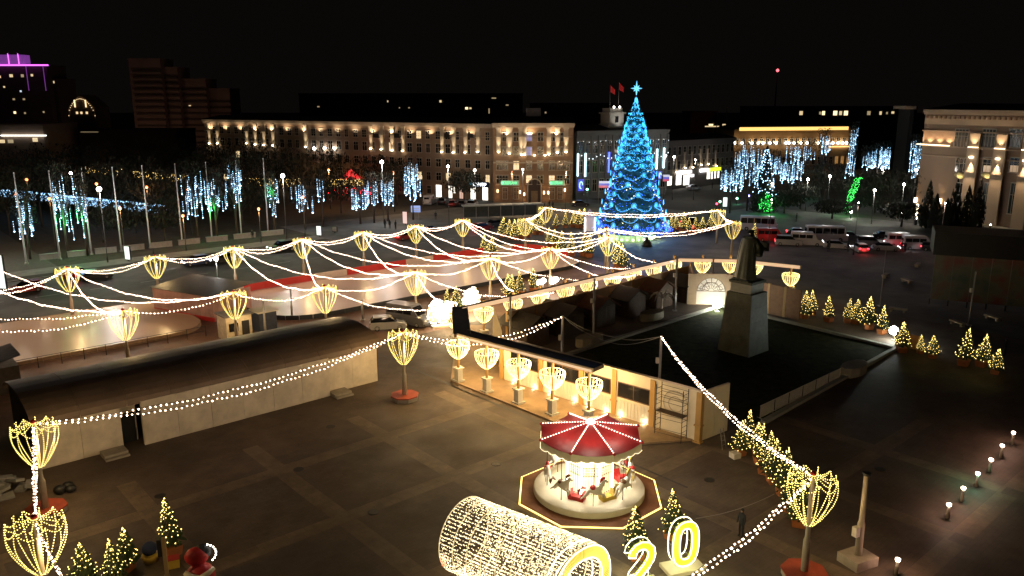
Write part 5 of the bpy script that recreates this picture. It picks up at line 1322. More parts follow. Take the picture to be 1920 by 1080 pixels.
# ------------------------------------------------------------------ buildings round the square
class Building:
    def __init__(s, name, label, cat, A, B, H, depth, wallm, cornice=None, bays=None):
        s.F = Facade(A, B); s.t = thing(name, label, cat, s.F.A, s.F.rot); s.H = H; s.L = s.F.L; s.depth = depth; s.wm = wallm
        put('wall', MB().box(0,s.L,0,depth,0,H).mesh('wall', wallm), s.t)
        put('roof', MB().poly([(-.4,-.4,H+.42),(s.L+.4,-.4,H+.42),(s.L+.4,depth/2,H+1.6),(-.4,depth/2,H+1.6)]).poly([(-.4,depth/2,H+1.6),(s.L+.4,depth/2,H+1.6),(s.L+.4,depth+.4,H+.42),(-.4,depth+.4,H+.42)]).box(-.4,s.L+.4,-.35,depth+.35,H+.36,H+.41).mesh('roof', mat('far_roof',(0.03,0.022,0.02),0.8,noise=0.2)), s.t)
        put('cornice', MB().box(-.3,s.L+.3,-.55,-.003,H-.25,H+.35).box(-.2,s.L+.2,-.3,-.003,H-.7,H-.251).mesh('cornice', cornice or wallm), s.t)
        s.cache = {}
    def window(s, s0, z0, w, h, pane, frame=None, arch=False, bars=2):
        key = (round(w,1), round(h,1), pane.name, bars)
        if key not in s.cache:
            f = MB().box(-.12,0,-.10,-.003,-.1,h).box(w,w+.12,-.10,-.003,-.1,h).box(-.2,w+.2,-.18,-.003,-.22,-.1).box(-.2,w+.2,-.14,-.003,h,h+.18)
            for i in range(1,bars): f.box(w*i/bars-.04,w*i/bars+.04,-.075,-.051,0,h)
            f.box(0,w,-.075,-.051,h*.62-.04,h*.62+.04)
            s.cache[key] = (f.mesh('frame', frame or M_frame), MB().box(0,w,-.05,-.003,0,h).mesh('window', pane))
        fm, pm = s.cache[key]
        wn_ = put('window', pm, s.t, loc=(s0,0,z0)); put('frame', fm, wn_)
        return wn_
    def pwin(s, x0, y0, x1, y1, pane, **k):
        a,b_,z0,z1 = s.F.rect(x0,y0,x1,y1); return s.window(a, max(.1,z0), b_-a, z1-z0, pane, **k)
    def uplight(s, px, py, W=140, h=7.0, pil=1.0, col=(1.0,0.76,0.48), ang=38):
        x, z = s.F.on(px, py)
        if pil: put('pilaster', MB().box(x-pil/2,x+pil/2,-.28,-.003,z-.1,min(z+h,s.H-1.0)).box(x-pil/2-.15,x+pil/2+.15,-.36,-.003,min(z+h,s.H-1.0)+.002,min(z+h,s.H-1.0)+.4).mesh('pilaster', s.pm), s.t)
        f = put('uplight', MB().lathe([(.15,z-.25),(.28,z-.05),(.26,z)],8,c=(x,-.62)).mesh('uplight', emit('facade_spot_glass',(1.0,0.80,0.52),18.0)), s.t)
        lamp((x,-.85,z+.15), W*2.6, col, .12, s.t, 'SPOT', (0,.13,1), ang, .9)
    def sconce(s, px, py, W=60):
        x, z = s.F.on(px,py); put('sconce', MB().box(x-.12,x+.12,-.35,-.003,z-.35,z+.35).mesh('sconce', emit('sconce_glass',(1.0,0.75,0.42),8.0)), s.t)
        lamp((x,-.7,z+.1), W, (1.0,0.66,0.32), .1, s.t, 'SPOT', (0,.2,1), 60, .8); lamp((x,-.7,z-.1), W, (1.0,0.66,0.32), .1, s.t, 'SPOT', (0,.2,-1), 60, .8)
    def text(s, px, py, h, body, m, wdepth=.1, fit=None):
        cu = bpy.data.curves.new('lettering','FONT'); cu.body = body; cu.size = h; cu.extrude = .06
        o = bpy.data.objects.new('lettering_src', cu); COL.objects.link(o); dg = bpy.context.evaluated_depsgraph_get(); dg.update()
        me = bpy.data.meshes.new_from_object(o.evaluated_get(dg)); bpy.data.objects.remove(o); me.materials.clear(); me.materials.append(m); me.name = 'lettering'
        x, z = s.F.on(px,py); w = max(v.co.x for v in me.vertices)
        sx = fit/w if fit else 1
        return put('lettering', me, s.t, loc=(x,-.35,z), rot=(R(90),0,0), sc=(sx,1,1))
M_fac = mat('plaster_ochre', (0.30,0.215,0.15), 0.85, noise=0.12, scale=0.15)
M_fac2 = mat('plaster_brown', (0.26,0.165,0.10), 0.85, noise=0.12, scale=0.15)
M_pil = mat('plaster_cream', (0.50,0.43,0.33), 0.8, noise=0.05)
M_corn = mat('cornice_plaster', (0.46,0.39,0.30), 0.8, noise=0.05)
A0 = YZ(388,300,246); B0 = YZ(925,300,200.5); A0.z = B0.z = 0
apt = Building('apartment_block','long five storey apartment wing with lit pilasters across the back','apartment block',A0,B0,18.6,14,M_fac,M_corn); apt.pm = M_pil
rnd = random.Random(21)
ncol = 34
litpx = {(10,2):1}
for c in range(ncol):
    for f in range(5):
        x = apt.L*(c+.5)/ncol; lit = rnd.random() < .035
        if f == 0 and c > 27: continue
        apt.window(x-.7, 1.0+f*3.5, 1.4 if c%3 else 1.1, 1.9 if f != 3 else 2.2, M_pane_warm if lit else M_pane_dark)
for px, py in ((395,268),(410,268),(465,268),(481,270),(497,271),(514,272),(575,275),(697,278),(717,279),(737,281),(757,282),(830,284),(852,285),(874,285),(897,284)):
    apt.uplight(px, py, 200 if px < 500 else 230, 9.0, 1.15)
for px in (708,747,841,885): 
    a_,b__,z0_,z1_ = apt.F.rect(px-5,237,px+5,258); put('balcony', MB().box(a_,b__,-.9,-.003,z0_,z0_+.15).box(a_,b__,-.92,-.85,z0_+.16,z0_+1.1).mesh('balcony', M_dark), apt.t)
M_shopw = emit('shop_pane_white',(1.0,0.94,0.82),2.6,True)
for x0,y0,x1,y1 in ((818,347,828,369),(841,349,848,371),(851,350,854,362),(883,351,892,373),(905,352,915,375)):
    apt.pwin(x0,y0,x1,y1,M_shopw,bars=3)
apt.pwin(862,356,870,376,emit('pinkish_shop',(1.0,0.6,0.45),.7))
for px in (592,611,629): 
    x,z = apt.F.on(px,278); put('wall_lamp', MB().ball((x,-.6,z),.35,8,6).mesh('wall_lamp', M_lampglow), apt.t)
x, z = apt.F.on(884,346); put('sign_board', MB().box(x-.4,x+5.2,-.3,-.2,z-.5,z+.9).mesh('sign_board', mat('navy_sign',(0.01,0.02,0.05),.5)), apt.t)
apt.text(888,348,1.1,'ГАЗБАНК' if False else 'ЦЕНТР',emit('sign_white',(0.9,0.95,1.0),5.0),fit=3.8); put('sign_dot', MB().ball((x+.1,-.4,z+.2),.4,8,6).mesh('sign_dot', emit('cyan_sign',(0.1,0.7,1.0),4.0)), apt.t)
C0 = YZ(925,380,197.5); C1 = YZ(1073,380,197.0); C0.z = C1.z = 0
cor = Building('corner_house','tall corner apartment house with green lit shop signs and central arch door','apartment block',C0,C1,18.9,14,M_fac2,M_corn); cor.pm = M_pil
for c in range(8):
    for f in range(1,5):
        px = [947,968,992,1013,1035,1050,1063,936][c]; x = cor.F.on(px,300)[0]
        if f >= 3 and c in (6,7): continue
        cor.window(x-.65, 1.2+f*3.45, 1.3, 2.0, emit('bluish_window',(0.1,0.15,0.6),.5) if (c==2 and f>=3) else (M_pane_warm if (c,f) in ((1,2),(2,1),(4,1)) else M_pane_dark))
for px, py in ((935,284),(955,287),(978,289),(983,289),(1029,288),(1045,285),(1061,284)): cor.uplight(px,py,330,8.6,1.5 if px in (955,978) else 1.1)
for px, py in ((1002,290),(1022,290)): cor.uplight(px,py,90,2,0)
put('string_course', MB().box(0,cor.L,-.25,-.003,9.6,9.95).mesh('string_course', M_corn), cor.t)
for i in range(5): put('rusticated_course', MB().box(0,cor.L,-.06,-.003,.2+i*.95,.2+i*.95+.85).mesh('rusticated_course', mat('rustic_plaster',(0.22,0.12,0.065),.85,noise=.15)), cor.t)
x, z = cor.F.on(1002,380)
b = MB(); n = 12
ap_ = [(x+1.5*math.cos(math.pi*(1-i/n)), 4.2+1.5*math.sin(math.pi*(1-i/n))) for i in range(n+1)]
put('arch_door', MB().poly([(x-1.5,-.10,0)]+[(p_[0],-.10,p_[1]) for p_ in ap_]+[(x+1.5,-.10,0)][::1]).mesh('arch_door', mat('arch_dark',(0.04,0.02,0.012),.6)), cor.t)
put('arch_moulding', MB().tube([(x-1.6,-.12,0)]+[(x+1.65*math.cos(math.pi*(1-i/n)),-.12,4.2+1.65*math.sin(math.pi*(1-i/n))) for i in range(n+1)]+[(x+1.65,-.12,0)],.16,5).mesh('arch_moulding', M_corn), cor.t)
put('door', MB().box(x-.8,x+.8,-.2,-.11,0,2.9).mesh('door', mat('door_brown',(0.2,0.13,0.07),.5)), cor.t)
for px,py in ((933,358),(975,360),(983,364),(1020,361),(1028,361),(1059,356)): cor.sconce(px,py,75)
M_gsign = emit('green_sign_letters',(0.10,1.0,0.40),1.6); M_gback = emit('green_sign_box',(0.0,0.10,0.03),.6)
for px,w in ((940,4.3),(1031,3.5)):
    x, z = cor.F.on(px,346); put('sign_board', MB().box(x-.15,x+w+.15,-.3,-.1,z-.2,z+1.05).mesh('sign_board', M_gback), cor.t)
    cor.text(px+4,345.5,1.0,'СБЕРБАНК',M_gsign,fit=w-.9); put('sign_mark', MB().lathe([(.36,-.06),(.36,.06)],12).mesh('sign_mark', M_gsign), cor.t, loc=(x+.3,-.36,z+.42), rot=(R(90),0,0))
for px in (947,968,1035,1050): cor.pwin(px-4,352,px+4,372,M_pane_dark)
# rooftop billboard frame
x, z = apt.F.on(1000,220); p = YZ(1000,221,206)
o = thing('rooftop_board','square pale board standing on the roof of the corner house','billboard',(p.x,p.y,19.4),0)
put('board', MB().box(-1.9,1.9,-.15,.15,.3,3.3).mesh('board', mat('dim_board',(0.14,0.12,0.11),.7)), o); 
for sx in (-1.5,1.5): put('post', MB().box(sx-.1,sx+.1,-.1,.1,0,.3).mesh('post', M_dark), o)
# beige side strip between corner house and city hall
C2 = YZ(1108,380,205); C2.z = 0
# ---- city hall
D0 = YZ(1080,370,203); D1 = YZ(1247,370,216); D0.z = D1.z = 0
M_grey = mat('plaster_grey_blue', (0.17,0.18,0.18), 0.85, noise=0.1, scale=0.2)
hall = Building('city_hall','grey blue city hall with a small tower and flags behind the giant tree','town hall',D0,D1,16.8,14,M_grey); hall.pm = M_grey
for c in range(13):
    for f in range(3): hall.window(hall.L*(c+.5)/13-.6, 2.0+f*4.8, 1.2, 2.9, M_pane_dark)
for c in range(14): put('pilaster', MB().box(hall.L*c/13-.25,hall.L*c/13+.25,-.3,-.003,1,15.9).mesh('pilaster', M_grey), hall.t)
for px,y0,y1,m_ in ((1082,288,330,'w'),(1096,287,331,'w'),(1140,285,323,'b'),(1230,279,317,'w'),(1243,277,315,'w')):
    a_,b__,z0_,z1_ = hall.F.rect(px-1,y0,px+1,y1); put('neon_bar', MB().box(a_-.05,b__+.05,-.5,-.31,z0_,z1_).mesh('neon_bar', emit('neon_ice',(0.6,0.95,1.0),3.0) if m_=='w' else emit('neon_blue',(0.05,0.1,1.0),3.0)), hall.t)
b = MB()
for i in range(26): xx = hall.L*i/25; b.bulb((xx,-.5,10.6+.5*math.sin(i*1.3)), .13)
for i in range(18): xx = hall.L*i/17; b.bulb((xx,-.5,14.4+.2*math.sin(i*1.7)), .08)
put('bulb', b.mesh('bulb', emit('dim_white_bulb',(0.85,0.95,1.0),5.0)), hall.t, kind='stuff')
x, z = hall.F.on(1089,345)
def blue_emblem(px, py, bl, r_=1.2):
    x, z = bl.F.on(px,py); q = put('emblem_panel', MB().box(x-r_*.6,x+r_*.6,-.35,-.31,z-r_,z+r_).mesh('emblem_panel', emit('emblem_blue',(0.01,0.02,0.7),.8)), bl.t)
    put('emblem_line', MB().tube([(x+.3*math.cos(a_)*r_, -.42, z+r_*.6*math.sin(a_)) for a_ in [i*.6 for i in range(9)]],.07,4).mesh('emblem_line', emit('emblem_cyan',(0.3,0.6,1.0),4.0)), q)
blue_emblem(1088,347,hall,1.5); blue_emblem(1236,328,hall,1.0)
def flag(px, py, label, cols_, w=1.5, h=1.0, bl=None, hh=None):
    bl = bl or hall; p = YZ(px,py,195); t = thing('street_flag', label, 'flag', (p.x,p.y,0), 0)
    put('pole', MB().tube([(-.05,0,0),(-.05,0,p.z+h+.2)],.05,6).mesh('pole', M_steel), t)
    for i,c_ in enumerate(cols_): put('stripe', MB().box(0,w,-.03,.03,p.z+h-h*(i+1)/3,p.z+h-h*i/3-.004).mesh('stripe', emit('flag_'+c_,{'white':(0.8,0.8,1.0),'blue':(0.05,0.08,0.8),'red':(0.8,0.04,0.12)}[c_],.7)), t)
flag(1123,352,'lit tricolour banner left of the giant tree',('white','blue','red'),2.6,1.6); flag(1243,340,'lit tricolour banner right of the giant tree',('white','blue','red'),1.6,1.6)
x, z = hall.F.on(1166,240)
tw = put('tower', MB().box(x-2.6,x+2.6,2,7,16.8,18.6).box(x-2.2,x+2.2,2.4,6.6,18.6,21.2).box(x-2.6,x+2.6,2.0,7,21.2,21.6).box(x-1.9,x+1.9,2.7,6.3,21.6,22.6).mesh('tower', mat('tower_plaster',(0.42,0.40,0.36),.8,noise=.1)), hall.t)
put('tower_window', MB().box(x-.5,x+.5,2.33,2.397,19.0,20.6).mesh('tower_window', M_pane_dark), tw)
lamp((x+.3,-1.2,18.0), 260, (1,.97,.9), .2, hall.t, 'SPOT', (0,.7,.45), 70, .9)
for dx, hgt in ((-1.2,6.0),(1.5,6.6)):
    p = hall.t.matrix_world if False else None
    bq_ = hall.F.A + hall.F.u*(x+dx) - hall.F.n*4.0
    t = thing('roof_flag','red flag on the city hall tower, ' + ('left dim one' if dx<0 else 'right brighter one beside the tree tip'),'flag',(bq_.x,bq_.y,22.6),0)
    put('pole', MB().tube([(0,0,0),(0,0,hgt)],.06,6).mesh('pole', M_steel), t)
    b = MB(); 
    for i in range(6):
        x0_,x1_ = .06+i*.2,.06+(i+1)*.2; y0_,y1_ = .15*math.sin(i),.15*math.sin(i+1); b.quad((x0_,y0_,hgt-1.9-i*.12),(x1_,y1_,hgt-1.9-(i+1)*.12),(x1_,y1_,hgt-.2-(i+1)*.2),(x0_,y0_,hgt-.2-i*.2))
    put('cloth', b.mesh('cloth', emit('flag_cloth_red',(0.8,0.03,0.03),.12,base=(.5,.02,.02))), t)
for dx in (-.9,.9):
    put('roof_lamp', MB().ball((x+dx,2.5,22.9),.25,8,5).mesh('roof_lamp', M_wbulb), tw)
# ---- lower grey building with bright shops
E0 = YZ(1247,352,226); E1 = YZ(1372,345,246); E0.z = E1.z = 0
low = Building('shop_building','low grey building with glaring white shop windows right of the giant tree','building',E0,E1,13.2,12,mat('plaster_grey',(0.23,0.20,0.185),.85,noise=.12,scale=.2)); low.pm = M_pil
for c in range(14):
    for f in (1,2): low.window(low.L*(c+.5)/14-.5,1.5+f*4.0,1.0,2.2,M_pane_dark)
for x0,y0,x1,y1 in ((1251,331,1259,347),(1267,329,1277,346),(1281,328,1292,346),(1325,322,1331,335),(1333,322,1336,335),(1339,321,1342,334),(1345,321,1348,333)): low.pwin(x0,y0,x1,y1,M_shopw)
M_sw = emit('sign_strip_white',(0.95,0.97,1.0),4.5)
for x0,y0,x1,y1,m_ in ((1268,321,1281,326,M_sw),(1283,320,1295,324,M_sw),(1311,317,1328,321,M_sw),(1330,315,1350,319,emit('sign_strip_yellow',(0.75,1.0,0.02),1.5)),(1294,327,1299,331,M_sw)):
    a_,b__,z0_,z1_ = low.F.rect(x0,y0,x1,y1); put('sign_strip', MB().box(a_,b__,-.4,-.25,z0_,z1_).mesh('sign_strip', m_), low.t)
for px,py,W in ((1312,308,90),(1325,307,90),(1282,314,40),(1296,313,40),(1340,310,30),(1266,322,60)): low.uplight(px,py,W,4,.5,(1.0,.82,.72),30)
# ---- far right back building with the gold cornice
H0 = YZ(1372,330,282); H1 = YZ(1592,330,292); H0.z = H1.z = 0
back = Building('back_building','distant building with a glowing gold cornice behind the icicle lit trees','building',H0,H1,14.3,14,mat('plaster_amber',(0.30,0.19,0.09),.85,noise=.15,scale=.2)); back.pm = M_pil
a_,b__,z0_,z1_ = back.F.rect(1385,239,1588,242.5); put('cornice_glow', MB().box(a_,b__,-.9,-.6,z0_-.15,z1_+.05).mesh('cornice_glow', emit('gold_cornice_glow',(1.0,0.60,0.16),1.5)), back.t)  # the cornice's lit gold edge is put into emissive bars
a_,b__,z0_,z1_ = back.F.rect(1552,274,1592,275.5); put('cornice_glow', MB().box(a_,b__,-.9,-.6,z0_,z1_).mesh('cornice_glow', MATS['gold_cornice_glow']), back.t)
for i,px in enumerate([1376,1390,1408,1421,1430,1442,1454,1472,1478,1487,1500,1512,1533,1550,1560,1570,1578,1586]):
    x, z = back.F.on(px,268); put('wall_lamp', MB().ball((x,-.5,z),.42,8,5,sq=(1.2 if px>1560 else 1,1,1)).mesh('wall_lamp', M_wbulb), back.t)
    if i%2==0: lamp((x,-1.2,z+.3), 120, (1.0,0.68,0.34), .2, back.t)
for c in range(20): back.window(back.L*(c+.5)/20-.6,2.2,1.2,2.6,emit('amber_window',(1.0,0.45,0.1),.35) if c>16 else M_pane_dark)
for c in range(20): back.window(back.L*(c+.5)/20-.6,9.3,1.2,2.0,M_pane_dark)
# ---- grand right building
T0 = G(1714,402); T1 = G(1945,434); T0.z = T1.z = 0
M_th = mat('theatre_plaster', (0.27,0.175,0.115), 0.8, noise=0.08, scale=0.15)
M_thl = mat('theatre_cream', (0.40,0.29,0.20), 0.8, noise=0.06, scale=0.3)
th = Building('theatre','tall columned beige building with lit pilasters at the right edge','theatre',T0,T1,22.4,24,M_th,M_thl); th.pm = M_thl
a_,z_ = th.F.on(1722,272)
put('frieze', MB().box(0.1,th.L+.2,-.2,-.003,19.7,21.5).mesh('frieze', M_thl), th.t)
for i in range(int(th.L/1.05)): put('dentil', MB().box(.4+i*1.05,.85+i*1.05,-.5,-.21,20.9,21.4).mesh('dentil', M_th), th.t)
for z in (18.2,15.0,13.0): put('string_course', MB().box(-.1,th.L+.2,-.35,-.205,z,z+.25).box(-.1,th.L,-.204,-.003,z,z+.25).mesh('string_course', M_thl), th.t)
colpx = [1826,1876,1928]
for px in colpx:
    x = th.F.on(px,300)[0]; put('pilaster', MB().box(x-1.25,x+1.25,-.75,-.36,0,15.0).box(x-1.1,x+1.1,-.6,-.36,15.3,18.1).box(x-1.4,x+1.4,-.9,-.36,10.2,10.5).mesh('pilaster', M_thl), th.t)
    lamp((x,-1.35,15.4),600,(1.0,.74,.45),.15,th.t,'SPOT',(0,.25,1),75,.9)
    xx, zz = th.F.on(px,298); put('downlight', MB().box(x-.3,x+.3,-1.3,-.77,13.2,13.5).mesh('downlight', emit('downlight_glass',(1,.85,.6),8.0)), th.t)
    lamp((x,-1.25,13.1),4200,(1.0,.76,.48),.15,th.t,'SPOT',(0,.1,-1),42,.9)
    put('ledge_light', MB().box(x-1.05,x+1.05,-.95,-.75,15.26,15.42).mesh('ledge_light', emit('ledge_strip',(1,.78,.48),4.0)), th.t)
x0_, z0_ = th.F.on(1720,271); x1_, _ = th.F.on(1783,272)
put('ledge_light', MB().box(x0_+.2,x1_,-.55,-.36,15.28,15.45).mesh('ledge_light', MATS['ledge_strip']), th.t)
for i in range(4): lamp((x0_+.8+(x1_-x0_-1.2)*i/3,-.75,15.6),300,(1.0,.70,.40),.1,th.t,'SPOT',(0,.35,1),110,.9)
wx = [1803,1854,1904]
for k,px in enumerate(wx):
    th.pwin(px-12,243,px+12,275,mat('teal_glass',(0.02,0.03,0.028),.15,noise=0),bars=4)
    w_ = th.pwin(px-11,297,px+11,322,M_pane_dark if k==0 else M_pane_dark,bars=3)
    if k: a_,b__,q0,q1 = th.F.rect(px-10,311,px+9,322); put('lit_room', MB().box(a_,b__,-.07,-.052,q0,q1).mesh('lit_room', emit('lit_room_glow',(1.0,.6,.3),.6 if k==2 else .35)), th.t)
    th.pwin(px-11,345,px+11,400,mat('teal_glass',(0.02,0.03,0.028),.15,noise=0),bars=4)
    if k < 2:
        a_,b__,q0,q1 = th.F.rect(px-11,322,px+11,336); xx=(a_+b__)/2; zz=(q0+q1)/2
        put('relief_crest', MB().ball((xx,-.3,zz),1.1,12,7,sq=(1.15,.3,.6)).ball((xx-1.0,-.25,zz+.1),.5,8,5,sq=(1,.4,.8)).ball((xx+1.0,-.25,zz+.1),.5,8,5,sq=(1,.4,.8)).mesh('relief_crest', mat('crest_gold',(0.55,0.45,0.2),.5)), th.t); lamp((xx,-1.3,zz-.9),70,(1,.85,.5),.2,th.t,'SPOT',(0,.6,.8),90,.9)
for px,py,W in ((1718,375,110),(1764,377,150)):
    x,z = th.F.on(px,py); put('sconce', MB().box(x-.2,x+.2,-.5,-.003,z-.5,z+.5).mesh('sconce', MATS['sconce_glass']), th.t)
    lamp((x,-.9,z+.3),W,(1,.72,.38),.1,th.t,'SPOT',(0,.2,1),60,.8); lamp((x,-.9,z-.3),W,(1,.72,.38),.1,th.t,'SPOT',(0,.2,-1),60,.8)
p = G(1716,422); t = thing('lit_totem','slim glowing vertical light post at the corner of the columned building','light post',p)
put('post', MB().box(-.2,.2,-.2,.2,0,1.2).mesh('post', M_dark), t); put('light_tube', MB().box(-.16,.16,-.16,.16,1.21,4.3).mesh('light_tube', emit('totem_glow',(1,.85,.6),7.0,True)), t)
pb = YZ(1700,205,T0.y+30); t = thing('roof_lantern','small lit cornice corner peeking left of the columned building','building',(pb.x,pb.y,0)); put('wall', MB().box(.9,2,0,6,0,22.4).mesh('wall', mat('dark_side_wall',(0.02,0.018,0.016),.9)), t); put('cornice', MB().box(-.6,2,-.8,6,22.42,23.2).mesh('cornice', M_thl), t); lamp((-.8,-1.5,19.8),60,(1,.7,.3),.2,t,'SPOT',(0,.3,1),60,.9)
# dark hedge + conifers before the theatre, big banner wall at right
def conifer(px, py, h, r, label, m=None):
    p = G(px,py); t = thing('dark_conifer', label, 'conifer', p, 0, 'dark conifers'); rnd = random.Random(int(px)); b = MB()
    for k in range(500):
        z = .4+(h-.4)*(1-math.sqrt(rnd.random())); f = z/h; rr = r*min(1,(1-f)*1.9)*(.9 if f<.1 else 1)*rnd.uniform(.6,1.08); a = rnd.uniform(0,6.28); c,s_ = math.cos(a),math.sin(a)
        b.poly([(rr*c-.22*s_,rr*s_+.22*c,z-.2),(rr*c+.22*s_,rr*s_-.22*c,z-.2),(rr*c*1.05,rr*s_*1.05,z+.5)])
    put('crown', b.mesh('crown', m or M_leafdark), t); put('trunk', MB().tube([(0,0,0),(0,0,h*.9)],[.2,.03],6).mesh('trunk', M_bark), t)
for i,(x,y,h,r) in enumerate([(1735,428,9.5,1.4),(1750,432,7.5,1.2),(1785,430,9.8,1.5),(1808,432,9,1.3),(1828,436,10,1.3),(1770,436,6.5,1.6)]): conifer(x,y,h,r,f'dark slim conifer before the columned building, {ORD(i)} planted')
q0, q1 = G(1742,572), G(1960,592); q0.z=q1.z=0
FB = Facade(q0,q1)
t = thing('festival_backdrop','huge dim patterned backdrop board with a dark top at the right edge','backdrop',q0,FB.rot)
M_bk = bpy.data.materials.new('faded_mural'); M_bk.use_nodes=True; nt=M_bk.node_tree; bs=nt.nodes['Principled BSDF']; tc=nt.nodes.new('ShaderNodeTexCoord'); n_=nt.nodes.new('ShaderNodeTexNoise'); n_.inputs['Scale'].default_value=.45; n_.inputs['Detail'].default_value=3; cr=nt.nodes.new('ShaderNodeValToRGB')
cr.color_ramp.elements[0].position=.3; cr.color_ramp.elements[0].color=(0.05,0.09,0.06,1); cr.color_ramp.elements[1].position=.72; cr.color_ramp.elements[1].color=(0.20,0.04,0.03,1); e=cr.color_ramp.elements.new(.5); e.color=(0.15,0.13,0.08,1)
nt.links.new(tc.outputs['Object'],n_.inputs['Vector']); nt.links.new(n_.outputs['Fac'],cr.inputs[0]); nt.links.new(cr.outputs[0],bs.inputs['Base Color'])
for i in range(6):
    put('board_panel', MB().box(FB.L*i/6+.02,FB.L*(i+1)/6-.02,0,.2,.8,6.4).mesh('board_panel', M_bk), t)
put('roof_box', MB().box(-.3,FB.L+.3,-.3,6,6.42,9.2).mesh('roof_box', M_dark), t)
for i in range(7): put('leg', MB().box(FB.L*i/6-.08,FB.L*i/6+.08,.3,.5,0,.79).mesh('leg', M_dark), t)
for px,py,c_ in ((1805,476,'r'),(1911,486,'r'),(1857,482,'w')):
    x,z = FB.on(px,py); put('signal_lamp', MB().ball((x,-.15,z),.13,8,5).mesh('signal_lamp', M_tail if c_=='r' else M_wbulb), t)
plain_pole(G(1816,610), 6.2, 'tall thin pole before the patterned backdrop at the right', .08)
plain_pole(G(1650,574), 7.5, 'thin dark pole on the dark square right of the statue', .06, False)
for i,(x,y) in enumerate([(1683,585),(1861,600),(1795,610),(1660,520),(1700,530),(1720,500)]):
    p=G(x,y); t=thing('concrete_bench',f'dim block bench on the dark square at the right, {ORD(i)}','bench',p,random.uniform(0,3),'dim blocks and benches on the dark square'); put('seat', MB().box(-1,1,-.3,.3,.3,.5).mesh('seat', MATS['concrete']), t)
    for s in (-.7,.7): put('leg', MB().box(s-.12,s+.12,-.25,.25,0,.295).mesh('leg', MATS['concrete']), t)

# ------------------------------------------------------------------ far town: dark buildings with few lit windows
def far_block(px0, px1, ytop, Y, label, wm, wins=(), lit=(1.0,.75,.4), depth=16, name='apartment_tower', storey=None):
    a = YZ(px0,ytop,Y); b_ = YZ(px1,ytop,Y); H = a.z; t = thing(name,label,'building',(a.x,Y,0)); L = b_.x-a.x
    put('wall', MB().box(0,L,0,depth,0,H).mesh('wall', wm), t); put('parapet', MB().box(-.2,L+.2,-.2,depth,H+.002,H+.7).mesh('parapet', wm), t)
    if storey:
        for k in range(int((H-3)/storey)): put('balcony_band', MB().box(L*.12,L,-1.0,-.003,2+k*storey,3.0+k*storey).mesh('balcony_band', M_band2), t)
    for (x,y,w,h,st) in wins:
        q = YZ(x,y,Y); m_ = emit(f'far_window_{st}',lit if st<9 else (0.7,.85,1),{1:.35,2:.8,3:1.8,9:1.0}[st]); k_ = Y/FPX
        wd = put('window', MB().box(q.x-a.x-w*k_/2,q.x-a.x+w*k_/2,-.12,-.003,q.z-h*k_/2,q.z+h*k_/2).mesh('window', m_), t)
        put('frame', MB().box(q.x-a.x-w*k_/2-.15,q.x-a.x+w*k_/2+.15,-.2,-.121,q.z-h*k_/2-.15,q.z-h*k_/2).mesh('frame', M_frame), wd)
    return t
M_band2 = mat('balcony_render',(0.10,0.075,0.055),.9,noise=.2)
M_farw = mat('far_plaster',(0.30,0.20,0.15),.9,noise=.2,scale=.1)
M_farw2 = mat('far_brick',(0.05,0.035,0.03),.9,noise=.2,scale=.1)
s1_ = far_block(240,300,112,420,'dim stepped tower block, tallest part, upper left',M_farw,[(327,198,2,2,3)][:0],storey=3.0)
far_block(300,332,128,424,'dim tower block, second step, upper left',M_farw,storey=3.0)
far_block(332,385,150,428,'dim tower block, third step, upper left',M_farw,[(356,198,4,1.5,2)],storey=3.0)
far_block(385,430,168,432,'dim tower block, lowest step, upper left',M_farw,[(308,224,2,3,3)][:0],storey=3.0)
hot = far_block(-40,87,124,380,'dark hotel block with purple neon roof line, far left',M_farw2,[(0,144,3,4,2),(21,142,6,5,2),(42,142,5,5,1),(60,141,4,4,2),(8,163,3,3,2),(39,171,3,3,9),(26,186,4,3,1),(45,186,4,3,1),(28,211,4,4,3),(47,212,3,3,1),(82,210,3,3,1)])
far_block(87,106,150,384,'lower wing right of the purple lit hotel',M_farw2,[(98,154,8,4,2),(101,187,6,4,1),(90,212,3,2,1)])
q = YZ(0,122,378.5); kf = 378.5/FPX
t = thing('neon_outline','purple neon outline and crown on the hotel roof','neon sign',(q.x,378.5,q.z))
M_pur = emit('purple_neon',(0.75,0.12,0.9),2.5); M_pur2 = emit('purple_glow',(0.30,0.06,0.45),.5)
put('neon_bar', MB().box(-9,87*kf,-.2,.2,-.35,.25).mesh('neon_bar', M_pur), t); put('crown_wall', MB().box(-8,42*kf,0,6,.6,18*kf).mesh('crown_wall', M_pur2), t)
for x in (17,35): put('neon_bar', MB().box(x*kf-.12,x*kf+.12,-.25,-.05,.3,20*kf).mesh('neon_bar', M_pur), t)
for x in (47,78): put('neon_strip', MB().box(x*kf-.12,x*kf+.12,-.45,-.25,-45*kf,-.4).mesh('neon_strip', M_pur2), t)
# church like gable outlined by lamps
q = YZ(155,222,330); kf = 330/FPX; t = thing('gabled_church','small dark gabled building outlined by warm lamps, upper left','church',(q.x,330,0))
put('wall', MB().extrude_y([(-24*kf,0),(24*kf,0),(24*kf,q.z+20*kf),(10*kf,q.z+34*kf),(0,q.z+42*kf),(-10*kf,q.z+34*kf),(-24*kf,q.z+20*kf)],0,12).mesh('wall', M_farw), t)
for x,y0,y1 in ((-11,20,33),(9,20,33)): put('light_column', MB().box(x*kf-.2,x*kf+.2,-.3,-.01,q.z+y0*kf,q.z+y1*kf).mesh('light_column', emit('church_light',(1,.75,.4),1.6)), t)
b = MB()
for i in range(22):
    f = i/21; x = (-24+48*f); y = (5+30*math.sin(math.pi*min(1,max(0,f)))**.6); b.bulb((x*kf,-.3,q.z+y*kf), .18)
put('bulb', b.mesh('bulb', MATS['church_light']), t, kind='stuff')
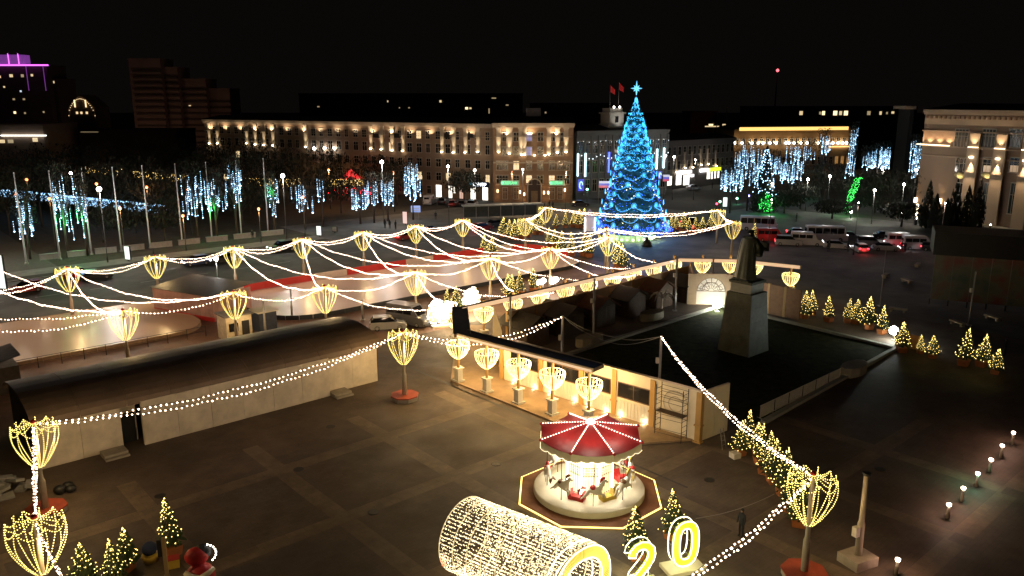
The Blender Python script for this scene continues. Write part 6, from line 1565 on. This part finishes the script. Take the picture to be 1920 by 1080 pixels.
for x in (-1,9,-9): put('window', MB().box(x*kf-.4,x*kf+.4,-.1,-.003,q.z+8*kf,q.z+12*kf).mesh('window', M_pane_warm), t)
# low building far left with white line
q = YZ(0,254,250); kf = 250/FPX; a = far_block(-60,80,237,250,'low building with a bright white light line, far left edge',M_farw,[(3,265,12,6,2),(20,265,10,6,1),(66,262,9,7,2)],depth=20,name='low_building')
put('light_line', MB().box(60*kf,143*kf,-.6,-.3,q.z-.15,q.z+.15).mesh('light_line', emit('white_line',(0.95,1,.9),4.0)), a)
far_block(150,330,247,262,'dark low block with a faint lit strip, left background',M_farw2,[(168,247,32,1.5,1)],name='low_building')
# scattered roofs and windows behind the wing
wl = [(597,200,4,2,1),(727,190,2,3,2),(749,202,2,2,1),(767,202,3,2,1),(826,190,4,4,2),(875,203,5,4,3),(882,203,4,3,2),(917,208,2,9,1),(951,197,5,2,1),(926,184,8,2,1)]
far_block(560,980,178,360,'long dark block with a few lit windows behind the apartment wing',M_farw2,wl)
far_block(995,1150,196,380,'dark block just left of the giant tree tip, far behind',M_farw2,[(1023,211,3,3,1)][:1])
far_block(1405,1720,202,400,'long dark block with a row of lit windows, upper right background',M_farw2,[(1502,212,6,7,2),(1538,212,4,5,1),(1544,212,5,7,3),(1566,212,7,8,3),(1576,212,5,7,2),(1586,212,7,8,3),(1629,212,6,7,1),(1651,212,4,6,2),(1663,212,3,4,1),(1674,211,5,4,2)],lit=(1,.9,.6))
far_block(1295,1345,212,330,'dark red brick block right of the giant tree',mat('red_brick_far',(0.14,0.03,0.02),.9,noise=.2),[(1313,204,3,3,3)][:0])
far_block(1340,1400,232,320,'building edge with warm lit cornice behind the street',M_farw2,[(1335,237,26,2,2),(1333,234,8,3,3),(1358,234,7,3,2)])
p = YZ(1458,132,900); t = thing('radio_mast','thin mast with a red beacon in the night sky','mast',(p.x,900,0))
put('mast', MB().tube([(0,0,0),(0,0,p.z)],[1.2,.25],4).mesh('mast', M_dark), t); put('beacon', MB().ball((0,0,p.z),1.6,8,6).mesh('beacon', emit('red_beacon',(1,.08,.1),5.0)), t)
for x,y in ((1363,205),(1345,212)):
    p = YZ(x,y,315); t = thing('antenna_mast','thin roof antenna right of the giant tree, '+('taller' if x>1350 else 'shorter'),'antenna',(p.x,315,0)); put('mast', MB().tube([(0,0,0),(0,0,p.z+1)],.15,4).mesh('mast', M_steel), t)

# ------------------------------------------------------------------ flagpoles
fp = [((50,495),(28,320)),((113,487),(88,315)),((172,478),(151,312)),((228,472),(212,309)),((282,466),(268,305)),((342,458),(332,301)),((398,452),(386,299)),((453,445),(441,296)),((503,437),(494,294))]
ms_fp = MB().lathe([(.14,0),(.12,6),(.07,14)],8).ball((0,0,14.05),.12,6,4).mesh('shaft', mat('flagpole_white',(0.75,0.78,0.85),.35,noise=.05))
for i,(bp_,tp_) in enumerate(fp):
    p = G(*bp_); t = thing('flagpole',f'bare white flagpole, {ORD(i)} from the left in the row along the park','flagpole',p,0,'row of bare white flagpoles')
    put('shaft', ms_fp, t, sc=(1,1,1)); put('base', MB().lathe([(.3,0),(.28,.25),(.15,.3)],8).mesh('base', M_steel), t)
    k_ = i*1.0
for i in range(9):
    p = G(75+i*52, 488-i*5.6); q = G(115+i*52, 484-i*5.6); L=(q-p).length
    t = thing('parapet_wall',f'low pale wall behind the flagpoles, {ORD(i)} piece from left','low wall',p,math.atan2(q.y-p.y,q.x-p.x),'low pale walls behind the flagpoles')
    put('wall', MB().box(0,L,-.2,.2,0,.85).mesh('wall', mat('pale_concrete',(0.30,0.30,0.28),.8,noise=.15)), t); put('coping', MB().box(-.05,L+.05,-.26,.26,.852,.95).mesh('coping', MATS['pale_concrete']), t)
# ------------------------------------------------------------------ street lamps
SL = [(186,356,492,'w',1700,'bright white lamp between the third and fourth flagpoles'),(530,331,452,'w',1300,'white lamp on a tall pole right of the last flagpole'),(840,313,432,'w',800,'tall white lamp at the street before the shops'),(716,305,420,'w',1500,'white lamp high above the park avenue'),
 (343,406,470,'o',500,'bright orange lamp beside the sixth flagpole'),(485,393,455,'o',300,'orange lamp left of the last flagpole'),(181,346,455,'o',200,'small orange lamp above the bright white one'),(275,352,440,'o',250,'orange lamp between fifth and sixth flagpole'),(568,371,445,'o',300,'orange lamp among icicle trees, middle'),(352,357,440,'o',120,'dim orange lamp above the bright orange one'),(30,365,470,'o',150,'orange lamp at the left edge above the first flagpole'),(93,374,470,'o',120,'orange lamp beside the second flagpole'),(225,392,480,'o',200,'orange lamp under the fourth flagpole'),(50,338,450,'o',60,'small reddish lamp far left'),(133,326,430,'w',120,'small white lamp above the left icicle trees'),
 (1656,320,385,'w',300,'white lamp in the right park by the icicle curtain'),(1515,337,395,'w',500,'flat white lamp in the middle of the right park'),(1556,331,390,'w',500,'flat white lamp right of the middle park lamp'),(1640,358,420,'w',600,'white lamp on the dark lawn of the right park'),(1695,347,415,'w',600,'white lamp near the columned building'),(1448,346,400,'w',300,'white lamp under the dark bulb conifer'),(1596,398,410,'w',60,'low white lamp at the park edge'),(1718,320,410,'w',200,'white lamp touching the corner of the columned building'),
 (1382,373,383,emit('green_lamp',(0.2,1.0,0.5),12.0),60,'low green lamp at the park corner left'),(1515,358,372,MATS['green_lamp'],60,'low green lamp in the middle of the park'),(1404,368,380,emit('violet_lamp',(0.4,0.35,1.0),6.0),20,'violet lamp under the icicle trees'),(1344,383,395,emit('red_signal',(1,.05,.1),6.0),10,'red signal lamp at the crossing'),(1350,379,390,MATS['green_lamp'],10,'green signal lamp at the crossing'),(1101,356,385,MATS['green_lamp'],40,'green traffic light at the city hall corner'),(890,320,388,'w',250,'white lamp inside a bare tree by the shops'),(1264,295,375,'w',350,'double street lamp before the bright shops'),(1248,293,375,'w',200,'left head of the double street lamp'),(405,487,552,'w',350,'white flood lamp on a thin pole at the left end of the long rink')]
for px,py,yb,gl,W,l in SL:
    p = G(px + (px-960)*-.0 + 0, yb); top = YZ(px,py,p.y)
    col = WHITE if gl=='w' else (ORANGE if gl=='o' else gl.node_tree.nodes['Principled BSDF'].inputs['Emission Color'].default_value[:3])
    street_lamp(Vector((top.x,p.y,0)), top.z, l, gl, W, col, .36 if W>1000 else .26)
# road lighting posts outside the left and bottom edges plus over the square, as the lit asphalt shows
street_lamp(G(-160,520), 10, 'street lamp beyond the left edge of the road', 'w', 6500, (1,.85,.68), .3)
street_lamp(G(620,392), 9, 'street lamp hidden in the park behind the icicle trees', 'o', 900, ORANGE, .25)
for px,py,l in ((980,405,'left'),(1180,395,'middle'),(1300,375,'right')): street_lamp(G(px,py), 10, f'street lamp on the crossing behind the small lit firs, {l} one', 'w', 900, (1,.86,.7), .16)
for px,l in ((740,'left'),(960,'middle'),(1060,'right')): 
    p = YZ(px,400,180); street_lamp(Vector((p.x,180,0)), 9, f'warm street lamp before the brown house fronts, {l} one', 'o' , 2200, (1,.62,.32), .12)
for i,(px,py) in enumerate([(1440,470),(1600,478),(1760,480)]): street_lamp(G(px,py), 8.5, f'dim street lamp along the traffic jam, {ORD(i)} from left', 'w', 420, (1,.7,.62), .1)
# light boxes and blue road sign
for px,y0,y1,l,m_ in ((241,462,490,'narrow white light box by the road under the fourth flagpole',1),(5,478,545,'tall light box at the left edge by the road',1),(599,424,444,'small bright light box by the road, middle left',1),(628,425,437,'dark narrow box right of the small light box',0),(760,397,422,'pinkish advertising light box on the street',2),(1359,370,390,'slim glowing advertising pillar beside the lamp basket',1)):
    p = G(px,y1); h = YZ(px,y0,p.y).z; w = .55 if px != 5 else .9
    t = thing('light_box',l,'light box',p,R(-20)); put('case', MB().box(-w,w,-.1,.12,.25,h+.08).box(-.1,.1,-.05,.05,0,.25).mesh('case', M_dark), t)
    put('lit_face', MB().box(-w+.08,w-.08,-.13,-.102,.35,h).mesh('lit_face', {0:mat('grey_face',(.2,.2,.2)),1:emit('lightbox_face',(.9,1,.92),(1.2),True),2:emit('lightbox_pink',(1,.65,.6),.8,True)}[m_]), t)
p = G(780,412); t = thing('road_sign','blue road sign on posts before the shops','road sign',p,0)
hz = YZ(780,397,p.y).z
put('post', MB().tube([(-.6,0,0),(-.6,0,hz)],.05,6).tube([(.6,0,0),(.6,0,hz)],.05,6).mesh('post', M_steel), t); pl=put('plate', MB().box(-1.0,1.0,-.1,-.06,hz-.1,hz+1.3).mesh('plate', emit('sign_blue',(0.15,0.3,0.8),.8)), t)
for z in (.25,.65): put('white_bar', MB().box(-.8,.7,-.13,-.102,hz+z,hz+z+.15).mesh('white_bar', M_white), pl)

# ------------------------------------------------------------------ park trees hung with icicle lights
def icicle_mesh(L, seed):
    rnd = random.Random(seed); b = MB(); n = int(L/.34)
    b.tube([(0,0,0),(0,0,-L)],.025,4,1,sm=False)
    for i in range(n):
        if rnd.random()<.25: continue
        b.bulb((rnd.uniform(-.03,.03),0,-L*i/n), .055 if rnd.random()<.8 else .11)
    b.bulb((0,0,-L), .14)
    return b.mesh('icicle_light', M_ice, emit('icicle_tube',(0.08,0.32,0.60),.5))
IC = [icicle_mesh(L,i) for i,L in enumerate((1.6,2.4,3.2,4.2))]
def bare_tree(seed, h, cr):
    rnd = random.Random(seed); b = MB(); b.tube([(0,0,0),(0,0,h*.3),(.1,.1,h*.55)],[.22,.17,.12],7); tips=[]
    for i in range(9):
        a = i*2.4+rnd.uniform(-.3,.3); z0 = h*(.28+.03*i); r1 = cr*rnd.uniform(.5,.9); z1 = h*rnd.uniform(.6,.95)
        m_ = (r1*.5*math.cos(a), r1*.5*math.sin(a), (z0+z1)/2+.3); e_ = (r1*math.cos(a), r1*math.sin(a), z1)
        b.tube([(.05,.05,z0),m_,e_],[.10,.06,.03],5)
        for j in range(5):
            a2 = a+rnd.uniform(-.8,.8); rr = r1*rnd.uniform(.7,1.25); z2 = z1+rnd.uniform(-1.2,1.0); b.tube([m_ if j<2 else e_,(rr*math.cos(a2),rr*math.sin(a2),z2)],[.035,.012],4); tips.append((rr*math.cos(a2),rr*math.sin(a2),z2))
    return b, tips
def icicle_tree(px, yb, ytop, ybot, w, n, label, green=None, seed=0, cold=True):
    p = G(px,yb); top = YZ(px,ytop,p.y).z; bot = YZ(px,ybot,p.y).z; cr = w*p.y/FPX/2; rnd = random.Random(seed+int(px))
    t = thing('icicle_tree', label, 'tree', (p.x,p.y,0), 0, 'park trees hung with falling icicle lights')
    b, tips = bare_tree(seed+int(px), top+1.2, cr); 
    put('trunk', b.mesh('trunk', M_bark), t)
    q = MB()
    for k in range(420):
        a = rnd.uniform(0,6.28); r = cr*math.sqrt(rnd.random())*1.05; z = top+1.4-(top-bot+1)*rnd.random()*.75; q.poly([(r*math.cos(a),r*math.sin(a),z),(r*math.cos(a)+.35*rnd.uniform(-1,1),r*math.sin(a),z+.3),(r*math.cos(a),r*math.sin(a)+.3,z+.25*rnd.uniform(-1,1))])
    put('twigs', q.mesh('twigs', M_leafdark), t, kind='stuff')
    for k in range(n):
        a = rnd.uniform(0,6.28); r = cr*math.sqrt(rnd.random()); L_i = rnd.randrange(4); Ls = (1.6,2.4,3.2,4.2)[L_i]; z = max(bot+Ls, bot+Ls+(top-bot-Ls)*rnd.random())
        if z > top: z = top
        put('icicle_light', IC[L_i], t, loc=(r*math.cos(a),r*math.sin(a),z), rot=(0,0,rnd.uniform(0,6)))
    lamp((0,-cr*.3,(top+bot)/2), 70, (0.35,0.6,1.0), .5, t)
    if green: lamp((0,cr*.2-1.2,green), 330, (0.05,1.0,0.15), .3, t)
TL_ = [(57,486,362,452,42,16,'icicle lit tree behind the first flagpole',None),(128,482,324,450,36,18,'icicle lit tree behind the second flagpole, with green glow',6),(165,480,332,448,26,12,'narrow icicle lit tree at the third flagpole',6.5),(372,455,320,410,48,24,'wide icicle lit tree at the sixth and seventh flagpoles',None),(408,452,330,398,36,16,'icicle lit tree at the seventh flagpole, greenish',6),(445,447,306,396,34,18,'tall icicle lit tree at the eighth flagpole',None),(516,440,336,408,20,12,'slim icicle lit tree right of the last flagpole with green crown',8),(572,430,345,402,44,14,'icicle lit tree in front of the orange lamp',None),(606,425,334,378,14,6,'small icicle bunch left of the avenue',None),(676,420,350,395,30,20,'icicle lit tree right of the avenue, first',None),(702,418,336,386,30,16,'icicle lit tree right of the avenue, second',None),(728,415,338,386,26,16,'icicle lit tree right of the avenue, third',None),(775,412,306,380,30,46,'dense tall icicle lit tree closing the left park',None),
 (1368,400,315,360,46,38,'dense icicle lit tree at the corner of the right park',None),(1400,395,270,350,60,44,'big icicle lit tree behind the corner one',None),(1448,385,292,325,22,14,'small icicle bunch right of the dark conifer',None),(1478,382,300,344,46,40,'bright teal icicle tree in the middle of the right park',None),(1500,378,275,300,70,26,'high icicle lights before the gold cornice building',None),(1536,376,252,290,26,14,'icicle tree top with a bright tip before the gold cornice',None),(1588,395,240,334,18,26,'tall column of icicle lights beside the gold cornice end',None),(1620,385,285,315,28,14,'dim icicle bunch right of the tall column',None),(1643,383,276,316,34,46,'bright icicle curtain tree in the right park',None),(1705,390,264,334,20,26,'icicle lit tree touching the columned building',None)]
for i,(px,yb,yt,ybt,w,n,l,g) in enumerate(TL_): icicle_tree(px,yb,yt,ybt,w,n,l,g,i)
# conifer with white dots and green foot, and green wound tree
p = G(1430,398); t = thing('bulb_conifer','dark conifer dotted with white bulbs, green light at its foot','conifer',p)
rnd = random.Random(8); b = MB(); q = MB(); g_ = MB(); h=15; 
for k in range(1200):
    z=.5+(h-.5)*(1-math.sqrt(rnd.random())); r=3.2*(1-z/h)*rnd.uniform(.6,1.05)+.1; a=rnd.uniform(0,6.28); c,s_=math.cos(a),math.sin(a); b.poly([(r*c-.3*s_,r*s_+.3*c,z-.3),(r*c+.3*s_,r*s_-.3*c,z-.3),(r*c*1.1,r*s_*1.1,z+.4)])
for k in range(150): z=4+10*rnd.random(); r=3.4*(1-z/h)+.1; a=rnd.uniform(0,6.28); q.bulb((r*math.cos(a),r*math.sin(a),z),.12)
for k in range(160): z=.6+3.8*rnd.random(); r=1.9*(1-z/6); a=rnd.uniform(0,6.28); g_.bulb((r*math.cos(a)+.5*math.sin(z*2),r*math.sin(a)-1.5,z),.10)
put('crown',b.mesh('crown',M_leafdark),t); put('trunk', MB().tube([(0,0,0),(0,0,h*.9)],[.25,.03],6).mesh('trunk', M_bark), t); put('bulb',q.mesh('bulb',M_ice),t,kind='stuff'); M_gr = emit('green_bulb',(0.03,1.0,0.10),2.2); put('green_bulb',g_.mesh('green_bulb',M_gr),t,kind='stuff'); lamp((0,-3.6,2.2),260,(.05,1,.15),.3,t)
p = G(1586,402); t = thing('green_wound_tree','slanting tree wound with bright green lights in the right park','tree',p)
put('trunk', MB().tube([(0,0,0),(.4,0,4),(1.8,0,8)],[.25,.2,.08],7).mesh('trunk', M_bark), t); b=MB()
for k in range(230): z=.5+7.6*rnd.random(); x=.1*z+.02*z*z+rnd.uniform(-.7,.7); b.bulb((x,rnd.uniform(-.6,.6),z),.10)
for s in (-1,1): put('limb', MB().tube([(1.0,0,6),(1.0+s*1.8,.4,8.6)],[.08,.02],5).mesh('limb', M_bark), t)
put('green_bulb', b.mesh('green_bulb', M_gr), t, kind='stuff'); lamp((-.8,-1.2,3),180,(.05,1,.12),.3,t)
# garlanded roof of the avenue (blue white light canopy) from far left
def light_canopy(p, q, w, label, m, name='light_canopy', n=1400, drop=.9, r=.075):
    L=(q-p).length; a=math.atan2(q.y-p.y,q.x-p.x); t=thing(name,label,'light canopy',(p.x,p.y,0),a); rnd=random.Random(int(L)); b=MB()
    for k in range(n):
        x=L*rnd.random(); y=w*rnd.random(); z=p.z+(q.z-p.z)*x/L-(drop*rnd.random() if y<.6 or rnd.random()<.3 else 0); b.bulb((x,y,z),r)
    put('bulb', b.mesh('bulb', m), t, kind='stuff')
    for i in range(int(L/8)+1): put('post', MB().tube([(i*8,0,0),(i*8,0,p.z)],.07,5).mesh('post', M_dark), t)
    put('rope', MB().tube([(0,0,p.z),(L,0,q.z)],.03,4).tube([(0,w,p.z),(L,w,q.z)],.03,4).mesh('rope', M_wire), t)
pa = G(-10,357,5.5); pb_ = G(290,388,5.5)
light_canopy(pa,pb_,2.6,'long band of blue white icicle lights running across the dark park, left',emit('pale_canopy_bulb',(0.35,0.65,1.0),2.2),n=4200,drop=1.3,r=.065)
for x0,y0,x1,y1,zz,l,n_ in ((150,313,225,318,3.6,'far whitish garland over the left park',120),(245,322,350,330,3.6,'far yellow light curtain seen through the left park',260),(455,335,560,338,3.6,'far dotted yellow lights behind the flagpole row end',120),(615,338,700,336,3.6,'dense yellow light curtain over the avenue',330),(795,334,835,337,3.6,'short yellow light curtain beside the lamp post',110)):
    pa,pb_=G(x0,y0,zz),G(x1,y1,zz); light_canopy(pa,pb_,1.2,l,emit('far_yellow_bulb',(1.0,0.66,0.20),3.0),n=n_,drop=1.8,r=.12)
# red lit arch over the avenue
p=G(660,368); h0=YZ(660,333,p.y).z; t=thing('red_light_arch','small red glowing roof over the park avenue','pavilion',p)
put('roof', MB().lathe([(3.2,h0-.2),(1.2,h0+1.2),(.1,h0+2.2)],10).mesh('roof', emit('red_glow_roof',(1.0,0.02,0.03),.9)), t)
for s in (-2.6,2.6): put('post', MB().tube([(s,0,0),(s,0,h0)],.1,6).mesh('post', M_dark), t)
b=MB(); 
for k in range(60): b.bulb((random.uniform(-6,6),-1,random.uniform(.5,2.4)),.11)
put('bulb', b.mesh('bulb', M_tail), t, kind='stuff'); lamp((0,-2,h0+.5),120,(1,.05,.05),.3,t)
# dark tree masses
def big_tree(px, py, h, cr, label, m=None, dense=900):
    p=G(px,py); t=thing('dark_tree',label,'tree',p,0,'dark leafless trees of the park'); rnd=random.Random(int(px*3)); b,tips=bare_tree(int(px),h,cr); put('trunk', b.mesh('trunk', M_bark), t); q=MB()
    for k in range(dense):
        a=rnd.uniform(0,6.28); ph=rnd.uniform(-1,1); r=cr*rnd.random()**.4*(1+.25*math.sin(a*3+ph*4)); z=h*.66+h*.34*ph*rnd.random()**.3; s=math.sqrt(max(0,1-((z-h*.66)/(h*.36))**2)); x,y=r*s*math.cos(a),r*s*math.sin(a); w=.5
        q.poly([(x,y,z),(x+w*rnd.uniform(-1,1),y+w*rnd.uniform(-1,1),z+.3),(x+w*rnd.uniform(-1,1),y,z-.4)])
    put('crown', q.mesh('crown', m or M_leafdark), t, kind='stuff')
rnd0 = random.Random(99)
bt = [(20,440,13,6),(80,425,14,7),(215,430,13,6),(255,420,14,7),(300,430,12,6),(150,400,15,7),(345,415,13,6),(400,395,15,7),(470,400,14,6),(520,385,15,7),(560,390,13,6),(610,375,14,6),(700,378,12,6),(745,385,11,5),(640,400,9,4),(455,425,10,5),(230,460,8,4),(310,455,8,4),(45,400,15,8),(110,385,15,8),(200,380,15,8),(290,375,16,8),(360,370,15,8),(440,368,15,8),(870,383,8.5,4.5),(1545,380,10,5),(1610,395,9,5),(1665,400,10,6),(1500,392,6,4),(1470,400,5,4),(1690,425,5,4),(1640,400,4,5),(1560,410,4,4)]
for i,(x,y,h,c_) in enumerate(bt):
    big_tree(x,y,h,c_, f'dark bare park tree {"left of the flagpole row end" if x<520 else ("before the apartment wing" if x<800 else ("beside the shop front" if x<900 else "in the dark right park"))}, about {["low","medium","tall"][int(min(2,(h-4)//5))]}, {ORD(i%20)} {"near" if i<20 else "far"}')

# glow under the cornices of the two lit houses comes from strip lamps on the ledge below
for bl, W_ in ((apt,1500),(cor,420)):
    for i in range(int(bl.L/6)):
        lamp((3+i*6,-.75,bl.H-2.6), W_/ (bl.L/6) *4.2, (1.0,.72,.44), .1, bl.t, 'SPOT', (0,.12,1), 150, 1.0)
    put('ledge_strip', MB().box(.3,bl.L-.3,-.5,-.3,bl.H-2.95,bl.H-2.85).mesh('ledge_strip', M_corn), bl.t)
for i in range(4):
    q_ = th.F.A + th.F.u*(2+i*6.5) + th.F.n*7; street_lamp(Vector((q_.x,q_.y,0)), 1.0, f'added low lamp washing the columned building, {ORD(i)} from left', 'w', 420, (1,.68,.42), .12)  # lamps added to brighten the columned front
for px,Y in ((260,395),(400,400),(60,350)):
    p = YZ(px,300,Y); street_lamp(Vector((p.x,Y,0)), 9, f'added unseen lamp brightening the dim tower blocks, at {["left","middle","far left"][(260,400,60).index(px)]}', 'o', 2600, (1,.6,.42), .1)  # lamps added out of sight to lift the dark tower blocks
bpy.context.view_layer.update()
